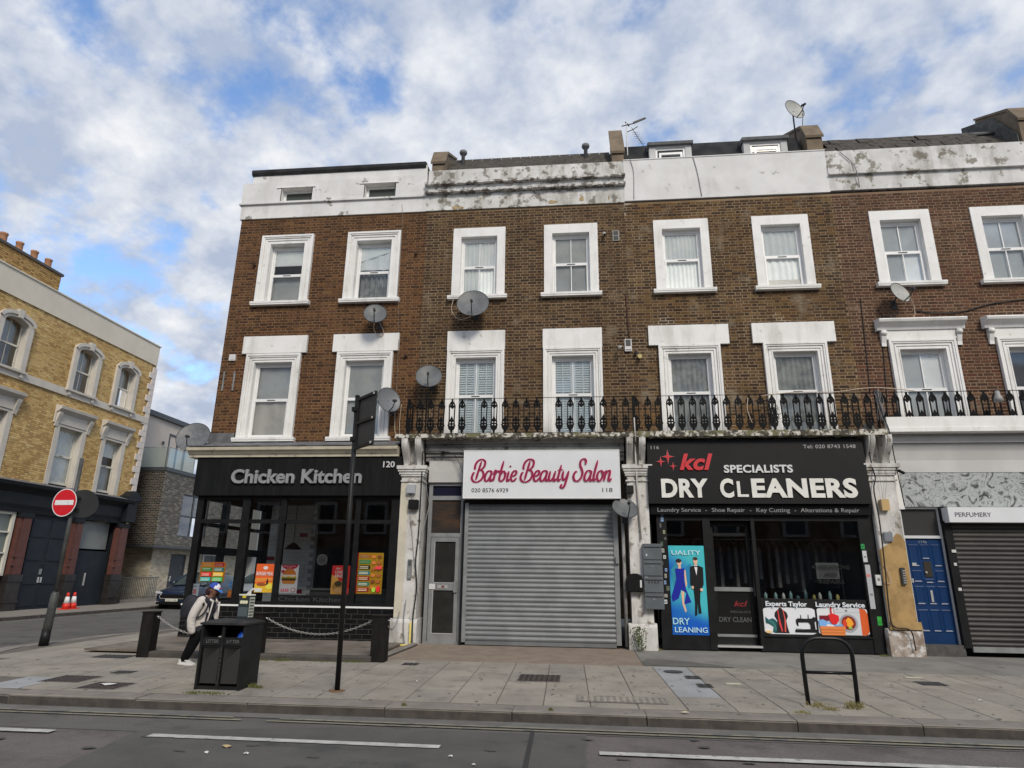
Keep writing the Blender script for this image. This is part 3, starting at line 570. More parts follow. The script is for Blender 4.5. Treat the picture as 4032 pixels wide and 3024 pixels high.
for i, (hs, (xa, xb)) in enumerate(zip(HOUSES, HX)):
    ctr = [(-7.455, -5.13), (-2.40, -.095), (2.60, 4.955), (7.70, 9.97)][i]
    wu = [.70, .665, .66, .68][i]; wf = [.70, .69, .70, .71][i]
    holes = []
    for c in ctr:
        holes += [(c - wu + .02, c + wu - .02, 8.0, 9.90), (c - wf + .02, c + wf - .02, 4.30, 6.66)]
    wall = panel(MB(), xa, xb, ZB, ZT, holes).build('wall', MORT[i], hs, False)
    brickwork(wall, xa, xb, ZB, ZT - .01, holes, PALS[i], BM[i])
    # shell behind the front
    s = MB(); s.box(xa + .02, xb - .02, 1.5, 1.6, 4.3, 11.4); s.box(xa + .02, xb - .02, .02, 1.5, 4.21, 4.29); s.build('inner_wall', room_in, hs)
    if i == 0:
        sh = [( .55 * 0 - .0, 0, 0, 0)]
        sd_ = MB(); sd_.box(xa, xa + .12, .002, 8.5, 4.2, 11.5); sd_.build('side_wall', mat('brown_side_brick', s2l((92, 62, 38)), s2l((74, 50, 32)), 2, rough=.95, bump=.5), hs)
    bk = MB(); bk.box(xa + .03, xb - .03, 8.4, 8.5, .1, 11.4); bk.build('rear_wall', MORT[i], hs)
    BK_U = [('half', 'lift'), ('net', 'grey'), ('net', 'net2'), ('grey2', 'grey2')][i]; BK_F = [('sheet', 'grey'), ('louvre', 'louvre'), ('dimcurtain', 'dimcurtain'), ('grey2', 'dark')][i]
    for k, c in enumerate(ctr):
        mid = 8.86 if i == 0 else 8.88
        window(hs, (c - wu, c + wu, 8.0, 9.935), (c - .46, c + .46, 8.05, 9.69), 'moulded' if i == 0 else 'flat', mid, i in (1, 3), BK_U[k], sill=8.05, depth=.14 if i == 0 else .10)
        lin = [(c - .83, c + .83, 6.665, 7.115), (c - .70, c + .70, 6.64, 7.12), (c - .915, c + .915, 6.645, 7.13), None][i]
        W = window(hs, (c - wf, c + wf, 4.30 if i else 4.50, 6.65), (c - .485, c + .485, 4.34 if i else 4.54, 6.45), 'moulded', 5.52 if i else 5.50, i in (1, 3), BK_F[k], sill=4.53 if i == 0 else None, lintel=lin, depth=.10)
        if i == 3:
            cn = MB(); cn.prism([(.0, 6.87), (-.10, 6.87), (-.12, 6.93), (-.16, 6.97), (-.25, 7.02), (-.27, 7.07), (-.25, 7.10), (0, 7.15)], c - .93, c + .93, 'x'); cn.box(c - .74, c + .74, -.07, 0, 6.655, 6.868); cn.build('cornice', white, W)
            for sx in (-1, 1):
                b_ = MB(); xx = c + sx * .80
                b_.lathe([(.0, -.06), (.055, -.05), (.055, .05), (0, .06)], n=14); b_.xf(Matrix.Translation((xx, -.10, 6.80)) @ Matrix.Rotation(R(90), 4, 'Y'))
                i0 = len(b_.v); b_.prism([(0, 6.52), (-.045, 6.50), (-.05, 6.58), (-.09, 6.70), (-.13, 6.86), (0, 6.86)], xx - .05, xx + .05, 'x'); b_.build('console', white, W)

# ---------------------------------------------------------------- parapets and roofs
def skew_cap(hs, x0, x1, zb, zt, y0=.05, y1=1.5):
    m = MB(); m.prism([(y0, zb), (y0, zt - .5), (y0 + .25, zt), (y1, zt + .65), (y1, zb)], x0, x1, 'x'); o = m.build('party_wall_stack', stone, hs)
    c = MB(); c.prism([(y0 - .04, zt - .06 - .44), (y0 - .06, zt - .44), (y0 + .21, zt + .05), (y1, zt + .72), (y1, zt + .66), (y0 + .26, zt)], x0 - .03, x1 + .03, 'x'); c.build('coping', stone, o); return o
# no. 120
h = HOUSES[0]; p = MB(); ph = [(-7.80, -6.96, 10.97, 11.36), (-5.50, -4.68, 10.95, 11.37)]
P0 = panel(MB(), -8.90, -3.82, 10.93, 11.56, ph, -.05)
P0.box(-8.88, -3.82, -.045, .10, 10.47, 10.885); P0.box(-8.93, -3.82, -.10, .10, 10.885, 10.93); P0.poly([(-8.90, -.05, 11.56), (-3.82, -.05, 11.56), (-3.82, .35, 11.56), (-8.90, .35, 11.56)]); P0.poly([(-8.90, -.05, 10.93), (-8.90, 8.5, 10.93), (-8.90, 8.5, 11.56), (-8.90, -.05, 11.56)])
P0.box(-8.70, -3.86, .05, .12, 11.561, 11.93)
pp = P0.build('parapet', mat('grubby_white_render', (0.72, 0.71, 0.69), (0.62, 0.61, 0.59), 1.4, rough=.9, bump=.35, bscale=22, stain=(0.24, 0.22, 0.19), sscale=3.0, slo=.60, shi=.67, soot=(1.8, .52, .76, .25, (.74, .72, .70))), h)
for (a, b, c, d) in ph:
    r_ = MB(); r_.box(a - .02, a, -.05, .20, c, d); r_.box(b, b + .02, -.05, .20, c, d); r_.box(a - .02, b + .02, -.048, .20, c - .02, c); r_.box(a - .14, b + .10, -.075, -.05, d, d + .025); r_.box(a - .02, b + .02, -.048, .20, d + .001, d + .02)
    wv = r_.build('attic_window', white, h); f_ = MB(); ring3(f_, a, b, c + .02, d, 0, .06, .12, .18); f_.box(a, b, .12, .18, c, c + .03); f_.build('frame', pvc, wv); MB().box(a + .06, b - .06, .15, .155, c + .03, d - .06).build('pane', mat('dark_attic_glass', (.06, .065, .05), rough=.15), wv)
fm_ = MB(); fm_.prism([(.02, 11.84), (-.02, 11.90), (-.02, 11.99), (.10, 12.03), (8.4, 12.3), (8.4, 11.9), (.12, 11.84)], -8.74, -3.90, 'x'); fm_.build('roof', felt, h)
# no. 118
h = HOUSES[1]
q = MB(); q.box(-3.82, 1.27, -.045, .12, 10.48, 10.93); q.box(-3.82, 1.27, -.05, .12, 11.0, 11.18); q.box(-3.80, 1.27, -.03, .12, 11.24, 11.68); q.box(-3.82, 1.27, -.03, .12, 10.93, 11.0); q.box(-3.82, 1.27, -.03, .12, 11.18, 11.24); o118 = q.build('parapet', render_old, h)
for z in (10.94, 11.19):
    q = MB(); n = 60
    for k in range(n):
        a = -3.86 + (1.30 + 3.86) * k / n; b = -3.86 + (1.30 + 3.86) * (k + 1) / n; pr = -.16 + random.uniform(-.018, .03) - (.02 if z < 11 else 0); q.box(a, b, pr, -.03, z + random.uniform(-.006, .006), z + .055 + random.uniform(-.012, .012))
    q.build('moulding', dirt_mould, o118)
ochre = mat('bare_ochre_render', s2l((178, 158, 120)), s2l((150, 130, 96)), 6, rough=.95)
for (x, z, wd, hg) in ((-3.05, 10.53, .20, .11), (-2.90, 10.52, .16, .10), (-.55, 10.57, .30, .12), (.20, 10.63, .13, .19), (.88, 10.63, .05, .14), (-1.4, 11.02, .2, .06), (-1.9, 10.78, .06, .03), (-2.4, 10.77, .08, .04)):
    a = [(x + math.cos(t) * wd * random.uniform(.3, .55), z + math.sin(t) * hg * random.uniform(.3, .6)) for t in np.linspace(0, 6.28, 12)[:-1]]
    MB().prism(a, -.053, -.0455).build('peeled_patch', ochre, o118)
rf = MB(); rf.prism([(.10, 11.60), (.16, 11.75), (.85, 12.55), (5, 12.9), (8.4, 11.9), (8.4, 11.4), (.10, 11.4)], -3.35, 1.05, 'x'); rf.build('roof', slate, h)
sk = MB()
for k in range(3):
    for j in range(16):
        a = -3.33 + j * .27 + (.13 if k % 2 else 0); t0 = k / 3
        if a + .26 < 1.05: sk.faces([(a, .155 + .69 * t0, 11.76 + .8 * t0), (a + .262, .155 + .69 * t0, 11.76 + .8 * t0), (a + .262, .13 + .69 * (t0 + .36), 11.775 + .8 * (t0 + .36)), (a, .13 + .69 * (t0 + .36), 11.775 + .8 * (t0 + .36)), ], [(0, 1, 2, 3)])
sk.build('slates', slate, h)
for x in (-3.02, .34):
    v_ = MB(); v_.lathe([(.05, 0), (.05, .36), (.085, .37), (.11, .42), (.10, .47), (.05, .51), (.01, .52)], (x, .60, 12.22), 16); v_.build('roof_vent', mat('grey_vent_plastic', (.16, .16, .165), rough=.6), h)
skew_cap(h, -3.74, -3.40, 11.3, 12.42); skew_cap(h, 1.00, 1.30, 11.3, 12.46, .05, .7)
# no. 116
h = HOUSES[2]
q = MB(); q.box(1.271, 6.22, -.045, .12, 10.51, 11.68); q.box(1.271, 6.22, -.06, .15, 11.68, 11.705); q.build('parapet', render_new, h)
rf = MB(); rf.prism([(.12, 11.40), (.16, 11.75), (.42, 12.43), (5, 12.7), (8.4, 11.9), (8.4, 11.4)], 1.30, 5.78, 'x'); rf.build('roof', felt, h)
for (a, b, zt) in ((1.96, 3.03, 12.23), (4.33, 5.40, 12.23)):
    d = MB(); d.box(a, a + .16, .10, .5, 11.6, zt - .06); d.box(b - .16, b, .10, .5, 11.6, zt - .06); d.box(a + .16, b - .16, .10, .5, zt - .13, zt - .06); dm = d.build('dormer_window', mat('dormer_trim', (.52, .52, .51), (.44, .44, .43), 4, rough=.7), h)
    r_ = MB(); r_.prism([(.02, zt - .07), (.0, zt), (.45, zt + .14), (.6, zt + .14), (.6, zt - .07)], a - .04, b + .04, 'x'); r_.build('dormer_roof', lead, dm)
    f_ = MB(); ring3(f_, a + .16, b - .16, 11.6, zt - .13, 0, .05, .13, .19); f_.build('frame', pvc, dm)
    s_ = MB(); s_.faces([(a + .24, .07, 11.70), (b - .24, .07, 11.70), (b - .19, -.02, 11.86), (a + .19, -.02, 11.86), (a + .24, .10, 11.70), (b - .24, .10, 11.70), (b - .19, .02, 11.88), (a + .19, .02, 11.88)], [(0, 1, 2, 3), (4, 7, 6, 5), (0, 3, 7, 4), (1, 5, 6, 2), (2, 6, 7, 3)]); 
    MB().box(a + .21, b - .21, .155, .16, 11.6, zt - .18).build('pane', mat('dark_dormer_glass', (.03, .032, .034), rough=.12), dm)
    t_ = MB(); ring3(t_, a + .24, b - .24, 11.6, 11.93, 0, .055, .06, .09); t_.build('open_sash', pvc, dm)
skew_cap(h, 5.86, 6.24, 11.3, 12.62)
# no. 114
h = HOUSES[3]
q = MB(); q.box(6.22, 11.6, -.045, .12, 10.54, 10.95); q.box(6.22, 11.6, -.12, .12, 10.95, 10.985); q.box(6.22, 11.6, -.075, .12, 10.985, 11.25); q.box(6.22, 11.6, -.05, .12, 11.25, 11.65); q.build('parapet', mat('flaking_white_render', (0.70, 0.69, 0.67), (0.58, 0.57, 0.55), 1.6, rough=.9, bump=.4, bscale=20, stain=(0.27, 0.25, 0.21), sscale=3.8, slo=.535, shi=.62, soot=(1.8, .46, .68, .25, (.62, .60, .57))), h)
rf = MB(); rf.prism([(.12, 11.40), (.16, 11.70), (.80, 12.46), (5, 12.8), (8.4, 11.9), (8.4, 11.4)], 6.24, 11.6, 'x'); rf.build('roof', slate, h)
for k in range(3):
    for j in range(11):
        a = 6.30 + j * .36 + (.18 if k % 2 else 0) + random.uniform(-.02, .02); t0 = k / 3
        m = MB(); dz = random.uniform(0, .03); m.box(-.17, .17, -.012, 0, 0, .36); 
        o = obj('slate', m.mesh('slate', slate), h, (a + .17, .15 + .64 * t0 - .006, 11.76 + .78 * t0 + dz - .02)); o.rotation_euler = (R(-39), R(random.uniform(-2, 2)), 0)
SX0 = onY(3965, 430, .3).x; ridge = MB(); ridge.tube([(6.24, .83, 12.53), (SX0 - .08, .83, 12.55)], .05, 8); ridge.build('ridge', lead, h)
skew_cap(h, SX0, SX0 + .42, 11.3, 12.80)
MB().prism([(.10, 11.6), (.10, 12.0), (.8, 13.0), (2.0, 13.6), (2.0, 11.6)], SX0 - .06, SX0 - .035, 'x').build('party_wall_side', mat('grey_slate_cheek', (.06, .06, .055), (.11, .11, .1), 5, rough=.9), h)
# ================================================================== shopfront helpers
def rect(mb, x0, x1, z0, z1, y): return mb.poly([(x0, y, z0), (x1, y, z0), (x1, y, z1), (x0, y, z1)])
def ell(cx, cz, rx, rz, n=20, a0=0, a1=2 * math.pi): return [(cx + rx * math.cos(a0 + (a1 - a0) * k / n), cz + rz * math.sin(a0 + (a1 - a0) * k / n)) for k in range(n + (0 if abs(a1 - a0 - 2 * math.pi) < 1e-6 else 1))]
def rrect(x0, x1, z0, z1, r, n=4):
    out = []
    for cx, cz, a in ((x1 - r, z1 - r, 0), (x0 + r, z1 - r, 90), (x0 + r, z0 + r, 180), (x1 - r, z0 + r, 270)):
        out += [(cx + r * math.cos(R(a + 90 * k / n)), cz + r * math.sin(R(a + 90 * k / n))) for k in range(n + 1)]
    return out
FL = {}
def flat(c, rough=.45):
    k = tuple(c)
    if k not in FL: FL[k] = mat('print_%02x%02x%02x' % k, tuple(min(.92, x * (1.25 if max(c) - min(c) > 60 else 1.0)) for x in s2l(c)), rough=rough)
    return FL[k]
def poster(label, x0, x1, z0, z1, y, base, shapes=(), texts=(), cat='poster', group=None, name='poster', th=.006):
    t = thing(name, label, cat, ((x0 + x1) / 2, y, z0), group)
    MB().box(x0, x1, y, y + th, z0, z1).build('sheet', flat(base) if isinstance(base, tuple) else base, t)
    W_, H_ = x1 - x0, z1 - z0; k = 0
    for nm, c, pts in shapes:
        k += 1; MB().prism([(x0 + a * W_, z0 + b * H_) for a, b in pts], y - .0012 * k, y - .0004).build(nm, flat(c), t)
    for nm, c, s, a, b, c0, c1, bold in texts:
        k += 1; text(t, nm, s, x0 + a * W_, x0 + b * W_, z0 + c0 * H_, z0 + c1 * H_, y - .0012 * k - .001, flat(c), .001, bold)
    return t
glass_shop = glass('shop_glass', (0.93, 0.95, 0.95), 0.9, .0, wav=0.004)
alu = mat('grey_aluminium', (0.30, 0.31, 0.31), (0.24, 0.25, 0.25), 4, rough=.4, metal=.3)
chrome = mat('bright_metal', (.75, .75, .74), rough=.25, metal=.6)

# ================================================================== no. 120: chicken shop
h = HOUSES[0]; YS = -.55
fr = MB()
posts = [(-8.58, -8.43, .14), (-7.50, -7.32, .16), (-6.60, -6.48, .1), (-4.88, -4.77, .1), (-4.08, -3.885, .12)]
for a, b, d in posts: fr.box(a, b, YS, YS + d, .72, 3.13)
def between(z0, z1, d=.07, o=.012):
    for (p, q) in zip(posts, posts[1:]): fr.box(p[1], q[0], YS + o, YS + o + d, z0, z1)
between(2.50, 2.585); between(3.03, 3.12); between(.80, .86)
fr.box(-6.48, -4.88, YS + .02, YS + .06, .86, 1.0)
SF = fr.build('shopfront_frame', mat('black_shopfront', (.006, .006, .0065), (.011, .011, .0115), 5, rough=.5, spec=.2), h)
k = 0
for (p, q) in zip(posts, posts[1:]):
    for z0, z1 in ((.86, 2.50), (2.585, 3.03)):
        MB().poly([(p[1], YS + .045, z0 if not (p[1] == -6.48 and z0 < 1) else 1.0), (q[0], YS + .045, z0 if not (p[1] == -6.48 and z0 < 1) else 1.0), (q[0], YS + .045, z1), (p[1], YS + .045, z1)]).build('pane', glass_shop, SF)
text(SF, 'lettering', 'Chicken Kitchen', -6.44, -5.02, .875, .965, YS + .012, flat((58, 58, 60)), .004, .012)
# side return glazing towards the side street
sr = MB(); ys = [YS + .14, .55, 1.55, 2.6]
for a in (.50, 1.45, 2.50): sr.box(-8.575, -8.435, a, a + .14, .72, 3.13)
for a, b in ((YS + .14, .5), (.64, 1.45), (1.59, 2.5)):
    for z0, z1 in ((2.45, 2.53), (3.03, 3.12), (.80, .86), (1.83, 2.0)): sr.box(-8.56, -8.45, a, b, z0, z1)
SR = sr.build('side_frame', MATS['black_shopfront'], h)
for a, b in ((YS + .14, .5), (.64, 1.45), (1.59, 2.5)): MB().poly([(-8.50, a, .86), (-8.50, b, .86), (-8.50, b, 3.03), (-8.50, a, 3.03)]).build('pane', glass_shop, SR)
# stall riser with black metro tiles
tile_m = mat('black_glazed_tile', (.005, .005, .0055), (.009, .009, .0095), 9, rough=.35, spec=.25); grout = mat('grey_grout', (.085, .082, .078), rough=.9)
rb = MB(); rb.box(-8.60, -3.90, YS + .02, YS + .14, 0, .755); rb.box(-8.60, -8.45, YS + .14, 2.6, 0, .755); RB = rb.build('stall_riser', grout, h)
tw, th_ = .262, .099; tm = MB(); e = .007
tm.faces([(0, 0, 0), (tw - e, 0, 0), (tw - e, 0, th_ - e), (0, 0, th_ - e), (.006, -.008, .006), (tw - e - .006, -.008, .006), (tw - e - .006, -.008, th_ - e - .006), (.006, -.008, th_ - e - .006)], [(4, 5, 6, 7), (0, 1, 5, 4), (1, 2, 6, 5), (2, 3, 7, 6), (3, 0, 4, 7)])
tme = tm.mesh('tile', tile_m, False)
for r_ in range(7):
    z = .05 + r_ * th_; x = -8.60 + (tw / 2 if r_ % 2 else 0)
    if r_ % 2: 
        o = obj('tile', tme, RB, (-8.60, YS + .02, z)); o.scale = (.5, 1, 1)
    while x + tw < -3.90: obj('tile', tme, RB, (x, YS + .02, z)); x += tw
    if -3.90 - x > .04: o = obj('tile', tme, RB, (x, YS + .02, z)); o.scale = ((-3.90 - x) / tw, 1, 1)
MB().box(-8.61, -3.895, YS - .012, YS + .10, .757, .792).build('ledge_trim', mat('white_trim', (.78, .78, .77), rough=.35), h)
# interior
it = MB(); it.box(-8.45, -3.9, -.40, 5.0, .02, .10); it.box(-8.45, -3.9, -.2, 5.0, 3.2, 3.3); it.box(-8.45, -3.9, 5.0, 5.1, .1, 3.2); it.box(-3.9, -3.82, -.4, 5.0, .1, 3.2); it.box(-8.55, -8.45, 2.64, 5.0, .1, 3.3)
it.build('shop_interior', mat('black_ceiling', (.02, .02, .02), rough=.8), h)
wt = mat('white_wall_tile', (.70, .70, .68), (.62, .62, .60), 3, rough=.3); rtile = mat('red_wall_tile', (.28, .012, .03), rough=.3)
xa_, xb_ = onY(1062, 2100, 2.4).x, onY(1250, 2100, 2.4).x
wl = MB(); wl.box(xa_, xb_, 2.41, 2.5, .1, 3.2); WL = wl.build('tiled_partition', mat('pale_grout', (.35, .35, .34), rough=.9), h)
t2 = MB(); t2.box(0, .205, -.012, 0, 0, .096); tw1 = t2.mesh('wall_tile', wt); tw2 = t2.mesh('wall_tile', rtile)
for r_ in range(30):
    x = xa_ + (.105 if r_ % 2 else 0)
    if r_ % 2: obj('wall_tile', tw1, WL, (xa_, 2.41, .12 + r_ * .102)).scale = (.48, 1, 1)
    while x + .205 < xb_: obj('wall_tile', tw2 if random.random() < .05 else tw1, WL, (x, 2.41, .12 + r_ * .102)); x += .211
# pendant lamp, counter
t = thing('pendant_lamp', 'small black pendant lamp hanging inside the chicken shop window', 'lamp', (-7.0, 1.2, 2.0)); q = MB(); q.lathe([(.02, .16), (.05, .15), (.20, .02), (.205, 0), (.19, .0), (.04, .13)], (-7.0, 1.2, 2.0), 18); q.build('shade', black_paint, t); MB().tube([(-7.0, 1.2, 2.15), (-7.0, 1.2, 3.2)], .008, 5).build('flex', cable_b, t)
t = thing('shop_counter', 'dark serving counter inside the chicken shop', 'counter', (-5.6, 1.6, .1)); MB().box(-6.6, -4.6, 1.5, 2.1, .1, 1.05).build('front', mat('dark_counter', (.05, .05, .05), rough=.5), t); MB().box(-6.65, -4.55, 1.45, 2.15, 1.052, 1.09).build('worktop', mat('counter_top', (.12, .12, .12), rough=.3), t)
# fascia, cornice, flashing
t = thing('shop_sign', 'black boarded fascia reading Chicken Kitchen with house number 120', 'sign', (-6.2, -.66, 3.1))
nb = 17; xs_ = np.linspace(-8.66, -3.88, nb + 1); bmk = mat('black_fascia_board', (.006, .0065, .0065), (.011, .0115, .0115), 6, rough=.65, zscale=.15, spec=.15)
for a, b in zip(xs_, xs_[1:]): MB().box(a + .002, b - .002, -.66 + random.uniform(0, .002), -.57, 3.10, 3.955).build('board', bmk, t)
MB().box(-8.66, -8.56, -.565, 2.7, 3.10, 3.955).build('side_board', bmk, t)
steel_l = mat('brushed_grey_letters', (.34, .34, .345), (.27, .27, .275), 7, rough=.4, metal=.2)
text(t, 'lettering', 'Chicken Kitchen', -7.77, -4.75, 3.375, 3.675, -.72, steel_l, .05, .028); text(t, 'house_number', '120', -4.29, -4.03, 3.715, 3.845, -.69, mat('pale_letters', (.55, .55, .55), rough=.5), .02, .015)
cn = MB(); cn.prism([(-.56, 3.958), (-.70, 3.958), (-.705, 4.02), (-.74, 4.03), (-.77, 4.08), (-.83, 4.10), (-.85, 4.16), (-.82, 4.175), (-.56, 4.18)], -8.86, -3.96, 'x'); cn.box(-8.86, -8.56, -.555, 2.8, 3.958, 4.17); cn.build('shop_cornice', cream, h)
fl = MB(); fl.faces([(-8.84, -.84, 4.178), (-3.96, -.84, 4.185), (-3.96, -.002, 4.44), (-8.84, -.002, 4.44)], [(0, 1, 2, 3)])
for k in range(14):
    a = -8.8 + k * .345; fl.box(a, a + .34, -.86 + random.uniform(-.01, .01), -.72, 4.180, 4.192 + random.uniform(0, .02))
fl.box(-8.85, -8.22, -.04, -.012, 4.30, 4.66); fl.box(-8.85, -3.9, -.03, -.012, 4.25, 4.42); fl.build('lead_flashing', lead, h)
# posters in the window
OR = (226, 96, 40); YL = (236, 176, 50); GR = (70, 180, 100); TE = (60, 170, 160); RD = (205, 40, 45); WH = (235, 235, 232)
def menu(flip=False):
    S_ = [('print', (232, 120, 40), [(0, 0), (1, 0), (1, 1), (0, 1)])]
    cs = [[(226, 150, 40), RD], [GR, TE], [RD, YL], [TE, GR]]
    for r_ in range(4):
        for c_ in range(2): S_.append(('menu_panel', cs[r_][c_ if not flip else 1 - c_], [(.08 + .47 * c_, .78 - .245 * r_), (.47 + .47 * c_, .78 - .245 * r_), (.47 + .47 * c_, .97 - .245 * r_), (.08 + .47 * c_, .97 - .245 * r_)]))
        for c_ in range(2):
            for q_ in range(3): S_.append(('small_print', (240, 236, 220), [(.11 + .47 * c_, .81 + .045 * q_ - .245 * r_), (.40 + .47 * c_, .81 + .045 * q_ - .245 * r_), (.40 + .47 * c_, .822 + .045 * q_ - .245 * r_), (.11 + .47 * c_, .822 + .045 * q_ - .245 * r_)]))
    return S_
poster('square menu poster with green, teal and red panels in the left window', -8.32, -7.74, 1.24, 1.66, -.49, (226, 150, 60), menu()[1:])
def burger(cx, cz, s, asp):
    f = lambda pts: [(cx + a * s, cz + b * s * asp) for a, b in pts]
    return [('bun', (196, 120, 52), f(ell(0, .28, .42, .34, 16, 0, math.pi))), ('lettuce', (96, 120, 40), f([(-.46, .02), (-.4, -.08), (-.2, -.04), (0, -.1), (.2, -.04), (.4, -.1), (.46, .03), (.44, .14), (-.44, .14)])), ('cheese', (236, 180, 70), f([(-.46, .12), (.46, .12), (.42, .24), (.2, .14), (0, .22), (-.25, .13), (-.42, .26)])), ('patty', (92, 52, 28), f([(-.42, -.06), (.42, -.06), (.44, .04), (-.44, .04)])), ('bun', (204, 136, 66), f([(-.42, -.06), (.42, -.06), (.36, -.24), (-.36, -.24)]))]
poster('orange burger meal poster with a white chef hat logo', -7.03, -6.61, 1.04, 1.635, -.49, OR, [('print', YL, [(0, 0), (1, 0), (1, .36), (0, .30)]), ('print', (240, 140, 60), [(0, .36), (1, .42), (1, .52), (0, .5)]), ('logo', WH, ell(.5, .86, .13, .06)), ('chicken', (150, 80, 40), ell(.36, .28, .26, .06)), ('bottle', (70, 30, 20), [(.62, .24), (.72, .24), (.72, .4), (.68, .48), (.65, .48), (.62, .4)]), ('price_tag', WH, rrect(.04, .42, .02, .14, .05)), ('price_tag', (238, 210, 80), ell(.8, .2, .18, .1))], [('lettering', WH, 'BURGER MEAL', .05, .95, .60, .72, .02)])
poster('white poster of a cheeseburger with a crimson arc on top', -6.47, -6.07, 1.03, 1.62, -.49, (232, 232, 234), [('print', (168, 26, 52), ell(.5, 1.0, .46, .17, 16, math.pi, 2 * math.pi))] + burger(.5, .48, .9, .68) + [('seal', (178, 60, 80), ell(.8, .12, .12, .08)), ('seal', WH, ell(.8, .12, .09, .06)), ('badge', (178, 40, 80), ell(.13, .77, .09, .05))], [('lettering', (240, 200, 210), 'BUFFALO CHICKEN', .17, .83, .935, .97, .01), ('lettering', (240, 200, 210), 'BURGER', .36, .64, .875, .91, .01), ('price', (170, 50, 70), '£3.50', .12, .56, .07, .16, .02)])
poster('red loaded fries poster partly behind the sign pole', -5.32, -4.92, 1.03, 1.62, -.49, (206, 48, 44), [('print', (222, 170, 80), [(0, 0), (.62, 0), (.55, .3), (.3, .62), (0, .66)]), ('fries', (170, 130, 60), ell(.42, .25, .34, .22)), ('fries', (86, 70, 36), ell(.40, .36, .2, .1)), ('cup', (200, 160, 110), ell(.42, .13, .24, .09))], [('lettering', WH, 'NEW', .22, .5, .86, .92, .02), ('lettering', WH, 'LOADED', .2, .86, .72, .82, .02), ('lettering', WH, 'FRIES', .2, .72, .58, .68, .02)])
big = [('print', RD, [(0, 0), (.07, 0), (.07, 1), (0, 1)])]
for j, c in enumerate([(236, 140, 40), GR, (40, 40, 30), (70, 170, 180), RD, TE, (214, 60, 60)]): big.append(('menu_panel', c, [(.10, .86 - j * .135), (.52, .86 - j * .135), (.52, .96 - j * .135), (.10, .96 - j * .135)]))
for j in range(7):
    for q_ in range(2): big.append(('small_print', (236, 226, 190), [(.13, .885 + .035 * q_ - j * .135), (.46, .885 + .035 * q_ - j * .135), (.46, .897 + .035 * q_ - j * .135), (.13, .897 + .035 * q_ - j * .135)]))
for j in range(6):
    for c_ in range(2): big.append(('dish_picture', random.choice([(150, 84, 40), (110, 60, 30), (186, 110, 50)]), ell(.66 + .2 * c_, .90 - j * .15, .075, .04, 10)))
big += [('menu_panel', (214, 60, 70), [(.74, .60), (.97, .60), (.97, .67), (.74, .67)]), ('drink', RD, ell(.88, .12, .07, .08, 10)), ('drink', (150, 190, 60), ell(.72, .1, .07, .06, 10))]
poster('tall yellow menu board with rows of dishes in the right window', -4.79, -4.20, 1.045, 1.89, -.49, (238, 178, 42), big)
poster('small white notice low in the left window', -8.47, -8.29, .92, 1.20, -.488, (214, 222, 232), [('print', (190, 120, 120), [(.3, .25), (.7, .25), (.7, .6), (.3, .6)])], [('lettering', (90, 100, 120), 'APPLY', .2, .8, .75, .84, .01)], cat='notice')
poster('small orange sticker beside the blue sticker on the shop window', -7.62, -7.51, .93, 1.08, -.488, (206, 120, 40), [('print', (236, 160, 80), ell(.5, .6, .25, .2))], cat='sticker', name='window_sticker')
poster('small blue sticker above the orange sticker on the shop window', -7.61, -7.55, 1.14, 1.24, -.488, (60, 130, 200), [('print', (120, 180, 230), ell(.5, .5, .3, .3))], cat='sticker', name='window_sticker')
poster('round white sign hanging inside the chicken shop window', -5.80, -5.56, 1.62, 1.86, -.2, dark_in, [('disc', (120, 120, 120), ell(.5, .5, .5, .5)), ('print', (90, 90, 90), ell(.5, .5, .42, .42))], [('lettering', (40, 40, 40), 'Din', .28, .72, .4, .6, 0)], cat='sign', name='hanging_sign')

# ================================================================== pilasters with console brackets
pil_w = mat('peeling_pilaster_paint', (.68, .665, .64), (.56, .545, .515), 2.2, rough=.8, bump=.4, bscale=30, stain=(.26, .23, .19), sscale=5.5, slo=.56, shi=.66, soot=(3.0, .45, .68, .2, (.58, .56, .53)))
pil_c = mat('cream_pilaster_paint', (.62, .57, .46), (.52, .48, .39), 2.2, rough=.85, bump=.3, bscale=30, stain=(.22, .19, .15), sscale=8, slo=.62, shi=.70)
def pilaster(hs, x0, x1, m, mb_base=None, two=None):
    p = MB(); p.box(x0 + .03, x1 - .01, -.62, .0, .58, 3.40); P = p.build('pilaster', m, hs)
    if two: MB().box(x0 + .027, x0 + .2, -.624, -.60, .6, 3.37).build('cream_strip', two, P)
    b = MB(); b.prism([(0, 0), (-.70, 0), (-.70, .50), (-.685, .545), (-.64, .575), (0, .575)], x0 - .05, x1 + .04, 'x'); b.build('base', mb_base or m, P)
    c = MB(); xm = (x0, x1)
    for z0, z1, g in ((3.40, 3.43, .03), (3.43, 3.52, .0), (3.52, 3.56, .035), (3.56, 3.62, .05), (3.62, 3.67, .075), (3.67, 3.75, .10)): c.box(x0 + .03 - g, x1 - .01 + g, -.62 - g, 0, z0, z1 - .001)
    c.build('capital', m, P)
    for a in (x0 + .04, x1 - .17):
        k = MB(); scroll_bracket(k, a, a + .13, 3.752, 4.325, -.45, .40); scroll_bracket(k, a + .04, a + .09, 3.76, 4.32, -.45, .415); k.build('console_bracket', m, P)
    k = MB(); k.box(x0 + .05, x1 - .05, -.46, 0, 3.752, 4.325); k.build('bracket_back', m, P); return P
pilaster(HOUSES[1], -3.90, -3.39, pil_w, pil_w, pil_c); pilaster(HOUSES[2], .99, 1.46, pil_w)
PR = pilaster(HOUSES[3], 5.88, 6.42, pil_w, mat('blistered_base', (.42, .37, .32), (.24, .18, .14), 6, rough=.95, bump=.6, bscale=20, stain=(.62, .60, .58), sscale=7, slo=.5, shi=.6))
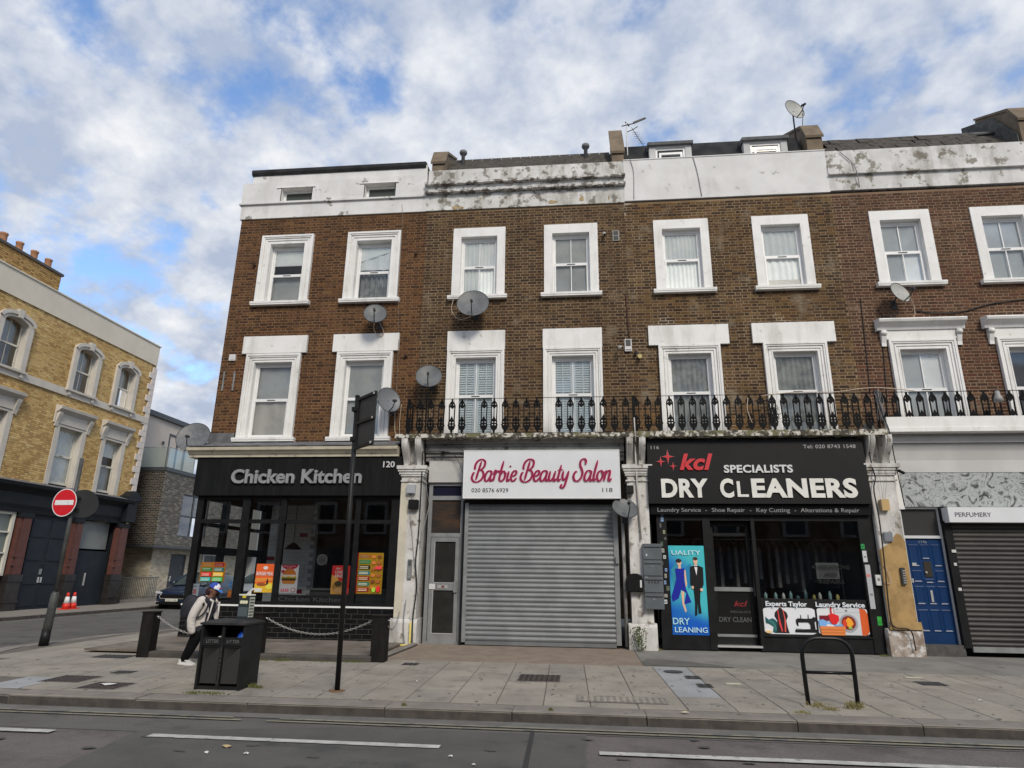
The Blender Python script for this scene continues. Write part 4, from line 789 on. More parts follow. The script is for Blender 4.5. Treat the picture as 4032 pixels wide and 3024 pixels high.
beige = mat('bare_beige_render', s2l((176, 146, 98)), s2l((150, 122, 80)), 4, rough=.95, bump=.4, bscale=30, stain=s2l((124, 98, 62)), sscale=3, slo=.58, shi=.75)
MB().prism([(5.90, .62), (6.415, .62), (6.415, 2.20), (6.36, 2.32), (6.28, 2.36), (6.20, 2.26), (6.10, 2.15), (6.0, 2.10), (5.90, 2.02)], -.632, -.618).build('bare_render_patch', beige, PR)
MB().prism([(5.86, .56), (6.46, .56), (6.44, .70), (5.90, .70)], -.72, -.66).build('bare_render_ledge', beige, PR)

# ================================================================== no. 118: shuttered salon
h = HOUSES[1]
sc = MB(); sc.box(-4.02, 1.00, -.84, .0, 4.335, 4.425); sc.build('balcony_slab', slab_m, h)
cm = MB()
for z0, z1, y in ((4.25, 4.333, -.60), (4.17, 4.245, -.52), (4.06, 4.165, -.56), (3.98, 4.055, -.50), (3.88, 3.975, -.46)): cm.box(-3.38, .985, y, 0, z0, z1)
cm.build('entablature', grey_paint, h)
MB().box(-3.30, -2.46, -.47, -.36, 3.41, 3.88).build('fascia_panel', mat('pale_panel', (.52, .515, .50), (.45, .445, .43), 2, rough=.6, stain=(.3, .29, .27), sscale=6, slo=.63, shi=.72), h)
d = MB(); YD = -.40
for a, b in ((-3.29, -3.21), (-2.57, -2.50)): d.box(a, b, YD, YD + .08, .08, 3.40)
for z0, z1 in ((3.34, 3.40), (3.03, 3.12), (2.24, 2.32), (.08, .13)): d.box(-3.21, -2.57, YD, YD + .08, z0, z1)
DF = d.build('door_frame', alu, h)
rect(MB(), -3.21, -2.57, 3.12, 3.34, YD + .04).build('pane', mat('dark_blue_glass', (.012, .014, .03), rough=.08), DF)
rect(MB(), -3.21, -2.57, 2.32, 3.03, YD + .04).build('pane', mat('brown_dusk_glass', (.035, .032, .03), (.085, .05, .032), .9, .45, .7, rough=.12, zscale=3), DF)
dl = MB(); dl.box(-3.20, -3.12, YD + .01, YD + .06, .13, 2.235); dl.box(-2.66, -2.58, YD + .01, YD + .06, .13, 2.235)
for z0, z1 in ((2.14, 2.235), (1.14, 1.28), (.13, .27)): dl.box(-3.12, -2.66, YD + .01, YD + .06, z0, z1)
DR = dl.build('door', alu, h)
for z0, z1 in ((1.28, 2.14), (.27, 1.14)):
    rect(MB(), -3.12, -2.66, z0, z1, YD + .04).build('pane', mat('dark_door_glass', (.022, .022, .02), (.03, .03, .027), 3, rough=.12), DR)
    b_ = MB(); b_.box(-3.125, -3.105, YD + .0, YD + .03, z0, z1); b_.box(-3.105, -2.66, YD + .0, YD + .03, z0 - .002, z0 + .02); b_.build('glazing_bead', chrome, DR)
MB().box(-3.02, -2.80, YD - .004, YD + .012, 1.175, 1.245).build('letter_plate', chrome, DR); MB().box(-3.20, -3.07, YD - .003, YD + .012, 1.16, 1.27).build('sticker', flat((205, 205, 205)), DR); MB().box(-2.67, -2.60, YD - .03, YD + .012, 1.10, 1.32).build('lock', alu, DR); MB().box(-2.93, -2.87, YD - .007, YD - .0041, 1.19, 1.235).build('number_plate', flat((110, 60, 50)), DR)
MB().box(-3.31, -2.46, -.42, -.30, .0, .08).build('door_step', grey_paint, h)
MB().box(-2.50, -2.45, -.52, -.3, .08, 3.0).build('mullion', black_paint, h)
# roller shutter, slat by slat
shm = mat('galvanised_shutter', (.215, .225, .23), (.175, .183, .188), 2.5, rough=.45, metal=.35, stain=(.2, .205, .21), sscale=8, slo=.62, shi=.75)
def shutter(hs, x0, x1, z0, z1, y, pitch, m, gm, amp=.02, gl=.08, gr=.10):
    g = MB(); g.box(x0 + .02, x1 - .02, y + .03, y + .05, z0, z1 + .05); G_ = g.build('roller_shutter', gm, hs)
    MB().box(x0 - gl, x0 - .002, y - .035, y + .06, z0 - .03, z1 + .05).build('guide_rail', gm, G_); MB().box(x1 + .002, x1 + gr, y - .035, y + .06, z0 - .03, z1 + .05).build('guide_rail', gm, G_)
    sl = MB(); prof = [(0, 0), (-amp * .55, .08), (-amp, .3), (-amp, .52), (-amp * .6, .74), (-.001, .88), (.002, .995)]; n = len(prof); p = [(x0 - .01, y + a, b * pitch) for a, b in prof] + [(x1 + .01, y + a, b * pitch) for a, b in prof]
    sl.faces(p, [(k, n + k, n + k + 1, k + 1) for k in range(n - 1)]); me = sl.mesh('slat', m, False); k = 0
    while z0 + k * pitch < z1: obj('slat', me, G_, (0, random.uniform(-.003, .003), z0 + k * pitch)); k += 1
    return G_
G1 = shutter(h, -2.37, .70, .17, 2.90, -.50, .0945, shm, alu, .018)
MB().box(-2.37, .70, -.53, -.48, .095, .168).build('bottom_rail', shm, G1)
MB().box(-2.45, .82, -.50, -.2, 2.93, 3.9).build('shutter_box', black_paint, h)
MB().box(.73, .80, -.60, -.535, 1.72, 1.86).build('lock_box', alu, G1)
t = thing('shop_sign', 'white box sign with crimson script reading Barbie Beauty Salon', 'sign', (-.8, -.8, 3.03))
MB().box(-2.46, .86, -.80, -.62, 3.03, 4.045).build('panel', mat('white_sign_panel', (.70, .715, .73), (.66, .675, .69), 1.5, rough=.35), t)
fz = MB(); fz.box(-2.468, -2.455, -.806, -.62, 3.022, 4.053); fz.box(.855, .868, -.806, -.62, 3.022, 4.053); fz.box(-2.455, .855, -.806, -.62, 3.022, 3.034); fz.box(-2.455, .855, -.806, -.62, 4.041, 4.053); fz.build('trim', pvc, t)
SCR = {'B': ([[(.66, 1.95), (.56, 1.3), (.47, .7), (.40, .10)], [(.10, 1.10), (.02, 1.45), (.18, 1.9), (.62, 2.12), (1.06, 1.92), (1.1, 1.48), (.84, 1.14), (.60, 1.05), (.95, 1.0), (1.18, .62), (1.02, .16), (.6, -.08), (.18, -.02), (-.1, .3), (-.04, .72), (.12, .86)]], 1.32),
 'a': ([[(.74, .80), (.55, .99), (.25, .9), (.08, .5), (.15, .1), (.4, .02), (.66, .4), (.80, .97)], [(.80, .97), (.72, .5), (.72, .12), (.86, .02), (1.02, .22)]], .96), 'r': ([[(.0, .62), (.2, 1.02), (.22, .9), (.18, .4), (.15, 0)], [(.2, .6), (.4, .92), (.6, .97), (.64, .8)]], .68),
 'b': ([[(.27, 1.95), (.18, 1.2), (.12, .5), (.16, .12), (.4, 0), (.68, .25), (.7, .65), (.5, .95), (.3, .85), (.16, .55)], [(.66, .72), (.88, .78)]], .88), 'i': ([[(.2, .97), (.14, .45), (.17, .08), (.3, .02), (.47, .24)], [(.25, 1.36), (.28, 1.5)]], .47),
 'e': ([[(.1, .45), (.45, .55), (.62, .80), (.45, 1.0), (.2, .85), (.08, .45), (.2, .08), (.45, .02), (.74, .32)]], .74), 'u': ([[(.15, .97), (.1, .4), (.2, .05), (.42, .08), (.62, .4), (.72, .97)], [(.72, .97), (.64, .4), (.68, .05), (.82, .04), (.97, .24)]], .96),
 't': ([[(.32, 1.55), (.22, .8), (.16, .25), (.28, .02), (.52, .22)], [(.0, 1.02), (.58, 1.10)]], .54), 'y': ([[(.12, .97), (.1, .45), (.25, .12), (.45, .2), (.62, .5), (.72, .97)], [(.72, .97), (.62, .2), (.5, -.4), (.3, -.65), (.08, -.52), (.2, -.28)]], .9),
 'S': ([[(1.02, 1.55), (1.03, 1.92), (.78, 2.12), (.46, 1.92), (.46, 1.5), (.68, 1.15), (.84, .75), (.74, .28), (.4, .0), (.05, .1), (-.12, .5), (.05, .86), (.24, .88)]], 1.06), 'l': ([[(.32, 1.97), (.2, 1.1), (.14, .35), (.22, .03), (.45, .24)]], .44),
 'o': ([[(.45, 1.0), (.15, .8), (.08, .35), (.3, 0), (.6, .2), (.68, .65), (.45, 1.0), (.62, .84), (.88, .86)]], .8), 'n': ([[(.18, 1.02), (.14, .5), (.1, 0)], [(.14, .5), (.35, .88), (.58, .97), (.63, .65), (.58, .2), (.7, .02), (.92, .24)]], .92)}
def catmull(P, n=7):
    P = [Vector(p) for p in P]; P = [P[0] * 2 - P[1]] + P + [P[-1] * 2 - P[-2]]; out = []
    for i in range(1, len(P) - 2):
        for k in range(n):
            t = k / n; a, b, c, d = P[i - 1:i + 3]; out.append(.5 * ((2 * b) + (c - a) * t + (2 * a - 5 * b + 4 * c - d) * t * t + (3 * b - a - 3 * c + d) * t ** 3))
    out.append(P[-2]); return out
def script(s, x0, x1, z0, xh, y, grow=0.0):
    m = MB(); pen = 0; S_ = []
    for ch in s:
        if ch == ' ': pen += .55; continue
        for st in SCR[ch][0]: S_.append([(px + pen, pz) for px, pz in catmull(st)])
        pen += SCR[ch][1]
    allx = [p[0] + .2 * p[1] for st in S_ for p in st]; a, b = min(allx), max(allx); sx = (x1 - x0) / (b - a); k = 0
    for st in S_:
        L_, R_ = [], []
        for i, (px, pz) in enumerate(st):
            q0 = st[max(0, i - 1)]; q1 = st[min(len(st) - 1, i + 1)]; dx, dz = (q1[0] - q0[0]), (q1[1] - q0[1]); l = math.hypot(dx, dz) or 1
            tp = min(1, .35 + i * .2, .35 + (len(st) - 1 - i) * .2); w_ = (.035 + .075 * abs(dz / l)) * tp + grow; nx, nz = -dz / l * w_, dx / l * w_; k += 1; yy = y - k * .000012
            f = lambda A, B: (x0 + (A + .2 * B - a) * sx, yy, z0 + B * xh)
            L_.append(f(px + nx, pz + nz)); R_.append(f(px - nx, pz - nz))
        for i in range(len(st) - 1): m.poly([L_[i], L_[i + 1], R_[i + 1], R_[i]])
    return m
script('Barbie Beauty Salon', -2.29, .70, 3.385, .222, -.803, .06).build('lettering_outline', flat((240, 200, 214)), t, False)
script('Barbie Beauty Salon', -2.28, .69, 3.385, .222, -.812, .020).build('lettering', flat((128, 14, 58)), t, False)
blk = flat((28, 26, 28))
text(t, 'phone_number', '020 8576 6929', -2.28, -1.49, 3.15, 3.235, -.803, blk, .002, .006); text(t, 'house_number', '118', .49, .70, 3.155, 3.24, -.803, blk, .002, .006)

# ================================================================== no. 116: dry cleaners
h = HOUSES[2]
sc = MB(); sc.box(1.005, 6.30, -.86, .0, 4.315, 4.435); sc.build('balcony_slab', slab_m, h)
MB().box(1.50, 5.86, -.50, 0, 4.20, 4.31).build('entablature', grey_paint, h)
dcb = mat('dark_shopfront_paint', (.008, .008, .0085), (.013, .0135, .014), 4, rough=.5, spec=.2)
f = MB(); dp = [(1.60, 1.80), (2.53, 2.68), (3.50, 3.57), (5.60, 5.80)]
for a, b in dp: f.box(a, b, YS, YS + .12, .1, 2.75)
f.box(1.80, 5.60, YS + .01, YS + .10, 2.60, 2.75); f.box(1.80, 2.53, YS + .02, YS + .1, .1, .36); f.box(3.57, 5.60, YS + .02, YS + .1, .1, .37); f.box(3.57, 5.60, YS - .01, YS + .12, .372, .40); f.box(5.80, 5.90, YS + .02, YS + .1, .1, 2.75)
DC = f.build('shopfront_frame', dcb, h)
for a, b, z0, z1 in ((1.80, 2.53, .36, 2.60), (3.57, 5.60, 1.08, 2.60)): rect(MB(), a, b, z0, z1, YS + .07).build('pane', glass_shop, DC)
it = MB(); it.box(1.45, 6.1, -.42, 4.0, .0, .16); it.box(1.45, 6.1, -.42, 4.0, 2.9, 3.0); it.box(1.45, 6.1, 4.0, 4.1, .1, 3); it.box(1.45, 1.5, -.4, 4, .1, 3); it.box(6.05, 6.1, -.4, 4, .1, 3); it.build('shop_interior', dark_in, h)
d = MB(); d.box(2.69, 2.76, YS + .18, YS + .24, .2, 2.58); d.box(3.42, 3.49, YS + .18, YS + .24, .2, 2.58)
for z0, z1 in ((2.30, 2.36), (2.5, 2.58), (1.20, 1.29), (.2, .34)): d.box(2.76, 3.42, YS + .18, YS + .24, z0, z1)
DD = d.build('door', dcb, h); MB().box(2.70, 3.48, YS + .175, YS + .185, 1.205, 1.285).build('door_bar', alu, DD); MB().box(2.70, 3.48, YS + .172, YS + .185, .34, .39).build('kick_bar', alu, DD)
rect(MB(), 2.76, 3.42, 1.29, 2.30, YS + .21).build('pane', glass_shop, DD); MB().box(2.76, 3.42, YS + .205, YS + .22, .39, 1.2).build('lower_panel', mat('black_door_panel', (.012, .012, .012), rough=.2), DD); rect(MB(), 2.76, 3.42, 2.36, 2.5, YS + .21).build('pane', glass_shop, DD)
text(DD, 'lettering', 'DRY CLEAN', 2.77, 3.40, .62, .71, YS + .20, flat((92, 94, 96)), .002, .01); text(DD, 'lettering', 'SPECIALISTS', 3.0, 3.4, .79, .83, YS + .20, flat((84, 84, 84)), .002, .005); text(DD, 'lettering', 'kcl', 3.08, 3.35, .92, 1.02, YS + .20, flat((120, 30, 36)), .002, .02, .3)
MB().box(2.66, 3.52, YS - .02, YS + .2, .16, .195).build('threshold', chrome, DC)
# signs
def star(cx, cz, r, k=.26): return [(cx + (r if j % 2 == 0 else r * k) * math.sin(j * math.pi / 4), cz + (r * 1.15 if j % 2 == 0 else r * k) * math.cos(j * math.pi / 4)) for j in range(8)]
t = thing('shop_sign', 'large black sign reading kcl Specialists Dry Cleaners with red stars', 'sign', (3.65, -.75, 2.72))
MB().prism([(-.53, 2.925), (-.75, 2.925), (-.70, 4.25), (-.53, 4.25)], 1.46, 5.85, 'x').build('panel', mat('black_sign_panel', (.006, .006, .0065), (.009, .009, .0095), 1, rough=.5, spec=.2), t)
MB().prism([(-.50, 2.715), (-.64, 2.715), (-.66, 2.90), (-.50, 2.90)], 1.48, 5.85, 'x').build('lower_panel', MATS['black_sign_panel'], t)
lean = Matrix.Translation((0, -.75, 2.925)) @ Matrix.Rotation(math.atan2(-.05, 1.325), 4, 'X') @ Matrix.Translation((0, .75, -2.925))
wl_ = mat('cream_letters', (.74, .73, .68), (.66, .65, .60), 4, rough=.5, emit=.0); rl_ = flat((176, 36, 44)); gl_ = flat((150, 150, 152))
def tl(nm, s, x0, x1, z0, z1, m, bold=0, sh=0, dep=.03): text(t, nm, s, x0, x1, z0, z1, -.75 - dep, m, dep, bold, sh, 1.06, lean)
tl('lettering', 'DRY', 1.71, 2.66, 3.065, 3.435, wl_, .040); tl('lettering', 'C', 2.90, 3.17, 3.065, 3.435, wl_, .040); tl('damaged_letter', 'L', 3.24, 3.46, 3.065, 3.38, wl_, .012); tl('lettering', 'EANERS', 3.53, 5.60, 3.065, 3.435, wl_, .040)
tl('lettering', 'SPECIALISTS', 3.01, 4.39, 3.565, 3.72, flat((205, 205, 204)), .03); tl('house_number', '116', 1.54, 1.71, 4.075, 4.145, gl_, .01, 0, .004); tl('phone_number', 'Tel: 020 8743 1548', 4.66, 5.70, 4.07, 4.145, gl_, .01, 0, .004)
tl('red_lettering', 'kcl', 2.11, 2.80, 3.635, 3.965, rl_, .035, .28)
for cx, cz, r in ((1.88, 3.905, .125), (1.73, 3.80, .09), (1.98, 3.70, .075)):
    q = MB(); q.prism(star(cx, cz, r), -.77, -.752); q.xf(lean); q.build('red_star', rl_, t); q = MB(); q.prism(star(cx, cz, r * 1.18, .30), -.757, -.7508); q.xf(lean); q.build('star_outline', flat((120, 110, 112)), t)
for s, a, b in (('Laundry Service', 1.62, 2.50), ('-', 2.59, 2.62), ('Shoe Repair', 2.72, 3.38), ('-', 3.475, 3.51), ('Key Cutting', 3.61, 4.27), ('-', 4.36, 4.39), ('Alterations & Repair', 4.48, 5.62)): text(t, 'lettering', s, a, b, 2.765, 2.845, -.664, flat((140, 140, 142)), .004, .004)
# blue poster with a couple in evening dress
bp = mat('blue_gradient_print', s2l((70, 186, 196)), s2l((14, 92, 190)), 1.1, .38, .62, rough=.4, detail=1)
SK = (206, 168, 140); NV = (16, 30, 140); BKc = (14, 14, 18)
cp = [('shadow', (38, 128, 150), [(.04, .72), (.2, .80), (.26, .70), (.3, .5), (.1, .5)]), ('shadow', (30, 116, 160), [(.44, .74), (.6, .8), (.62, .56), (.5, .5)]),
      ('legs', SK, [(.30, .48), (.38, .48), (.36, .36), (.42, .26), (.38, .245), (.31, .34)]), ('arm', SK, [(.40, .72), (.45, .72), (.47, .56), (.43, .52)]), ('dress', NV, [(.16, .735), (.42, .74), (.40, .60), (.44, .50), (.56, .36), (.36, .335), (.44, .46), (.3, .50), (.22, .40), (.05, .36), (.02, .42), (.12, .54), (.18, .62)]), ('neck', SK, [(.25, .735), (.33, .735), (.32, .79), (.26, .79)]), ('face', SK, ell(.285, .805, .065, .034)), ('hair', (40, 28, 24), ell(.27, .825, .08, .024)),
      ('trousers', BKc, [(.64, .54), (.84, .54), (.80, .36), (.82, .24), (.74, .235), (.73, .38), (.70, .22), (.64, .21), (.66, .36)]), ('jacket', BKc, [(.58, .755), (.70, .775), (.80, .775), (.94, .75), (.93, .56), (.86, .50), (.64, .50), (.60, .54), (.56, .56)]), ('shirt', (232, 232, 234), [(.69, .775), (.79, .775), (.75, .66)]), ('bow_tie', BKc, [(.70, .755), (.79, .755), (.79, .768), (.70, .768)]), ('neck', SK, [(.70, .775), (.78, .775), (.77, .80), (.71, .80)]), ('face', SK, ell(.74, .825, .06, .036)), ('hair', (70, 46, 30), ell(.74, .85, .065, .02)), ('hand', SK, ell(.62, .525, .03, .018)), ('hand', SK, ell(.86, .50, .04, .018))]
poster('blue poster of a couple in evening dress reading quality dry cleaning', 1.81, 2.525, .37, 2.09, YS + .01, bp, cp, [('lettering', (190, 226, 236), 'UALITY', .08, .90, .895, .945, .012), ('lettering', (176, 222, 230), 'DRY', .02, .48, .115, .185, .012), ('lettering', (186, 224, 236), 'LEANING', .06, .95, .03, .085, .012)])
WHT = (226, 228, 232)
lw = [('print', WHT, rrect(.015, .500, .03, .76, .07)), ('print', WHT, rrect(.52, .985, .03, .78, .07)), ('orange_block', (196, 84, 36), [(.915, .03), (.965, .05), (.985, .14), (.985, .62), (.965, .74), (.915, .78)]),
      ('fabric', (34, 86, 88), [(.03, .50), (.06, .42), (.10, .46), (.13, .40), (.15, .24), (.165, .10), (.12, .05), (.09, .08), (.10, .22), (.06, .30), (.03, .32)]), ('fabric_fold', (62, 120, 118), [(.05, .40), (.09, .40), (.12, .30), (.13, .14), (.11, .12), (.10, .28)]),
      ('mannequin', (34, 28, 30), [(.155, .70), (.172, .75), (.185, .75), (.20, .70), (.235, .62), (.245, .52), (.225, .40), (.232, .22), (.245, .06), (.125, .06), (.135, .22), (.14, .40), (.118, .52), (.125, .62)]), ('stand', (176, 96, 70), [(.174, .75), (.183, .75), (.182, .79), (.175, .79)]), ('tape', (196, 60, 58), [(.15, .68), (.158, .70), (.163, .5), (.185, .12), (.175, .08), (.155, .3)]), ('tape', (206, 84, 76), [(.205, .69), (.197, .70), (.21, .45), (.20, .10), (.212, .08), (.222, .4)]),
      ('sewing_machine', (20, 20, 23), [(.30, .09), (.505, .09), (.505, .16), (.49, .18), (.487, .36), (.50, .40), (.505, .48), (.485, .52), (.465, .47), (.40, .46), (.335, .47), (.315, .43), (.315, .34), (.325, .26), (.335, .26), (.335, .36), (.43, .36), (.445, .30), (.445, .18), (.32, .17), (.30, .15)]), ('thread', (60, 60, 62), [(.36, .46), (.368, .46), (.366, .56), (.362, .56)]), ('thread', (60, 60, 62), [(.43, .46), (.438, .46), (.436, .58), (.432, .58)]), ('needle_plate', (120, 122, 126), [(.31, .16), (.36, .16), (.36, .19), (.31, .19)]), ('pincushion', (214, 180, 130), ell(.05, .09, .03, .04, 10)),
      ('washing_machine', (206, 208, 212), [(.68, .04), (.912, .04), (.912, .76), (.68, .76)]), ('control_panel', (186, 188, 194), [(.68, .64), (.912, .64), (.912, .66), (.68, .66)]), ('dial', (120, 124, 130), ell(.79, .70, .012, .03, 10)), ('drum', (160, 164, 170), ell(.80, .36, .085, .25)), ('drum', (120, 34, 28), ell(.80, .37, .066, .19)), ('laundry', (222, 150, 40), [(.775, .44), (.80, .52), (.83, .46), (.845, .34), (.81, .24), (.785, .28)]), ('laundry', (196, 60, 40), [(.745, .42), (.77, .48), (.785, .36), (.765, .24), (.745, .3)]), ('laundry', (130, 170, 80), [(.79, .24), (.82, .28), (.83, .22), (.80, .2)]),
      ('hanger', (186, 40, 36), [(.645, .78), (.655, .78), (.655, .60), (.645, .60)]), ('laundry', (202, 34, 36), [(.62, .58), (.66, .62), (.715, .56), (.715, .44), (.69, .34), (.65, .32), (.63, .42)]), ('laundry', (110, 20, 36), [(.54, .56), (.62, .56), (.625, .44), (.60, .42), (.54, .44)]), ('laundry', (112, 160, 208), [(.525, .42), (.56, .46), (.60, .40), (.66, .30), (.73, .34), (.75, .28), (.53, .26)]), ('laundry', (226, 226, 232), [(.60, .34), (.66, .30), (.66, .27), (.59, .27)]), ('basket', (206, 122, 64), [(.54, .03), (.755, .03), (.765, .27), (.53, .27)]), ('basket_weave', (176, 96, 46), [(.54, .09), (.757, .09), (.758, .11), (.54, .11)]), ('basket_weave', (176, 96, 46), [(.535, .17), (.76, .17), (.761, .19), (.535, .19)])]
poster('low black window panel picturing tailoring and a washing machine', 3.57, 5.60, .40, 1.08, YS + .055, (16, 16, 17), lw, [('lettering', (220, 226, 232), 'Experts Taylor', .04, .43, .80, .93, .03), ('lettering', (220, 226, 232), 'Laundry Service', .51, .965, .80, .93, .03)], name='window_panel', cat='sign', th=.02)
t = thing('window_lettering', 'dark lettering reading alterations and repairs on the dry cleaners window', 'lettering', (5.2, YS + .06, 1.4))
for s, a, b, z in (('ALTERATIONS', 4.62, 5.36, 1.66), ('AND', 4.86, 5.10, 1.52), ('REPAIRS', 4.74, 5.22, 1.38)): text(t, 'word', s, a, b, z, z + .075, YS + .062, flat((20, 20, 20)), .002, .01)
poster('grey backing card behind the lettering in the dry cleaners window', 4.72, 5.16, 1.47, 1.78, YS + .10, (70, 72, 72), [('print', (60, 60, 60), [(.1, .1), (.9, .1), (.9, .9), (.1, .9)])], name='card', cat='card')
gcol = [(.05, .05, .055), (.035, .035, .04), (.08, .08, .085), (.03, .035, .05), (.11, .105, .1)]
t = thing('clothes_rail', 'dark clothes rail with garments inside the dry cleaners', 'clothes rail', (3.6, 1.3, .16)); MB().tube([(1.7, 1.3, 2.32), (5.9, 1.3, 2.32)], .015, 6).build('rail', alu, t)
for x in (1.75, 3.6, 5.85): MB().tube([(x, 1.3, .16), (x, 1.3, 2.32)], .015, 6).build('upright', alu, t)
for k in range(22):
    x = 1.95 + k * .175 + random.uniform(-.03, .03); ln = random.uniform(.85, 1.25); g = MB(); g.prism([(1.02, 2.32 - ln), (1.58, 2.32 - ln), (1.56, 2.12), (1.34, 2.27), (1.26, 2.27), (1.04, 2.12)], x - .035, x + .035, 'x'); gm = gcol[k % 5]
    o = one('garment', g, mat('garment_cloth_%d' % (k % 5), gm, tuple(c * 1.5 for c in gm), 9, rough=.9), 'dim cleaned garment hanging on the rail inside the dry cleaners', 'garment', 'garments on the dry cleaners rail')
t = thing('shop_counter', 'cluttered counter behind the dry cleaners window', 'counter', (4.6, .35, .16)); MB().box(3.7, 5.5, .1, .6, .16, 1.05).build('front', mat('brown_counter', (.10, .08, .06), rough=.6), t)
for k in range(11):
    x = 3.75 + k * .155; hh = random.uniform(.06, .2); o = one('counter_bottle', MB().lathe([(.03, 0), (.035, .02), (.035, hh * .7), (.015, hh * .85), (.015, hh)], (x, random.uniform(.15, .4), 1.05), 10), flat(random.choice([(150, 150, 145), (90, 96, 90), (170, 160, 90), (100, 130, 130)])), 'small pale bottle on the counter behind the dry cleaners window', 'bottle', 'bottles on the counter')
# stickers up the frame edges
for k in range(15):
    z = .95 + k * .125; x = 1.66 + random.uniform(-.01, .09); w_ = random.uniform(.04, .07)
    poster('small faded sticker on the left frame of the dry cleaners', x, x + w_, z, z + random.uniform(.05, .10), YS - .003, random.choice([(170, 168, 160), (90, 100, 80), (200, 204, 206), (150, 150, 110), (60, 90, 70), (120, 150, 190), (80, 80, 80)]), [('print', (110, 110, 108), [(.2, .3), (.8, .3), (.8, .6), (.2, .6)])], name='sticker', cat='sticker', group='stickers on the left frame', th=.002)
poster('long white notice strip on the right frame of the dry cleaners', 5.625, 5.72, .92, 1.75, YS - .004, (176, 178, 182), [('print', (190, 110, 104), [(.1, .72), (.8, .72), (.8, .78), (.1, .78)]), ('print', (120, 122, 126), [(.2, .3), (.8, .3), (.8, .34), (.2, .34)])], name='notice', cat='notice')
poster('white notice above the long strip on the right frame', 5.61, 5.69, 1.80, 2.02, YS - .004, (196, 198, 200), [('print', (90, 90, 94), [(.2, .4), (.8, .4), (.8, .5), (.2, .5)])], name='notice', cat='notice')
poster('green sticker on the right frame of the dry cleaners', 5.60, 5.67, 2.05, 2.15, YS - .004, (40, 130, 70), [('print', (30, 110, 56), ell(.5, .5, .3, .3))], name='sticker', cat='sticker')
poster('bright green tape low on the right frame', 5.72, 5.80, .62, .78, YS - .004, (48, 150, 60), [('print', (40, 130, 50), [(.1, .1), (.9, .2), (.9, .6), (.1, .5)])], name='sticker', cat='sticker')

# ================================================================== no. 114: blue door and dark shutter
h = HOUSES[3]
b_ = MB(); b_.box(6.35, 11.6, -.78, -.66, 4.47, 4.70); b_.box(6.35, 11.6, -.80, -.64, 4.385, 4.468); b_.box(6.35, 11.6, -.64, 0, 4.385, 4.43); b_.build('balcony_front', white, h)
lo = MB(); lo.box(6.45, 11.6, -.56, 0, 4.20, 4.33); lo.box(6.45, 11.6, -.52, 0, 4.335, 4.38); lo.prism([(0, 3.60), (-.44, 3.60), (-.43, 3.85), (-.46, 4.05), (-.50, 4.19), (0, 4.19)], 6.45, 11.6, 'x'); lo.build('entablature', mat('pale_grey_paint', (.54, .535, .525), (.47, .465, .455), 1, rough=.6), h)
def graffiti():
    m = bpy.data.materials.new('swirled_marble_fascia'); m.use_nodes = True; N = m.node_tree.nodes; L = m.node_tree.links; b = N['Principled BSDF']; b.inputs['Roughness'].default_value = .5
    g = N.new('ShaderNodeNewGeometry'); n = N.new('ShaderNodeTexNoise'); n.inputs['Scale'].default_value = 3.6; n.inputs['Detail'].default_value = 4; n.inputs['Distortion'].default_value = 2.2; L.new(g.outputs['Position'], n.inputs['Vector'])
    r = N.new('ShaderNodeValToRGB'); r.color_ramp.elements[0].position = .36; r.color_ramp.elements[0].color = (.045, .05, .05, 1); r.color_ramp.elements[1].position = .47; r.color_ramp.elements[1].color = (.37, .39, .385, 1)
    q = r.color_ramp.elements.new(.56); q.color = (.41, .43, .425, 1); q = r.color_ramp.elements.new(.585); q.color = (.12, .13, .13, 1); q = r.color_ramp.elements.new(.61); q.color = (.36, .385, .38, 1)
    L.new(n.outputs['Fac'], r.inputs[0]); L.new(r.outputs[0], b.inputs['Base Color']); return m
for a, b in ((6.60, 8.62), (8.625, 10.6), (10.605, 11.6)): MB().box(a, b, -.45, -.38, 2.90, 3.59).build('fascia_panel', MATS.setdefault('g', graffiti()), h)
MB().box(6.44, 6.60, -.44, -.3, 2.85, 3.6).build('fascia_end', white, h)
t = thing('shop_sign', 'white strip sign with grey capitals reading perfumery over dark shutter', 'sign', (9.4, -.7, 2.57)); MB().box(7.28, 11.5, -.70, -.46, 2.575, 2.87).build('panel', MATS['white_sign_panel'], t); text(t, 'lettering', 'PERFUMERY', 7.40, 8.07, 2.683, 2.765, -.706, flat((96, 90, 100)), .004, 0)
dk = mat('dark_bronze_shutter', (.045, .042, .040), (.035, .033, .031), 3, rough=.5, metal=.2)
G2 = shutter(h, 7.40, 11.3, .27, 2.56, -.48, .088, dk, black_paint, .024, .15, .15); MB().box(7.40, 11.3, -.52, -.47, .17, .268).build('bottom_rail', alu, G2); MB().box(7.25, 11.5, -.46, -.3, 2.57, 2.88).build('shutter_box', black_paint, h)
for z, w_ in ((2.0, .08), (1.75, .05), (1.28, .06)): MB().box(7.31, 7.31 + w_, -.535, -.515, z, z + .055).build('keyswitch', flat((196, 196, 192)), G2)
f = MB(); f.box(6.44, 6.53, -.40, -.28, .12, 2.90); f.box(7.235, 7.262, -.40, -.28, .12, 2.90); f.box(6.53, 7.235, -.40, -.28, 2.275, 2.33); f.box(6.53, 7.235, -.40, -.28, 2.86, 2.90); DF = f.build('door_frame', mat('grey_white_trim', (.60, .61, .62), rough=.5), h)
rect(MB(), 6.53, 7.235, 2.33, 2.86, -.34).build('pane', mat('grey_transom_glass', (.05, .05, .048), rough=.15), DF)
bl = mat('blue_door_paint', (.003, .028, .105), (.004, .034, .12), 3, rough=.35); dr = MB(); dr.box(6.532, 7.233, -.36, -.30, .29, 2.273); BD = dr.build('door', bl, h)
